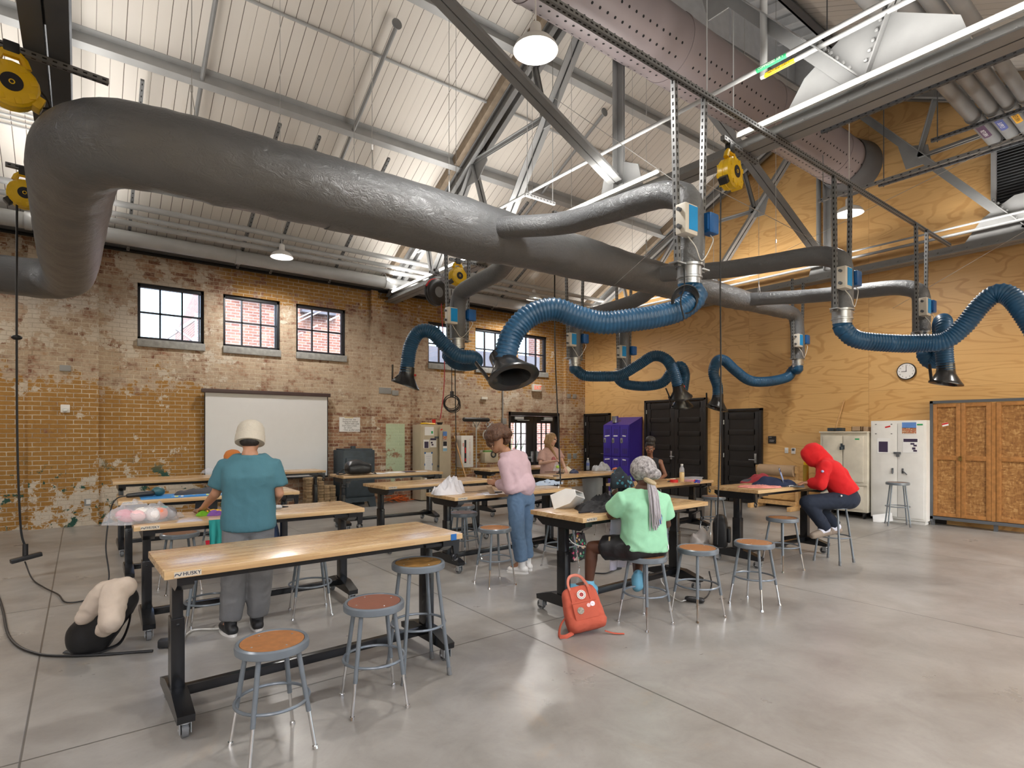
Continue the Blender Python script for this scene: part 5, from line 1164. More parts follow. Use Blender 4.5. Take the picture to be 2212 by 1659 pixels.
bucket(V((8.25, 8.1, 0)), .24, .72, 'steel', 'waste_bin', 'grey waste bin behind the long-haired person\'s bench', 'bin')
# ------------------------------------------------------------------ fixtures on the plywood wall
def ply_at(px, py, off=0.0): return spot(px, py, x=PLY_X - off)
c = ply_at(1958, 802, .03); ck = thing('wall_clock', 'round black-rimmed wall clock high on the plywood', 'clock', c)
Tc = face_M(c, (-1, 0, 0)); part('rim', MB().tube([c + V((.03, 0, 0)), c + V((-.012, 0, 0))], .152, 40), M['black_pl'], ck)
part('dial', MB().tube([c + V((-.012, 0, 0)), c + V((-.0135, 0, 0))], .138, 40), M['paper'], ck)
t = MB()
for k in range(12):
    a = pi/2 - (k + 1)*pi/6; t.text(str(k + 1), .036, Tc @ Matrix.Translation((.112*cos(a), .112*sin(a), .0148)))
part('numerals', t, M['ink'], ck)
h = MB(); h.box((0, .048, .016), (.007, .105, .002), M=Tc).box((-.036, -.003, .0165), (.08, .009, .002), (0, 0, .05), M=Tc).cyl(Tc @ V((0, 0, .014)), Tc @ V((0, 0, .018)), .008); part('hand', h, M['ink'], ck)
c = ply_at(1668, 950, .012); pq = solo('room_sign', MB().box(c, (.02, .17, .16), bev=.003), M['black_pl'], 'small black room sign beside the single dark door', 'sign', origin=c)
t = MB().text('G-10', .026, face_M(c + V((-.0112, .035, .052)), (-1, 0, 0))).text('MATERIALS', .022, face_M(c + V((-.0112, 0, -.01)), (-1, 0, 0))).text('STORAGE', .022, face_M(c + V((-.0112, .01, -.036)), (-1, 0, 0))); part('lettering', t, M['paper'], pq)
c = ply_at(1699, 973, .008); solo('light_switch', MB().box(c, (.012, .075, .118), bev=.003).box(c + V((-.008, 0, 0)), (.01, .03, .06), bev=.003), M['white'], 'white light switch right of the small black room sign', 'switch')
c = ply_at(1714, 974, .012); th = solo('thermostat', MB().box(c, (.024, .088, .125), bev=.008), M['white'], 'white thermostat with dark display right of the light switch', 'thermostat', origin=c); part('display', MB().box(c + V((-.0125, 0, .025)), (.002, .058, .05)), M['steel_d'], th)
c = ply_at(1361 + 18, 945, .012); solo('dark_plate', MB().box(c, (.02, .07, .17), bev=.003), M['black_pl'], 'narrow dark plate on plywood between violet lockers and double door', 'sign')
lv = thing('wall_louvre', 'large dark mesh ventilation grille in the plywood gable', 'vent', (11.97, 1.55, 5.2))
part('frame', MB().box((11.97, 2.60, 5.75), (.10, .07, 1.5)).box((11.97, 1.3, 6.48), (.10, 2.6, .07)), M['steel_l'], lv)
m = MB().box((11.985, 1.3, 5.75), (.02, 2.55, 1.46), mat=0)
for k in range(30): m.box((11.968, 1.3, 5.05 + .048*k), (.014, 2.55, .012), (0, .5, 0), mat=1)
for yy in (2.1, 1.6, 1.1): m.box((11.965, yy, 5.75), (.012, .012, 1.46), mat=1)
part('mesh', m, [M['slot'], M['steel_d']], lv)
for k, z in enumerate((5.02, 4.90)):
    solo('gable_pipe', MB().tube([(11.60, 10.5, z), (11.60, -.5, z)], .026 if k else .018, 10), M['steel'], ['upper thin pipe along the gable truss bottom chord', 'lower grey pipe along the gable truss bottom chord'][k], 'pipe')
for k, dy in enumerate((0, .16)):
    y = spot(1767, 420, x=11.9).y - dy; solo('gable_conduit', MB().tube([(11.93, y, 5.1), (11.93, y, 7.0)], .045, 12), M['steel'], ['left one of two grey risers below the mauve duct end', 'right one of two grey risers below the mauve duct end'][k], 'pipe')
# ------------------------------------------------------------------ things lying on the benches
def lump(name, label, cat, c, rx, ry, h, mat, seed=0, rz=0, sag=.9, freq=9.0, amp=.35, n=30, group=None, flat=False, mats=None, thick=.006):
    """crumpled cloth or bag: a folded dome closed underneath."""
    m = MB(); top = []; o = V((seed*7.3, seed*2.1, 0))
    for i in range(n + 1):
        for j in range(n + 1):
            u, v = 2*i/n - 1, 2*j/n - 1; k = max(abs(u), abs(v)); r = math.hypot(u, v) or 1e-6; u2, v2 = u*k/r, v*k/r
            w = 1 + .28*noise.noise(V((u2*1.6, v2*1.6, seed)))
            p = V((u2*rx*w, v2*ry*w, 0)); e = max(0, 1 - k*k)**(.5 if not flat else .22)
            nn = noise.noise(p*freq + o); n2 = noise.noise(p*freq*2.4 + o); lo_ = noise.noise(V((u2*1.3 + seed*3.3, v2*1.3, seed))); e *= max(.25, .85 + .75*lo_); f = (1 - abs(nn)*2)*amp + n2*amp*.45
            p.z = max(.002, h*e*(.72 + f)); top.append(p)
    T = Matrix.Translation(c) @ Matrix.Rotation(rz, 4, 'Z'); fs = []
    for i in range(n):
        for j in range(n):
            a = i*(n+1) + j; fs.append((a, a+1, a+n+2, a+n+1))
    N = len(top); bot = [V((p.x*.98, p.y*.98, 0)) for p in top]
    m.add(top, fs, 0, T); m.add(bot, [f[::-1] for f in fs], 0, T)
    rim = [i for i in range(n+1)] + [k*(n+1)+n for k in range(1, n+1)] + [n*(n+1)+k for k in range(n-1, -1, -1)] + [k*(n+1) for k in range(n-1, 0, -1)]
    m.f += [(rim[q], rim[(q+1) % len(rim)], rim[(q+1) % len(rim)] + N, rim[q] + N) for q in range(len(rim))]; m.m += [0]*len(rim)
    return solo(name, m, mats or mat, label, cat, group, sharp=70)
BT = {k: v for k, v in BN.items()}
def on(b, px, py, dz=0.0): return spot(px, py, z=BN[b][4] + dz)
fog = mat_film('cloudy_plastic_film', (.72, .72, .75), .30); clear = mat_film('clear_plastic_film', (.80, .80, .86), .30)
c = on('second', 313, 1126); bg = lump('scrap_bag', 'clear plastic bag full of fabric scraps, left end of second bench', 'bag', c, .27, .15, .15, fog, 2, .15, freq=13, amp=.5)
for k, (dx, dy, cl, s) in enumerate(((-.12, -.01, (.75, .30, .36), .07), (.0, .03, (.82, .78, .72), .08), (.10, -.03, (.70, .20, .10), .06), (.13, .04, (.05, .38, .36), .055), (.17, -.01, (.16, .15, .15), .05), (.05, -.05, (.75, .70, .68), .06), (-.05, -.06, (.85, .55, .55), .05))):
    part('scrap', lump_mb if False else MB().ell(c + V((dx, dy, .055)), (s*1.1, s*.9, .05), 12, 8, rot=(.2*k, .3, k)), mat_cloth('scrap_cloth_%d' % k, cl), bg)
for nm, px, py, rx, ry, h, cl, lb, sd in (('felt_piece', 462, 1107, .09, .05, .035, (.85, .50, .01), 'yellow cloth piece on the second bench near the beanie man', 3), ('felt_piece', 442, 1113, .07, .06, .04, (.16, .42, .02), 'lime green cloth piece on the second bench', 4), ('felt_piece', 464, 1113, .07, .05, .05, (.24, .10, .42), 'purple cloth piece on the second bench', 5)):
    lump(nm, lb, 'cloth', on('second', px, py), rx, ry, h, mat_cloth('felt_%d' % sd, cl), sd, freq=16, n=18)
def hang(name, label, cat, a, b, z0, z1, mat, fold=.02, seed=0, n=14, yb=0.0):
    a, b = V(a), V(b); d = (b-a).normalized(); nn = V((d.y, -d.x, 0)); rings = []
    for i in range(n + 1):
        z = z1 + (z0-z1)*i/n; t = i/n; row = []
        for s in (1, -1):
            for j in (range(15) if s == 1 else range(14, -1, -1)):
                u = j/14; p = a.lerp(b, .5 + (u-.5)*(1 - .18*t*sin(u*9 + seed))) ; w = fold*sin(u*12 + seed + t*2)*t + fold*.6*noise.noise(V((u*4, t*3, seed)))
                row.append(V((p.x, p.y, z)) + nn*(w + yb*t + s*.003))
        rings.append(row)
    return solo(name, MB().loft(rings, 0, True), mat, label, cat, sharp=70)
e0, e1 = spot(451, 1120, y=5.03), spot(478, 1118, y=5.03)
hang('hanging_cloth', 'teal cloth hanging over the front edge of the second bench', 'cloth', e0, e1, .70, .902, mat_cloth('teal_felt', (.035, .36, .33)), .012, 1)
hang('hanging_cloth', 'red cloth hanging below the teal cloth', 'cloth', e0 + V((-.02, .02, 0)), e1 + V((-.0, .02, 0)), .63, .74, mat_cloth('red_felt', (.55, .01, .03)), .008, 2)
c = on('second', 592, 1103); gg = thing('glue_gun', 'grey hot glue gun lying right of the beanie man', 'glue gun', c)
part('body', MB().cap(c + V((-.07, .0, .03)), c + V((.05, -.01, .03)), .026, .02), M['steel_l'], gg); part('nozzle', MB().cyl(c + V((.06, -.01, .03)), c + V((.12, -.015, .028)), .012, .004), M['ink'], gg); part('handle', MB().cap(c + V((-.05, 0, .02)), c + V((-.08, -.09, .016)), .017), M['blue'], gg)
solo('dark_disc', MB().ell(on('second', 432, 1109) + V((0, 0, .022)), (.055, .05, .022)), M['seat_d'], 'round dark brown gadget beside the green cloth on the second bench', 'gadget')
# third bench
c = on('third', 360, 1070); solo('cutting_mat', MB().box(V((.98, 7.28, .8955)), (.95, .46, .004), (0, 0, -.02)), pm('mat_blue', (.015, .22, .55), .55, 0, .03), 'bright blue cutting mat on the third bench', 'mat')
c = V((.50, 7.30, .897)); hg = thing('heat_gun', 'black and teal heat tool lying on the blue mat', 'tool', c)
part('handle', MB().cap(c + V((-.10, -.04, .03)), c + V((.12, .03, .035)), .024, .03), M['black_pl'], hg); part('head', MB().ell(c + V((.18, .06, .05)), (.07, .045, .05), rot=(0, .2, .3)), pm('teal_plastic', (.03, .10, .11), .4), hg)
part('cord', MB().tube(smoothpath([c + V((-.10, -.04, .03)), c + V((-.2, -.07, .01)), (.24, 7.1, .80), (.20, 7.05, .45), (.22, 6.95, .12), (.1, 6.75, .02), (-.1, 6.7, .015), (-.18, 7.1, .015), (-.3, 7.5, .015), (-.42, 8.0, .02), (-.5, 8.35, .15)], 8), .007, 7), M['cord'], hg)
tp = MB(); a, b = V((-.62, 8.33, .16)), V((-.36, 8.42, .22)); tp.box((a+b)/2, ((b-a).length, .07, .05), (0, -.15, .33), bev=.012).cyl((-.5, 8.40, .20), (-.5, 8.40, .34), .026); solo('cord_splitter', tp, M['black_pl'], 'black triple-socket cord end hanging low at the far left', 'socket')
lump('folded_garment', 'dark grey garment spread over the blue mat', 'clothing', V((1.20, 7.36, .899)), .42, .17, .065, mat_cloth('charcoal_jersey', (.055, .055, .062)), 8, .05, freq=8, flat=True)
solo('marker_set', MB().box((1.05, 7.12, .905), (.55, .03, .012), (0, 0, .02)), mat_print('bright_stripe', [(.1, .3, .6), (.75, .75, .2), (.15, .4, .35), (.8, .8, .75)], 30), 'bright patterned strip beside the dark garment on the blue mat', 'ruler')
lump('crumpled_wrap', 'crumpled clear wrap on the tall fourth bench, left of the man', 'wrap', spot(450, 1022, z=.975), .10, .07, .09, clear, 11, n=20)
hang('strap_bag', 'black bag hanging under the blue-mat bench', 'bag', V((1.0, 7.05, 0)), V((1.22, 7.05, 0)), .60, .84, mat_cloth('black_canvas', (.012, .012, .013)), .012, 4)
def tubes(name, label, cat, runs, r, mat, group=None, flat=1.0):
    m = MB()
    for pts in runs: m.tube(smoothpath(pts, 8), r, 8, flat=flat)
    return solo(name, m, mat, label, cat, group)
tubes('webbing_strap', 'black webbing strap with clip dangling under the second bench', 'strap', [[(.96, 5.10, .83), (.965, 5.09, .75), (.95, 5.09, .62), (.94, 5.10, .52)]], .016, M['black_pl'], flat=.3)
# bag bench and bare bench
def backpack(name, label, loc, rz, w, d, h, mat, lean=0.0, seed=0, lying=False):
    root = thing(name, label, 'backpack', loc, rz); m = MB(); rings = []
    prof = [(0, .80), (.04, .96), (.25, 1.0), (.5, 1.0), (.72, .95), (.88, .80), (.97, .5), (1.0, .15)]
    for t, k in prof:
        row = []
        for j in range(28):
            a = 2*pi*j/28; ca, sa = cos(a), sin(a); e = .45
            x = w/2*math.copysign(abs(ca)**e, ca)*(k if t > .6 else (.9 + .1*k)); y = d/2*math.copysign(abs(sa)**e, sa)*k
            p = V((x, y, t*h)); p += V((1, 1, .3))*(.012*noise.noise(p*9 + V((seed, 0, 0)))); p.y += lean*p.z; row.append(p)
        rings.append(row)
    m.loft(rings); part('pack_body', m, mat, root, True, sharp=70)
    f = MB(); f.box((0, -d/2 - .012 + lean*h*.36, h*.36), (w*.74, .05, h*.46), (-lean*.9, 0, 0), bev=.03); part('front_pocket', f, mat, root, True, sharp=70)
    return root
c = V((3.63, 9.02, .902)); bp = thing('backpack', 'black backpack lying on its side on the rear-left bench', 'backpack', c)
part('pack_body', remesh(MB().ell(c + V((0, 0, .125)), (.20, .15, .12), rot=(0, .1, 0)).box(c + V((.02, -.02, .10)), (.42, .26, .18), bev=.07), .02, 6, .006, 10), M['black_pl'], bp)
part('shoulder_strap', MB().tube(smoothpath([c + V((-.17, -.1, .05)), c + V((-.30, -.12, .02)), c + V((-.34, -.05, .03)), c + V((-.2, .05, .09))], 8), .022, 8, flat=.35).tube(smoothpath([c + V((.18, -.1, .05)), c + V((.27, -.14, .015)), c + V((.30, -.06, .02))], 6), .016, 8, flat=.4), mat_cloth('black_canvas', (.012, .012, .013)), bp)
for k, (x, y, w, h_, rz, mt, lb) in enumerate(((4.02, 9.0, .22, .28, .3, 'paper', 'white sheet beside the backpack, leftmost'), (4.33, 9.05, .30, .22, -.1, 'paper', 'white paper pile mid bench beyond the backpack'), (4.60, 9.1, .28, .2, .12, 'dpaper', 'dark printed sheet at the middle of the backpack bench'), (4.20, 9.12, .14, .1, .6, 'kraft', 'small brown scrap on the backpack bench'), (4.82, 9.0, .22, .16, -.3, 'paper', 'white sheet nearest the right end of the backpack bench'))):
    solo('paper_sheet', MB().box((x, y, .9035 + .002*(k % 3)), (w, h_, .003 + .008*(k == 1)), (0, 0, rz)), M[mt], lb, 'paper')
# pink sweater bench
c = on('pink', 968, 1066); pb_ = lump('shopping_bag', 'crumpled white plastic bag with red print on the pink sweater bench', 'bag', c, .22, .17, .17, mat_film('white_bag_film', (.70, .68, .70), .88), 14, .2, freq=11, amp=.55)
part('red_mark', MB().ell(c + V((-.14, -.12, .03)), (.04, .02, .03)), M['red'], pb_)
for k, (px, py, w, h_, t, rz, lb) in enumerate(((1012, 1064, .52, .22, .006, -.05, 'flat brown card sheet on the pink sweater bench'), (1030, 1061, .42, .16, .004, .08, 'folded brown card strip on top of the flat card sheet'))):
    p = on('pink', px, py)
    if k == 0: m = MB().box(p + V((0, 0, .004)), (w, h_, t), (0, 0, rz))
    else:
        m = MB(); m.loft([[p + V((x_, yy, .012 + .05*abs(sin(q)) )) for q, x_, yy in ((0, s, -.09), (.5, s, -.05), (1.1, s + .01, .0), (1.3, s, .06), (1.25, s, .062), (1.05, s + .01, .004), (.45, s, -.046), (-.05, s, -.086))] for s in (-.26, 0, .24)])
    solo('card_sheet', m, M['kraft'], lb, 'card')
for k, (px, py, rz, lb) in enumerate(((1052, 1063, .3, 'white torn paper by the right hand of the pink sweater person'), (1060, 1068, -.4, 'second torn white paper nearer the bench edge by the pink sweater'))):
    solo('paper_scrap', MB().box(on('pink', px, py, .002), (.16, .12, .002), (0, 0, rz)), M['paper'], lb, 'paper')
solo('small_phone', MB().box(on('pink', 1072, 1063, .006), (.14, .075, .01), (0, 0, .2), bev=.003), M['ink'], 'dark phone lying on the bench beside the pink sweater person', 'phone')
lump('cloth_piece', 'pale blue cloth with dark trims at the right end of pink bench', 'cloth', on('pink', 1185, 1046), .26, .13, .05, mat_print('pale_denim', [(.42, .50, .62), (.50, .57, .66), (.06, .07, .10), (.42, .50, .62), (.55, .6, .68)], 16), 15, .1, flat=True)
# long-haired person's bench
c = on('blond', 1270, 1015); wb = thing('water_bottle', 'clear water bottle left of the grey bag', 'bottle', c)
prof = [(.001, 0), (.033, 0), (.035, .01), (.034, .08), (.032, .085), (.034, .09), (.034, .15), (.028, .18), (.013, .205), (.013, .225), (.001, .225)]
part('bottle_body', MB().lathe(prof, 20, M=Matrix.Translation(c)), mat_film('bottle_plastic', (.55, .62, .72), .45, .1), wb); part('cap', MB().cyl(c + V((0, 0, .215)), c + V((0, 0, .238)), .016), M['white'], wb); part('bottle_label', MB().tube([c + V((0, 0, .085)), c + V((0, 0, .145))], .0352, 20), pm('bottle_label_blue', (.10, .14, .36), .4), wb)
lump('grey_bag', 'grey plastic bag bundled at the right end of the rear bench', 'bag', on('blond', 1298, 1016), .23, .13, .16, mat_cloth('grey_film', (.42, .43, .45), 12, .4), 17, .1, freq=8)
solo('white_card', MB().box(on('blond', 1317, 1017, .004), (.14, .08, .004), (0, 0, .2)), M['paper'], 'small white card right of the grey bag', 'card')
lump('orange_cloth', 'small orange-red cloth at the end of the rear bench', 'cloth', on('blond', 1330, 1014), .10, .05, .035, mat_cloth('rust_felt', (.52, .16, .08)), 18, n=16)
lump('cream_cap', 'cream cloth cap on the bench by the long-haired person', 'cap', on('blond', 1226, 1019), .13, .10, .11, mat_cloth('cream_cotton', (.66, .60, .46)), 19, freq=4, amp=.1)
lump('navy_pouch', 'navy and blue pouch right of the cream cap', 'pouch', on('blond', 1240, 1022), .10, .07, .09, mat_cloth('navy_nylon', (.012, .018, .06), 9, .5), 20, freq=5, amp=.2)
for k, (px, py, w, lb) in enumerate(((1210, 1022, .16, 'dark flat tool left of the cream cap'), (1188, 1019, .22, 'thin brown tool on bench before the long-haired person'), (1201, 1028, .10, 'small dark strip at the front edge of the rear bench'))):
    solo('hand_tool', MB().box(on('blond', px, py, .008), (w, .035, .014), (0, 0, -.1*k), bev=.004), M['ink'] if k != 1 else M['seat_d'], lb, 'tool')
# mint shirt bench
c = on('green', 1226, 1098); T = Matrix.Translation(c + V((0, 0, .085))) @ Euler((1.15, .25, .35)).to_matrix().to_4x4(); m = MB()
m.loft([[V((x_*w, y_*d, z)) for x_, y_ in ((-1, -1), (1, -1), (1, 1), (-1, 1))] for z, w, d in ((-.13, .07, .055), (-.12, .085, .07), (.05, .09, .072), (.13, .092, .03), (.13, .086, .024), (.04, .08, .06), (-.11, .07, .055))], M=T)
solo('paper_bag', m, pm('translucent_white_paper', (.74, .73, .70), .7, 0, .05, 9, .2, 30), 'white paper bag lying on its side on the mint shirt bench', 'bag', sharp=50)
lump('black_cloth', 'heap of black cloth and trims before the mint shirt person', 'cloth', on('green', 1305, 1100), .33, .19, .075, mat_cloth('black_felt', (.010, .010, .012), 12, .6), 22, -.15, freq=13, amp=.5)
lump('black_ruffle', 'ruffled black trim heaped on the black cloth', 'cloth', on('green', 1312, 1097) + V((0, .02, .04)), .17, .08, .07, mat_cloth('black_lace', (.016, .015, .016), 40, .9), 23, -.2, freq=34, amp=.7)
c = on('green', 1267, 1106, .008); solo('marker_pen', MB().cap(c + V((-.07, .015, 0)), c + V((.075, -.01, 0)), .010, .008), M['ink'], 'black marker pen lying at the mint bench front', 'pen')
sc_ = MB(); c = on('green', 1290, 1105, .006); sc_.cyl(c + V((-.09, -.01, 0)), c + V((.06, .01, 0)), .005).torus(c + V((.085, .03, 0)), .022, .004, 14, 5).torus(c + V((.09, -.02, 0)), .022, .004, 14, 5); solo('scissors', sc_, M['zinc'], 'open scissors beside the black cloth heap', 'scissors')
hang('plastic_sheet', 'clear lilac plastic bag hanging under the mint shirt bench edge', 'bag', V((3.62, 3.35, 0)), V((3.92, 3.36, 0)), .42, .85, mat_film('lilac_film', (.66, .66, .82), .5), .02, 5)
# yellow bottle bench
c = on('bottle', 1473, 1041); yb = thing('drink_bottle', 'clear bottle of yellow drink on the bench before the double door', 'bottle', c)
part('drink', MB().lathe([(.001, .004), (.035, .004), (.036, .15), (.001, .15)], 20, M=Matrix.Translation(c)), pm('yellow_drink', (.80, .52, .01), .2), yb); part('bottle_body', MB().lathe([(.001, 0), (.038, 0), (.039, .15), (.036, .21), (.016, .245), (.016, .262), (.001, .262)], 20, M=Matrix.Translation(c)), bpy.data.materials['clear_plastic_film'], yb); part('cap', MB().cyl(c + V((0, 0, .255)), c + V((0, 0, .278)), .019), M['white'], yb)
c = on('bottle', 1456, 1039, .02); solo('tape_roll', MB().lathe([(.045, -.02), (.062, -.02), (.062, .02), (.045, .02)], 26, M=Matrix.Translation(c), closed=True), M['red'], 'red tape roll left of the yellow drink bottle', 'tape')
solo('red_tray', MB().box(on('bottle', 1487, 1038, .01), (.22, .12, .02), bev=.004), M['red'], 'flat red tray right of the yellow drink bottle', 'tray')
c = on('bottle', 1498, 1036, .05); solo('plastic_tub', MB().box(c, (.24, .16, .06), bev=.015).box(c + V((0, 0, .035)), (.255, .175, .012), bev=.005), bpy.data.materials['cloudy_plastic_film'], 'clear lidded plastic tub at the right on yellow bottle bench', 'tub')
c = on('bottle', 1506, 1040, .03); solo('printed_box', MB().box(c, (.20, .05, .05), (0, .1, .4), bev=.004), mat_print('blue_red_box', [(.03, .05, .35), (.5, .03, .05), (.7, .7, .75)], 22), 'small blue and red printed box before the plastic tub', 'box')
for k, (px, py, mt, lb) in enumerate(((1440, 1036, 'wood', 'small wooden tool, far left on the yellow bottle bench'), (1449, 1035, 'ivory', 'small cream tool behind the red tape roll'), (1443, 1040, 'steel_d', 'small dark tool in front of the wooden tool'))):
    solo('small_tool', MB().cap(on('bottle', px, py, .012), on('bottle', px, py, .012) + V((.12, .04*k - .04, 0)), .010, .007), M[mt], lb, 'tool')
# laptop bench
c = on('red', 1716, 1050); lp = thing('laptop', 'open laptop with a pale slide in front of red hoodie person', 'laptop', c, R(57)); 
kb = part('keyboard_base', MB().box((0, 0, .008), (.32, .22, .016), bev=.004), M['steel_d'], lp, True); part('keys', MB().box((0, .03, .0165), (.28, .11, .002)), M['ink'], kb, True)
T = Matrix.Translation((0, .112, .012)) @ Matrix.Rotation(-.30, 4, 'X'); ld = part('lid', MB().box((0, .0, .108), (.32, .008, .216), bev=.003, M=T), M['steel_d'], lp, True)
part('display', MB().box((0, -.0045, .11), (.30, .001, .19), M=T), M['lcd'], ld, True)
part('slide_art', MB().box((0, -.0055, .18), (.30, .001, .035), M=T).ell((-.05, -.0055, .10), (.018, .001, .03), M=T), M['dpaper'], ld, True)
lp.rotation_euler = (0, 0, R(26))
lump('navy_jacket', 'rolled navy jacket on the laptop bench', 'clothing', on('red', 1672, 1050), .27, .10, .13, mat_cloth('navy_shell', (.012, .020, .055)), 30, -.75, freq=6, amp=.16)
lump('grey_red_jacket', 'red and charcoal jacket bundled behind the navy jacket', 'clothing', on('red', 1640, 1042), .28, .13, .10, mat_print('red_charcoal', [(.28, .02, .03), (.05, .05, .06), (.30, .02, .03), (.04, .04, .05)], 5), 31, -.6, freq=7, amp=.3)
lump('coral_knit', 'coral knitted piece flat at the bench corner', 'knitting', on('red', 1640, 1053), .24, .10, .030, mat_cloth('coral_yarn', (.70, .24, .20), 60, .3), 32, -.7, freq=30, amp=.5, flat=True)
solo('charger', MB().box(on('red', 1709, 1050, .01), (.06, .03, .02), (0, 0, -.6), bev=.005), M['white'], 'small white charger next to the laptop', 'charger')
c = on('red', 1741, 1046); yb = thing('thermos', 'tall olive yellow bottle behind the laptop', 'bottle', c); part('bottle_body', MB().cyl(c, c + V((0, 0, .25)), .035), pm('olive_yellow', (.36, .25, .02), .35), yb); part('cap', MB().cyl(c + V((0, 0, .25)), c + V((0, 0, .29)), .028), M['yellow'], yb)
# ------------------------------------------------------------------ bags and cords on the floor
FB = mat_cloth('black_nylon', (.009, .009, .010), 9, .5)
c = spot(205, 1395, z=0); bp = thing('backpack', 'black backpack leaning by the second bench with a beige hoodie on it', 'backpack', c)
a0 = spot(190, 1372, z=.10); a1 = spot(262, 1300, z=.36)
m = MB().cap(spot(195, 1373, z=.11), spot(258, 1296, z=.38), .15, .12, 20, fl=(SIDE, 1.0)).cap(spot(170, 1385, z=.06), spot(215, 1392, z=.06), .055, .055)
part('pack_body', remesh(m, .02, 6, .008, 8), FB, bp)
part('shoulder_strap', MB().tube(smoothpath([spot(282, 1290, z=.40), spot(280, 1340, z=.22), spot(262, 1385, z=.06), spot(232, 1402, z=.02), spot(190, 1411, z=.012), spot(140, 1408, z=.012)], 8), .020, 8, flat=.35), FB, bp)
hd = MB(); hd.cap(spot(285, 1262, z=.50), spot(240, 1275, z=.46), .07, .08).cap(spot(240, 1275, z=.46), spot(205, 1318, z=.32), .08, .062).cap(spot(205, 1318, z=.32), spot(196, 1328, z=.29), .05, .048).cap(spot(262, 1275, z=.47), spot(256, 1335, z=.31), .085, .075).cap(spot(256, 1335, z=.31), spot(240, 1352, z=.24), .06, .05)
hd.v = [tuple(V(p) - FWD*.07) for p in hd.v]
hoodie = solo('beige_hoodie', remesh(hd, .014, 5, .010, 11), mat_cloth('beige_fleece', (.53, .44, .36)), 'beige hoodie draped over the black backpack', 'clothing', sharp=80)
# coral backpack
c = spot(1272, 1372, z=0); cb = thing('backpack', 'coral square backpack with round white emblem and badges', 'backpack', c, R(-37.3 + 6))
CR = mat_cloth('coral_canvas', (.53, .105, .060), 7, .9, .14)
def pk(t): return V((0, .0, 0))
LEAN = Matrix.Rotation(-.42, 4, 'X') @ Matrix.Rotation(-.18, 4, 'Y'); TL_ = Matrix.Translation((0, .02, .03)) @ LEAN
m = MB(); rings = []
for t, w, d in ((0, .125, .055), (.015, .15, .08), (.09, .158, .088), (.19, .150, .080), (.29, .140, .066), (.325, .128, .052), (.342, .10, .035), (.346, .05, .02)):
    rings.append([V((w*math.copysign(abs(cos(q))**.42, cos(q)), d*math.copysign(abs(sin(q))**.5, sin(q)), t)) + V((0, -1, 0))*.006*noise.noise(V((cos(q)*2, sin(q)*2, t*9))) for q in [2*pi*j/36 for j in range(36)]])
m.loft(rings, M=TL_); m.cap(TL_ @ V((-.10, -.05, .06)), TL_ @ V((.10, -.05, .06)), .058, .058); body = part('pack_body', remesh(m, .010, 5, .0045, 14), CR, cb, True, sharp=80)
part('front_pocket', MB().box((0, -.096, .145), (.20, .03, .13), (.03, 0, 0), bev=.014, M=TL_), CR, cb, True)
part('flap', MB().box((0, -.108, .215), (.20, .008, .014), M=TL_).box((-.075, -.080, .265), (.028, .008, .11), M=TL_).box((.075, -.080, .265), (.028, .008, .11), M=TL_), CR, cb, True)
part('carry_handle', MB().tube(smoothpath([TL_ @ V(p) for p in ((-.075, -.07, .30), (-.078, -.05, .37), (-.05, -.035, .425), (.0, -.03, .435), (.045, -.035, .41), (.07, -.06, .34), (.075, -.07, .29))], 6), .012, 8, flat=.5), pm('coral_leather', (.55, .16, .10), .5), cb, True)
em = part('emblem', MB().tube([TL_ @ V((0, -.070, .270)), TL_ @ V((0, -.086, .270))], .036, 30), pm('emblem_white', (.80, .76, .70), .5), cb, True)
t = MB(); TE = TL_ @ face_M((0, -.0866, .270), (0, -1, 0))
t.tube([TE @ V((0, 0, 0)), TE @ V((0, 0, .001))], .017, 20, mat=1)
for k in range(14):
    a = 2*pi*k/14; t.box((.0275*cos(a), .0275*sin(a), .0005), (.007, .0045, .0008), (0, 0, a + pi/2), M=TE)
t.tube(smoothpath([TE @ V(p) for p in ((-.010, -.006, .0014), (-.004, .007, .0014), (.006, .006, .0014), (.010, -.003, .0014), (.0, -.010, .0014))], 4), .0022, 5, mat=0)
part('lettering', t, [M['ink'], pm('emblem_red', (.60, .05, .04), .5)], em, True)
part('badge', MB().tube([TL_ @ V((-.045, -.105, .150)), TL_ @ V((-.045, -.117, .150))], .027, 24), pm('dark_badge', (.10, .09, .07), .3, .6, .6, 90), cb, True)
part('badge', MB().tube([TL_ @ V((.028, -.105, .178)), TL_ @ V((.028, -.117, .178))], .015, 20), pm('pink_badge', (.72, .42, .40), .3), cb, True)
part('badge', MB().tube([TL_ @ V((.062, -.105, .183)), TL_ @ V((.062, -.117, .183))], .019, 20), pm('lilac_badge', (.72, .60, .66), .3, 0, .3, 90), cb, True)
part('shoulder_strap', MB().tube(smoothpath([(-.14, .06, .16), (-.21, .05, .08), (-.24, -.02, .015), (-.20, -.05, .012), (-.13, -.02, .03)], 8), .016, 8, flat=.3).tube(smoothpath([(-.23, -.02, .012), (-.235, -.07, .008)], 3), .012, 8, flat=.3).tube(smoothpath([(.13, .0, .03), (.20, -.01, .012), (.28, -.02, .008)], 6), .014, 8, flat=.3), CR, cb, True)
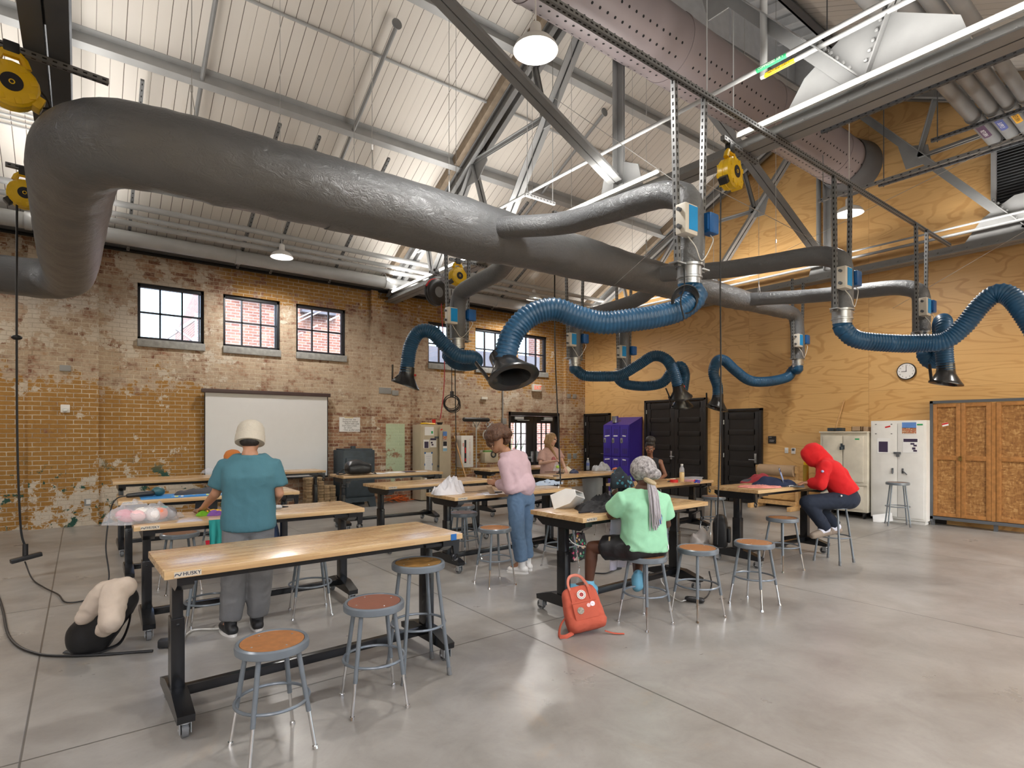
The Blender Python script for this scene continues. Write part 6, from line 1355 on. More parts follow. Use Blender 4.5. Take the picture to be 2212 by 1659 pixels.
# black backpack, white bag and tote under the benches
backpack('backpack', 'black backpack on the floor under the laptop bench', spot(1557, 1178, z=0), .5, .30, .20, .44, FB, .02, 3)
lump('white_handbag', 'white bag with dark cloth on the floor beside the laptop bench backpack', 'bag', spot(1512, 1172, z=0), .22, .14, .22, mat_print('white_navy', [(.62, .58, .55), (.64, .6, .56), (.03, .03, .08), (.6, .56, .54)], 5), 40, .3, freq=5, amp=.2)
tb = thing('tote_bag', 'black floral tote standing on the floor under the pink sweater bench end', 'bag', spot(1253, 1212, z=0) + V((0, .1, 0)), .2); m = MB()
m.loft([[V((x_*w, y_*d, z)) for x_, y_ in ((-1, -1), (0, -1.15), (1, -1), (1.05, 0), (1, 1), (0, 1.15), (-1, 1), (-1.05, 0))] for z, w, d in ((0, .13, .07), (.02, .15, .085), (.18, .155, .08), (.32, .15, .05), (.32, .145, .045), (.05, .13, .06))]); part('tote_body', m, mat_print('floral_print', [(.015, .012, .015), (.02, .015, .02), (.42, .05, .12), (.40, .22, .05), (.02, .02, .02), (.05, .22, .12), (.5, .35, .3)], 26), tb, True); part('handle', MB().tube(smoothpath([(-.08, -.06, .31), (-.06, -.08, .42), (.06, -.08, .42), (.08, -.06, .31)], 6), .010, 8), FB, tb, True)
tubes('floor_cable', 'thick black cable sweeping along the left floor edge to a power block', 'cable', [[spot(-20, 1240, z=.012), spot(4, 1310, z=.012), spot(22, 1378, z=.012), spot(80, 1412, z=.012), spot(180, 1416, z=.012), spot(330, 1406, z=.012)]], .010, M['cord'])
c = spot(364, 1398, z=.0); solo('power_block', MB().box(c + V((0, .0, .035)), (.13, .07, .06), (0, 0, -.4), bev=.012), M['black_pl'], 'black power block behind the nearest bench leg', 'socket')
tubes('white_cable', 'pale cable from the power block to the shoe of the beanie man', 'cable', [[c + V((.06, 0, .04)), spot(385, 1390, z=.02), spot(415, 1362, z=.012), spot(470, 1358, z=.012), spot(500, 1350, z=.012)]], .006, M['wcord'])
tubes('floor_cable', 'black cable end on the floor under the mint shirt bench', 'cable', [[spot(1283, 1238, z=.012), spot(1310, 1238, z=.012), spot(1330, 1228, z=.02), spot(1322, 1226, z=.03)]], .008, M['cord'])
c = spot(1330, 1225, z=.03); solo('plug_block', MB().box(c, (.14, .05, .05), (0, 0, -.3), bev=.01), M['black_pl'], 'black socket block on floor below the mint shirt knee', 'socket')
tubes('white_cable', 'white cable loop on the floor between two stools right of the mint shirt', 'cable', [[spot(1435, 1220, z=.25), spot(1428, 1250, z=.10), spot(1437, 1268, z=.012), spot(1448, 1285, z=.012), spot(1468, 1298, z=.012), spot(1484, 1296, z=.02)]], .005, M['wcord'])
c0, c1 = spot(1485, 1293, z=.03), spot(1516, 1297, z=.03); pw = solo('power_brick', MB().cap(c0, c1, .026, .026), M['black_pl'], 'black cylindrical power adapter near the foot of the mint bench', 'adapter')
tubes('floor_cable', 'black cable rising from the adapter behind the mint bench caster', 'cable', [[c1, spot(1530, 1285, z=.02), spot(1537, 1262, z=.10), spot(1532, 1235, z=.3)]], .007, M['cord'])
tubes('white_cable', 'white cable dangling off the right end of the pink bench', 'cable', [[spot(1207, 1050, y=5.55), spot(1205, 1066, y=5.4), spot(1206, 1080, y=5.38), spot(1230, 1165, y=4.9), spot(1280, 1185, y=4.6)]], .006, M['wcord'])
# ------------------------------------------------------------------ people
def hand(mb, w, d, n, k=1.0, curl=.5, side=1):
    """palm with four bent fingers of unequal length and a thumb from the palm's side; w wrist, d pointing, n palm normal."""
    d = V(d).normalized(); n = V(n); n = (n - d*n.dot(d)).normalized(); s = d.cross(n)*side
    c = w + d*.045*k
    mb.cap(w, w + d*.03*k, .027*k, .030*k, 12, fl=(n, .62)); 
    for q in (-.024, -.008, .008, .024): mb.cap(w + d*.02*k + s*q*k*.8, w + d*.085*k + s*q*k*1.05, .0135*k, .0115*k, 10)
    for i, (q, L) in enumerate(((-.027, .062), (-.009, .074), (.009, .070), (.026, .056))):
        p = w + d*.088*k + s*q*k; a = curl*(.5 + .12*i); 
        for f in (.42, .32, .26):
            e = p + (d*cos(a) + n*sin(a))*(L*f*k); mb.cap(p, e, .0092*k, .0084*k, 8); p = e; a += curl*.75
    p = w + d*.030*k - s*.028*k; e = p + (d*.55 - s*.75 + n*.35).normalized()*.036*k; mb.cap(p, e, .0125*k, .0105*k, 8); g = e + (d*.9 - s*.2 + n*.45).normalized()*.030*k; mb.cap(e, g, .0102*k, .009*k, 8)

def body(J, k=1.0, female=False):
    m = MB(); f = V(J['f']).normalized(); up = V((0, 0, 1)); sL = V(J['shL']); sR = V(J['shR'])
    m.cap(J['pelvis'], J['chest'], .115*k, .125*k, 18, fl=(f, .72)); m.cap(J['hipL'], J['hipR'], .095*k, .095*k, 16)
    m.cap(V(J['chest']).lerp(J['pelvis'], .1), J['chest'], .13*k, .12*k, 18, fl=(f, .75)); m.cap(sL, sR, .054*k, .054*k, 14); m.cap(J['chest'], J['neck'], .085*k, .062*k, 16)
    m.cap(J['neck'], V(J['head']) - V(J['hu'])*.05 - V(J['hd'])*.02, .052*k, .050*k, 16)
    hd, hu = V(J['hd']).normalized(), V(J['hu']); hu = (hu - hd*hu.dot(hd)).normalized(); hs = hd.cross(hu)
    Hm = Matrix.Translation(J['head']) @ Matrix((hs, hd, hu)).transposed().to_4x4()
    def h(c, r, rot=None): m.ell(c, r, 20, 14, M=Hm, rot=rot)
    h((0, -.012, .022), (.074, .094, .094)); h((0, .012, -.03), (.062, .078, .082)); h((0, .044, -.078), (.036, .036, .030)); h((0, .050, -.052), (.046, .040, .040))
    h((0, .082, .008), (.013, .018, .030), (-.35, 0, 0)); h((0, .096, -.012), (.017, .014, .012)); h((0, .078, .034), (.052, .016, .014)); h((0, .080, -.046), (.026, .014, .012))
    for q in (-1, 1): h((q*.075, -.012, -.005), (.010, .020, .032)); h((q*.040, .062, -.022), (.022, .020, .020))
    for a, b, c, w in (('shL', 'elL', 'wrL', 'hL'), ('shR', 'elR', 'wrR', 'hR')):
        m.cap(J[a], J[b], .047*k, .036*k, 14); m.cap(J[b], J[c], .038*k, .025*k, 14)
        dd, nn, cu = J.get(w, ((V(J[c]) - V(J[b])).normalized(), V((0, 0, -1)), .5)); hand(m, V(J[c]), dd, nn, k*.95, cu, 1 if a == 'shL' else -1)
    for a, b, c in (('hipL', 'knL', 'anL'), ('hipR', 'knR', 'anR')):
        m.cap(J[a], J[b], .080*k, .055*k, 16); m.cap(J[b], V(J[b]).lerp(J[c], .35), .053*k, .055*k, 16); m.cap(V(J[b]).lerp(J[c], .3), J[c], .056*k, .036*k, 16)
    for c, t in (('anL', 'toeL'), ('anR', 'toeR')):
        m.cap(J[c], V(J[c]).lerp(J[t], .5), .036*k, .032*k, 12); m.cap(V(J[c]).lerp(J[t], .35), J[t], .034*k, .026*k, 12)
    return m, Hm
def person(label, J, skin, lips, k=1.0, eyes=True):
    p = V(J['pelvis']); root = thing('person', label, 'person', (p.x, p.y, 0), 0)
    m, Hm = body(J, k); b = remesh(m, .0065, 3); inv = Hm.inverted()
    mats = [skin, pm('eye_dark', (.015, .010, .008), .3), pm('eye_white', (.62, .60, .57), .3), lips]; nv = [inv @ V(q) for q in b.v]
    for i, fc in enumerate(b.f):
        c = sum((nv[j] for j in fc), V())/len(fc)
        if c.y > .045 and abs(c.z) < .2:
            if abs(c.z + .047) < .0075 and abs(c.x) < .023: b.m[i] = 3
            e = V((abs(c.x) - .031, (c.z - .012)*1.9))
            if e.length < .007: b.m[i] = 1
            elif e.length < .0145: b.m[i] = 2
            elif abs(c.z - .034 + abs(c.x)*.0) < .006 and .014 < abs(c.x) < .05: b.m[i] = 1
    part('body', b, mats, root, sharp=80)
    return root, Hm
def wear(name, root, mb, mat, voxel=.012, smooth=4, crease=.006, cs=10.0, seed=0, label=None): return part(name, remesh(mb, voxel, smooth, crease, cs, seed), mat, root, False, label, sharp=80)
def oval(c, u, v, a, b, n=28, e=.8):
    return [c + u*(a*math.copysign(abs(cos(q))**e, cos(q))) + v*(b*math.copysign(abs(sin(q))**e, sin(q))) for q in [2*pi*i/n for i in range(n)]]
def top_shell(J, k, sl=1.0, hem=.06, loose=1.0, long=False, hemw=1.0):
    """a garment hanging from the shoulders: shaped trunk with a clean cut hem, sleeves cut square."""
    m = MB(); pv, ch, nk = V(J['pelvis']), V(J['chest']), V(J['neck']); sL, sR = V(J['shL']), V(J['shR']); s = (sL - sR).normalized()
    ax = (ch - pv).normalized(); sh = (sL + sR)/2; hw = (sL - sR).length/2; rings = []; L = (ch - pv).length
    def fw(d): f = d.cross(s); return f.normalized()
    stops = [(pv + ax*hem, .172*hemw, .128*hemw, ax), (pv + ax*(hem + .08), .172*hemw, .128*hemw, ax), (pv + ax*L*.55, .162, .120, ax), (ch - ax*.02, .172, .125, ax),
             (ch.lerp(sh, .6) + ax*.01, max(.168, hw*.98), .108, ax), (sh + ax*.045, hw*.92/k, .078, ax), (sh.lerp(nk, .55) + ax*.045, .098, .070, ax), (nk - ax*.005, .066, .062, ax)]
    for c, a, b, d in stops: rings.append(oval(c, s, fw(d), a*k*loose, b*k*loose))
    m.loft(rings)
    for a, b, c in (('shL', 'elL', 'wrL'), ('shR', 'elR', 'wrR')):
        A, B, Cc = V(J[a]), V(J[b]), V(J[c]); inn = A.lerp(sh, .28) - ax*.005
        if long:
            m.cap(inn, A, .060*k, .062*k*loose, 14); m.cap(A, B, .062*k*loose, .060*k*loose, 16); e = B.lerp(Cc, .90); m.cap(B, B.lerp(Cc, .7), .062*k*loose, .056*k*loose, 16); m.tube([B.lerp(Cc, .6), e], lambda t: (.050 - .010*t)*k*loose, 16)
        elif sl > 0: m.tube([inn, A, A.lerp(B, sl*.5), A.lerp(B, sl)], lambda t: (.056 + .014*t)*k*loose, 18)
    return m
def trousers(J, k, r=(.105, .098, .076, .062), frac=1.0, hip=.105):
    m = MB(); pv = V(J['pelvis']); ax = (V(J['chest']) - pv).normalized(); s = (V(J['hipL']) - V(J['hipR'])).normalized(); f = ax.cross(s).normalized(); hc = (V(J['hipL']) + V(J['hipR']))/2
    m.loft([oval(c, s, f, a*k, b*k) for c, a, b in ((hc - ax*.07, .12, .095), (hc - ax*.02, .165, .118), (pv + ax*.03, .165, .118), (pv + ax*.12, .145, .104), (pv + ax*.16, .14, .10))])
    m.cap(J['hipL'], J['hipR'], hip*k, hip*k, 18)
    for a, b, c in (('hipL', 'knL', 'anL'), ('hipR', 'knR', 'anR')):
        if frac < 1: m.cap(J[a], V(J[a]).lerp(J[b], frac*.8), r[0]*k, r[1]*k, 16); m.tube([V(J[a]).lerp(J[b], frac*.5), V(J[a]).lerp(J[b], frac)], r[1]*k, 18); continue
        m.cap(J[a], J[b], r[0]*k, r[2]*k*1.06, 18); m.cap(J[b], V(J[b]).lerp(J[c], .7), r[2]*k*1.03, r[3]*k*1.08, 16); m.tube([V(J[b]).lerp(J[c], .5), V(J[b]).lerp(J[c], .96)], lambda t: r[3]*k*(1.14 - .14*t), 18)
    return m
def shoe(root, an, toe, mat, sole, k=1.0, ground=None, name='shoe'):
    an, toe = V(an), V(toe); d = (toe - an); d.z = 0; d.normalize(); m = MB(); z0 = (min(an.z, toe.z) - .035) if ground is None else ground
    heel = V((an.x, an.y, z0 + .045)) - d*.035; tp = V((toe.x, toe.y, z0 + .038)); s = V((-d.y, d.x, 0))
    m.cap(heel, heel.lerp(tp, .45), .044*k, .043*k, 16); m.cap(heel.lerp(tp, .4), tp, .044*k, .034*k, 16); m.cap(V((an.x, an.y, z0 + .06)), an + V((0, 0, .01)), .045*k, .046*k, 14)
    m.v = [(p[0], p[1], max(p[2], z0 + .012)) for p in m.v]
    sh = part(name, remesh(m, .008, 3), mat, root, sharp=80)
    o = []
    for i in range(24):
        q = 2*pi*i/24; c = heel.lerp(tp, .5); L = (tp-heel).length/2 + .045; o.append(c + d*(L*cos(q)) + s*(.046*k*(1 - .12*cos(q))*sin(q)))
    so = MB().loft([[V((p.x, p.y, z0 + z)) for p in o] for z in (.0, .022)]); part('sole', so, sole, sh); return sh
D = lambda px, py, d: spot(px, py, d=d)
SK_L = mat_skin('skin_fair', (.60, .36, .26)); SK_M = mat_skin('skin_light_brown', (.40, .20, .115)); SK_T = mat_skin('skin_tan', (.47, .235, .14)); SK_D = mat_skin('skin_brown', (.20, .082, .042)); SK_DD = mat_skin('skin_deep_brown', (.105, .043, .024))
LP1, LP2 = pm('lip_rose', (.48, .16, .14), .4), pm('lip_brown', (.22, .07, .055), .4)
BL = pm('black_shoe', (.015, .015, .017), .5); WS = pm('white_shoe', (.74, .72, .70), .55, 0, .04)
hair_b = mat_hair('dark_hair', (.010, .008, .007), (.03, .022, .018))
UP = V((0, 0, 1))
# -- beanie man, seen from behind
f1 = FWD*.92 - SIDE*.25
J = dict(f=f1, pelvis=D(537, 1128, 4.5), chest=D(539, 1022, 4.48), neck=D(540, 982, 4.5), head=D(541, 950, 4.53), hd=f1 - UP*.28, hu=UP, shL=D(489, 1006, 4.46), shR=D(590, 1005, 4.54), elL=D(466, 1066, 4.5), elR=D(603, 1066, 4.56),
         wrL=D(440, 1096, 4.78), wrR=D(588, 1090, 4.84), hipL=D(512, 1135, 4.47), hipR=D(561, 1135, 4.53), knL=D(507, 1238, 4.47), knR=D(562, 1236, 4.55), anL=D(498, 1342, 4.47), anR=D(556, 1330, 4.6), toeL=D(482, 1358, 4.58), toeR=D(549, 1333, 4.78))
p1, H1 = person('person in a teal shirt and cream beanie standing with back turned at second bench', J, SK_T, LP1, 1.0)
wear('shirt', p1, top_shell(J, 1.05, .74, -.05, 1.10), mat_cloth('teal_jersey', (.060, .165, .205)), .012, 4, .008, 8, 1)
wear('trousers', p1, trousers(J, 1.0, (.105, .11, .092, .080)), mat_cloth('grey_sweatpants', (.165, .165, .170)), .012, 4, .008, 9, 2)
shoe(p1, J['anL'], J['toeL'], BL, WS, 1.05, 0.0); shoe(p1, J['anR'], J['toeR'], BL, WS, 1.05, 0.0)
m = MB().lathe([(.103, -.045), (.109, -.045), (.112, -.02), (.110, .018), (.104, .022), (.105, .05), (.100, .085), (.084, .118), (.055, .138), (.02, .145), (.001, .146)], 30, M=H1 @ Matrix.Translation((0, -.012, .012)) @ Matrix.Rotation(-.12, 4, 'X'))
part('beanie', m, mat_cloth('cream_knit', (.52, .47, .39), 40), p1); part('hair', MB().ell((0, -.035, -.025), (.074, .070, .045), M=H1), hair_b, p1)
# -- pink sweater person
f2 = FWD*.72 - SIDE*.70
J = dict(f=f2, pelvis=D(1127, 1072, 6.5), chest=D(1112, 1004, 6.50), neck=D(1093, 975, 6.53), head=D(1072, 957, 6.58), hd=f2*.9 - UP*.62, hu=UP*.9 + f2*.5, shL=D(1089, 1000, 6.38), shR=D(1127, 988, 6.64), elL=D(1102, 1054, 6.36), elR=D(1122, 1046, 6.82),
         wrL=D(1073, 1043, 6.58), wrR=D(1084, 1047, 6.78), hipL=D(1114, 1080, 6.43), hipR=D(1138, 1078, 6.57), knL=D(1117, 1146, 6.42), knR=D(1133, 1143, 6.58), anL=D(1127, 1214, 6.42), anR=D(1139, 1206, 6.58), toeL=D(1102, 1229, 6.46), toeR=D(1126, 1216, 6.68),
         hL=(-SIDE + FWD*.2 + UP*.1, FWD, .6), hR=(-SIDE + UP*.1, -FWD, .6))
p2, H2 = person('person with curly brown hair in a pale pink sweater and blue jeans, bent over bench', J, SK_M, LP1, .93)
wear('sweater', p2, top_shell(J, .95, 1, .07, 1.20, True).cap(V(J['pelvis']).lerp(J['chest'], .36) + SIDE*.03, V(J['pelvis']).lerp(J['chest'], .5), .155, .155), mat_cloth('pink_fleece', (.56, .395, .43)), .012, 4, .010, 8, 3)
wear('jeans', p2, trousers(J, .92, (.108, .10, .086, .078)), mat_cloth('blue_denim', (.105, .175, .28), 14, .9, .3), .011, 3, .007, 11, 4)
for a, t in (('anL', 'toeL'), ('anR', 'toeR')): shoe(p2, J[a], J[t], WS, WS, 1.0, 0.0)
m = MB()
r0 = random.Random(2)
for k in range(110):
    a, b = r0.uniform(0, 2*pi), r0.uniform(-.35, 1.4); c = V((cos(a)*cos(b), sin(a)*cos(b) - .35, sin(b)))*.118 + V((0, -.03, .035)); m.ell(H2 @ c, (.045, .045, .045), 10, 7)
part('hair', remesh(m, .011, 1, .012, 34, 5), mat_hair('curly_brown_hair', (.045, .020, .012), (.16, .075, .04), (50, 50, 50)), p2, sharp=80)
part('earring', MB().torus(H2 @ V((-.082, -.01, -.055)), .030, .0028, 24, 6, rot=(pi/2, 0, .6)), pm('gold_hoop', (.75, .5, .35), .25, .9), p2)
c = D(1062, 1052, 6.66); solo('brown_paper', MB().loft([[c + V((0, 0, .09)) + SIDE*x_*.5 - SIDE*.03 + FWD*(.02*q) + UP*(.03*abs(x_)*8 - .10*(1-q)) for x_ in (-.06, -.02, .02, .06)] + [c + V((0, 0, -.12)) + SIDE*(x_*.6 + .03) + FWD*(.02*q + .004) for x_ in (.06, .02, -.02, -.06)] for q in (0, .06)]), M['kraft'], 'brown paper piece held by the person in the pink sweater', 'paper')
# -- long-haired person behind the rear bench
f3 = (V((.25, -1, 0)))
J = dict(f=f3, pelvis=D(1186, 1024, 10.9), chest=D(1188, 984, 10.88), neck=D(1188, 966, 10.86), head=D(1192, 949, 10.80), hd=SIDE*.78 - FWD*.48 - UP*.35, hu=UP, shL=D(1206, 976, 10.98), shR=D(1171, 978, 10.80), elL=D(1214, 996, 10.85), elR=D(1167, 1001, 10.70),
         wrL=D(1221, 1012, 10.62), wrR=D(1197, 996, 10.52), hipL=D(1193, 1030, 10.95), hipR=D(1178, 1031, 10.85), knL=D(1196, 1066, 10.9), knR=D(1180, 1067, 10.8), anL=D(1194, 1102, 10.95), anR=D(1180, 1103, 10.85), toeL=D(1203, 1110, 10.85), toeR=D(1188, 1111, 10.75))
p3, H3 = person('person with long fair hair in a dusty pink tee, standing behind bench with cream cap', J, SK_L, LP1, .92)
wear('shirt', p3, top_shell(J, .93, .75, -.02, 1.12), mat_cloth('dusty_pink_jersey', (.50, .315, .27)), .013, 4, .008, 9, 6)
fc = V(J['chest']) + V(f3).normalized()*.112 - UP*.07; part('shirt_print', MB().ell(fc, (.10, .022, .07), rot=(.0, 0, .2)), pm('rose_print', (.36, .11, .11), .7), p3)
wear('trousers', p3, trousers(J, .92), mat_cloth('black_trousers', (.014, .014, .017)), .014, 3, .005)
for a, t in (('anL', 'toeL'), ('anR', 'toeR')): shoe(p3, J[a], J[t], WS, WS, .95, 0.0)
m = MB().ell((0, -.022, .032), (.086, .098, .094), M=H3)
for s in (-1, 1):
    for k in range(6):
        a = H3 @ V((s*(.062 + .006*(k % 3)), .035 - .024*k, .05)); b = H3 @ V((s*(.080), .03 - .022*k, -.09)); e = V(J['chest']) + V(f3).normalized()*(.105 - .012*k) + SIDE*(s*.055*(1 if k < 4 else .6)) + UP*(-.06 + .01*k)
        m.cap(a, b, .022, .024, 8); m.cap(b, e, .024, .012, 8)
m.cap(H3 @ V((0, -.09, .02)), V(J['neck']) - V(f3).normalized()*.10 - UP*.12, .06, .035)
part('hair', remesh(m, .010, 2, .004, 22, 7), mat_hair('fair_long_hair', (.26, .145, .065), (.50, .33, .17), (70, 70, 5)), p3, sharp=80)
c = D(1204, 1007, 10.5); lump('clear_packet', 'clear packet with green bits held by the long-haired person', 'packet', c - UP*.09, .09, .06, .17, fog, 50, n=18)
part('green_bit', MB().ell(c - UP*.01 - FWD*.05, (.035, .03, .03)), pm('lime_bits', (.35, .5, .06), .6), bpy.data.objects['clear_packet'])
# -- person in black sleeveless top
f4 = -FWD*.95 - SIDE*.25
J = dict(f=f4, pelvis=D(1404, 1062, 9.95), chest=D(1404, 1008, 9.95), neck=D(1404, 990, 9.93), head=D(1404, 968, 9.86), hd=-FWD*.85 - SIDE*.28 - UP*.33, hu=UP - FWD*.3, shL=D(1426, 998, 9.93), shR=D(1383, 999, 9.93), elL=D(1437, 1026, 9.80), elR=D(1371, 1026, 9.80),
         wrL=D(1420, 1040, 9.58), wrR=D(1383, 1040, 9.58), hipL=D(1414, 1068, 9.97), hipR=D(1394, 1068, 9.97), knL=D(1415, 1100, 9.9), knR=D(1393, 1100, 9.9), anL=D(1415, 1121, 9.95), anR=D(1393, 1121, 9.95), toeL=D(1414, 1130, 9.82), toeR=D(1393, 1130, 9.82))
for q in ('anL', 'anR'): J[q] = V((J[q].x, J[q].y, .085))
for q in ('toeL', 'toeR'): J[q] = V((J[q].x, J[q].y, .05))
p4, H4 = person('person in black sleeveless top with hair in a high bun, before the tall double door', J, SK_D, LP2, .95)
wear('top', p4, top_shell(J, .90, 0, .03, 1.0), mat_cloth('black_jersey', (.010, .010, .012)), .013, 4, .005)
wear('trousers', p4, trousers(J, .93), bpy.data.materials['black_trousers'], .014, 3, .005)
for a, t in (('anL', 'toeL'), ('anR', 'toeR')): shoe(p4, J[a], J[t], BL, BL, .95, 0.0)
part('hair', remesh(MB().ell((0, -.028, .036), (.084, .095, .088), M=H4).ell((0, -.03, .145), (.085, .085, .062), M=H4).ell((0, .0, .095), (.07, .075, .05), M=H4), .009, 2, .007, 40, 3), hair_b, p4, sharp=80)
nk = V(J['neck']); part('necklace', MB().tube(smoothpath([nk + SIDE*-.06 + UP*.01 - FWD*.03, nk - FWD*.10 - SIDE*.045 - UP*.05, nk - FWD*.125 - UP*.13, nk - FWD*.10 + SIDE*.045 - UP*.05, nk + SIDE*.06 + UP*.01 - FWD*.03], 8), .0035, 6), M['chrome'], p4)
# -- mint shirt person, seated, seen from behind
f5 = FWD*.80 - SIDE*.55
J = dict(f=f5, pelvis=D(1391, 1172, 4.74), chest=D(1390, 1090, 4.74), neck=D(1388, 1057, 4.77), head=D(1390, 1022, 4.82), hd=f5*.9 - UP*.5, hu=UP, shL=D(1345, 1078, 4.66), shR=D(1431, 1080, 4.84), elL=D(1319, 1112, 4.80), elR=D(1440, 1132, 4.90),
         wrL=D(1337, 1070, 5.02), wrR=D(1418, 1108, 5.10), hipL=D(1372, 1183, 4.70), hipR=D(1409, 1184, 4.80), knL=D(1279, 1182, 4.90), knR=D(1378, 1190, 5.22), anL=V((3.505, 3.50, .285)), anR=D(1377, 1240, 4.98), toeL=V((3.42, 3.63, .235)), toeR=D(1376, 1256, 5.10), hL=(f5 + UP*.4, SIDE, .7))
p5, H5 = person('person in a mint green tee with silver ponytail, seated on stool with back turned', J, SK_DD, LP2, 1.0)
wear('shirt', p5, top_shell(J, 1.03, .72, -.06, 1.14), mat_cloth('mint_jersey', (.33, .66, .42)), .012, 4, .009, 8, 11)
nb5 = -V(f5).normalized(); bc = V(J['pelvis']).lerp(J['chest'], .72)
sp = MB()
sp.ell(bc + nb5*.112 - SIDE*.012 - UP*.01, (.075, .040, .085), 20, 12, rot=Matrix((SIDE, nb5, UP)).transposed())
part('back_print', sp, mat_print('blue_print', [(.02, .12, .45), (.02, .06, .14), (.10, .34, .55), (.03, .05, .10)], 26), p5)
wear('shorts', p5, trousers(J, 1.0, (.108, .106, 0, 0), .70, .120), mat_cloth('black_satin', (.012, .012, .014), 9, .45), .011, 3, .006)
part('shorts_logo', MB().box(V(J['hipL']).lerp(J['knL'], .62) - FWD*.075 + UP*.088, (.04, .012, .03), (0, 0, .65)), pm('tan_logo', (.42, .32, .18), .5), p5)
CROC = pm('sky_blue_clog', (.16, .44, .62), .5)
s5 = shoe(p5, J['anL'], J['toeL'], CROC, CROC, 1.05, name='clog'); h5 = MB()
for k in range(12): 
    a = .6*k; h5.ell(V(J['toeL']) + V((.028*cos(a) - .02, .022*sin(a), .008 + .004*(k % 3))), (.006, .006, .006), 8, 5)
part('vent_hole', h5, M['ink'], s5)
m = MB().cap(J['anR'] - UP*.04, V(J['toeR']) - UP*.05, .055, .045, 16); m.cap(V(J['anR']) - FWD*.03 + UP*.0, V(J['anR']) - FWD*.03 - UP*.09, .046, .05); cl = part('clog', remesh(m, .009, 4), CROC, p5, sharp=80)
m = MB().ell((0, -.015, .03), (.108, .116, .112), M=H5)
part('hair', remesh(m.cap(H5 @ V((0, -.07, -.03)), H5 @ V((.02, -.10, -.06)), .07, .045), .009, 2, .006, 42, 8), mat_hair('silver_braids', (.10, .088, .085), (.54, .50, .49), (38, 38, 38)), p5, sharp=80)
tl = MB(); t0 = D(1404, 1040, 4.66); r0 = random.Random(9)
for k in range(46):
    a = r0.uniform(0, 6.28); r = r0.uniform(.0, .038); o = SIDE*(r*cos(a)) + FWD*(r*sin(a)*.6)
    tl.tube(smoothpath([t0 + o*.5, D(1411, 1062, 4.60) + o*1.1, D(1415, 1095, 4.57) + o*1.25, D(1418 + r0.uniform(-3, 3), 1130 + r0.uniform(-12, 16), 4.58) + o*1.2], 5), lambda t: .0085*(1 - .45*t), 6)
part('ponytail', tl, mat_hair('silver_lengths', (.36, .33, .345), (.58, .54, .56), (90, 90, 5)), p5, sharp=80)
part('scrunchie', MB().torus(t0 + V((0, 0, .0)), .040, .017, 24, 8, rot=(.35, .25, 0)), mat_cloth('tan_scrunchie', (.46, .36, .22)), p5)
lump('floral_fabric', 'dark cloth with teal flowers held up by the mint shirt person', 'cloth', D(1343, 1052, 5.14), .16, .10, .17, mat_print('teal_flowers', [(.012, .018, .025), (.015, .02, .03), (.05, .20, .26), (.012, .018, .025), (.10, .32, .40), (.01, .02, .03)], 30), 60, .3, freq=9, amp=.45)
hang('floral_drape', 'dark floral cloth falling onto the mint shirt bench', 'cloth', D(1318, 1060, 5.2), D(1352, 1062, 5.2), .91, 1.12, bpy.data.materials['teal_flowers'], .03, 7)
# -- red hoodie person, seated sideways
f6 = -SIDE
J = dict(f=f6*.75 - UP*.65, pelvis=D(1833, 1074, 7.0), chest=D(1788, 1012, 7.0), neck=D(1772, 994, 7.0), head=D(1756, 984, 7.0), hd=f6*.85 - UP*.62, hu=UP*.8 + f6*.5, shL=D(1782, 1008, 6.84), shR=D(1786, 1006, 7.16), elL=D(1772, 1046, 6.80), elR=D(1770, 1046, 7.22),
         wrL=D(1750, 1043, 6.92), wrR=D(1749, 1042, 7.16), hipL=D(1834, 1080, 6.90), hipR=D(1836, 1080, 7.1), knL=D(1744, 1085, 6.86), knR=D(1757, 1087, 7.2), anL=D(1785, 1143, 6.95), anR=D(1808, 1138, 7.12), toeL=D(1756, 1156, 6.90), toeR=D(1784, 1150, 7.1), hL=(f6, -UP, .35), hR=(f6, -UP, .35))
p6, H6 = person('person in a red hoodie and navy trousers hunched over the laptop, hood up', J, SK_T, LP1, 1.0)
mm = top_shell(J, 1.08, 1, .03, 1.12, True)
mm.cap(V(J['pelvis']).lerp(J['chest'], .35), V(J['pelvis']).lerp(J['chest'], .7) - f6*.02, .145, .155, 20)
mm.ell((0, -.022, .02), (.112, .130, .128), 20, 14, M=H6).cap(H6 @ V((0, .035, .05)), H6 @ V((0, .045, -.05)), .088, .078).cap(H6 @ V((0, -.06, -.04)), V(J['neck']) - f6*.05, .10, .095)
wear('hoodie', p6, mm, mat_cloth('red_fleece', (.56, .006, .008)), .012, 4, .007, 8, 13)
part('sleeve_patch', MB().ell(V(J['shL']).lerp(J['elL'], .25) - FWD*.07 + f6*.055, (.022, .016, .016)), pm('blue_white_patch', (.35, .35, .55), .6), p6)
wear('trousers', p6, trousers(J, 1.02, (.108, .10, .082, .066)), mat_cloth('navy_jersey', (.010, .016, .032)), .012, 4, .006, 10, 14)
part('trouser_logo', MB().ell(V(J['hipL']).lerp(J['knL'], .30) - FWD*.10 + UP*.07, (.016, .010, .012)), M['white'], p6)
part('drawstring', MB().tube(smoothpath([V(J['pelvis']) + f6*.15 + UP*.10, V(J['pelvis']) + f6*.17 + UP*.03 - FWD*.06, V(J['pelvis']) + f6*.13 - FWD*.11], 5), .008, 6), M['cord'], p6)
SOCK = mat_cloth('white_sock', (.66, .66, .74), 20)
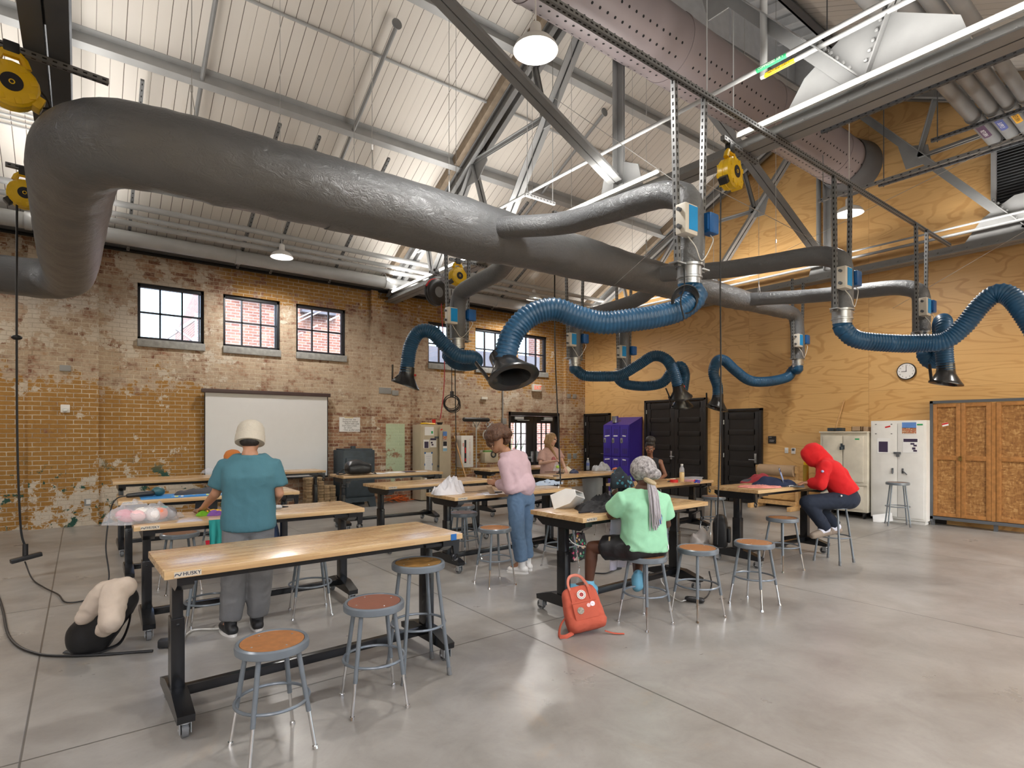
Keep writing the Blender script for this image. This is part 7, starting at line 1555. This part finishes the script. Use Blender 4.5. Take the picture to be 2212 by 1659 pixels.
for a, b, t in (('knL', 'anL', 'toeL'), ('knR', 'anR', 'toeR')):
    part('sock', remesh(MB().cap(V(J[b]).lerp(J[a], .25), J[b], .052, .047).cap(J[b], V(J[b]).lerp(J[t], .4), .048, .042), .009, 3, .003, 20), SOCK, p6, sharp=80)
    sh = MB(); d = (V(J[t]) - V(J[b])); d.z = 0; d.normalize(); sh.cap(V(J[b]) - UP*.042 - d*.03, V(J[t]) - UP*.012, .040, .036).cap(V(J[b]).lerp(J[t], .5) - UP*.01, V(J[t]), .046, .038); part('slip_on', remesh(sh, .009, 3), mat_cloth('taupe_suede', (.26, .205, .16), 20), p6, sharp=80)
# -- person mostly hidden behind the beanie man
f7 = -FWD*.8 + SIDE*.3
J = dict(f=f7, pelvis=V((1.62, 8.02, .66)), chest=V((1.56, 7.92, 1.02)), neck=V((1.54, 7.86, 1.14)), head=D(503, 996, 7.22), hd=f7 - UP*.5, hu=UP, shL=V((1.74, 7.88, 1.06)), shR=V((1.39, 7.90, 1.06)), elL=V((1.80, 7.66, .96)), elR=V((1.36, 7.68, .96)), wrL=V((1.66, 7.46, .935)), wrR=V((1.46, 7.46, .935)),
         hipL=V((1.71, 8.0, .64)), hipR=V((1.53, 8.0, .64)), knL=V((1.88, 7.6, .64)), knR=V((1.68, 7.58, .64)), anL=V((1.95, 7.33, .10)), anR=V((1.78, 7.32, .10)), toeL=V((1.97, 7.18, .05)), toeR=V((1.79, 7.17, .05)))
p7, H7 = person('person in an orange cap seated behind the blue-mat bench, mostly hidden by beanie man', J, SK_M, LP1, .92)
wear('shirt', p7, top_shell(J, .93, .7, .0, 1.05), bpy.data.materials['charcoal_jersey'], .014, 3, .006)
wear('jeans', p7, trousers(J, .92), mat_cloth('dark_denim', (.035, .06, .13)), .014, 3, .006)
part('cap', MB().lathe([(.10, -.01), (.105, .0), (.103, .045), (.085, .085), (.05, .108), (.001, .116)], 26, M=H7 @ Matrix.Translation((0, -.012, .03))).prism([(-.07, 0), (.07, 0), (.05, .075), (-.05, .075)], -.004, .004, 'z', M=H7 @ Matrix.Translation((0, .085, .035))), mat_cloth('orange_twill', (.62, .20, .045)), p7)
PU = pm('purple_shoe', (.075, .04, .16), .5)
for a, t in (('anL', 'toeL'), ('anR', 'toeR')): shoe(p7, J[a], J[t], PU, WS, 1.0, 0.0)
SKY, SUN, LAMP, UPL, EXPO = .85, 4.0, 230.0, 26.0, 0.38
# ------------------------------------------------------------------ camera, daylight, lamps
cam = bpy.data.cameras.new('camera'); co = bpy.data.objects.new('camera', cam); COL.objects.link(co)
co.location = (0, 0, EYE); co.rotation_euler = (pi/2, 0, -math.atan2(.6060, .7955))
cam.sensor_width = 36; cam.lens = FOC/2212*36; cam.shift_y = 104.5/2212; cam.clip_start = .05; cam.clip_end = 200
SC.camera = co
w = bpy.data.worlds.new('daylight'); SC.world = w; w.use_nodes = True; nt = w.node_tree; nt.nodes.clear()
ow = nt.nodes.new('ShaderNodeOutputWorld'); bg = nt.nodes.new('ShaderNodeBackground'); sky = nt.nodes.new('ShaderNodeTexSky')
sky.sky_type = 'NISHITA'; sky.sun_disc = False; sky.sun_elevation = R(48); sky.sun_rotation = R(200); sky.air_density = 1.2; sky.dust_density = 3.0; sky.ozone_density = 1.0
nt.links.new(sky.outputs[0], bg.inputs[0]); nt.links.new(bg.outputs[0], ow.inputs[0]); bg.inputs[1].default_value = SKY
def light(name, typ, loc, e, col=(1, 1, 1), size=.3, rot=(0, 0, 0), **kw):
    l = bpy.data.lights.new(name, typ); l.energy = e; l.color = col
    for k, v in kw.items(): setattr(l, k, v)
    o = bpy.data.objects.new(name, l); COL.objects.link(o); o.location = loc; o.rotation_euler = rot; return o
light('sun', 'SUN', (0, 0, 20), SUN, (1, .95, .88), rot=(R(32), 0, R(-14)), angle=R(1.0))
# pendant lamps light downward from under their shades; the same lamp grid runs on behind the viewer
WARM = (1, .955, .90)
for x, y, z in ((3.22, 3.88, 5.02), (9.5, 3.82, 5.02), (2.98, 11.0, 4.88), (9.2, 11.15, 4.88), (-3.1, 3.88, 5.02), (-3.1, 11.0, 4.88), (-3.1, -.6, 4.9), (3.2, -.6, 4.9), (9.5, -.6, 4.9)):
    light('pendant_light', 'SPOT', (x, y, z), LAMP, WARM, spot_size=R(160), spot_blend=.6, shadow_soft_size=.10)
# added unseen area lights brighten the roof boards, to both sides of each truss
for xt in (-.215, 5.70, 11.74):
    for y, L in ((9.95, 3.4), (6.2, 3.4), (1.6, 3.2), (-1.1, 1.8)):
        for sx in (-1, 1):
            if xt > 11 and sx > 0: continue
            o = light('added_uplight', 'AREA', (xt + sx*.34, y, 4.90), UPL*L/3.4, WARM, rot=(pi, -sx*R(22), 0), shape='RECTANGLE'); o.data.size = .12; o.data.size_y = L
vs = SC.view_settings; vs.view_transform = 'Standard'; vs.look = 'None'; vs.gamma = 1; vs.use_curve_mapping = False; vs.exposure = EXPO
SC.cycles.max_bounces = 8; SC.cycles.diffuse_bounces = 4; SC.cycles.glossy_bounces = 4; SC.cycles.transparent_max_bounces = 12; SC.cycles.sample_clamp_indirect = 6.0; SC.cycles.caustics_reflective = False; SC.cycles.caustics_refractive = False
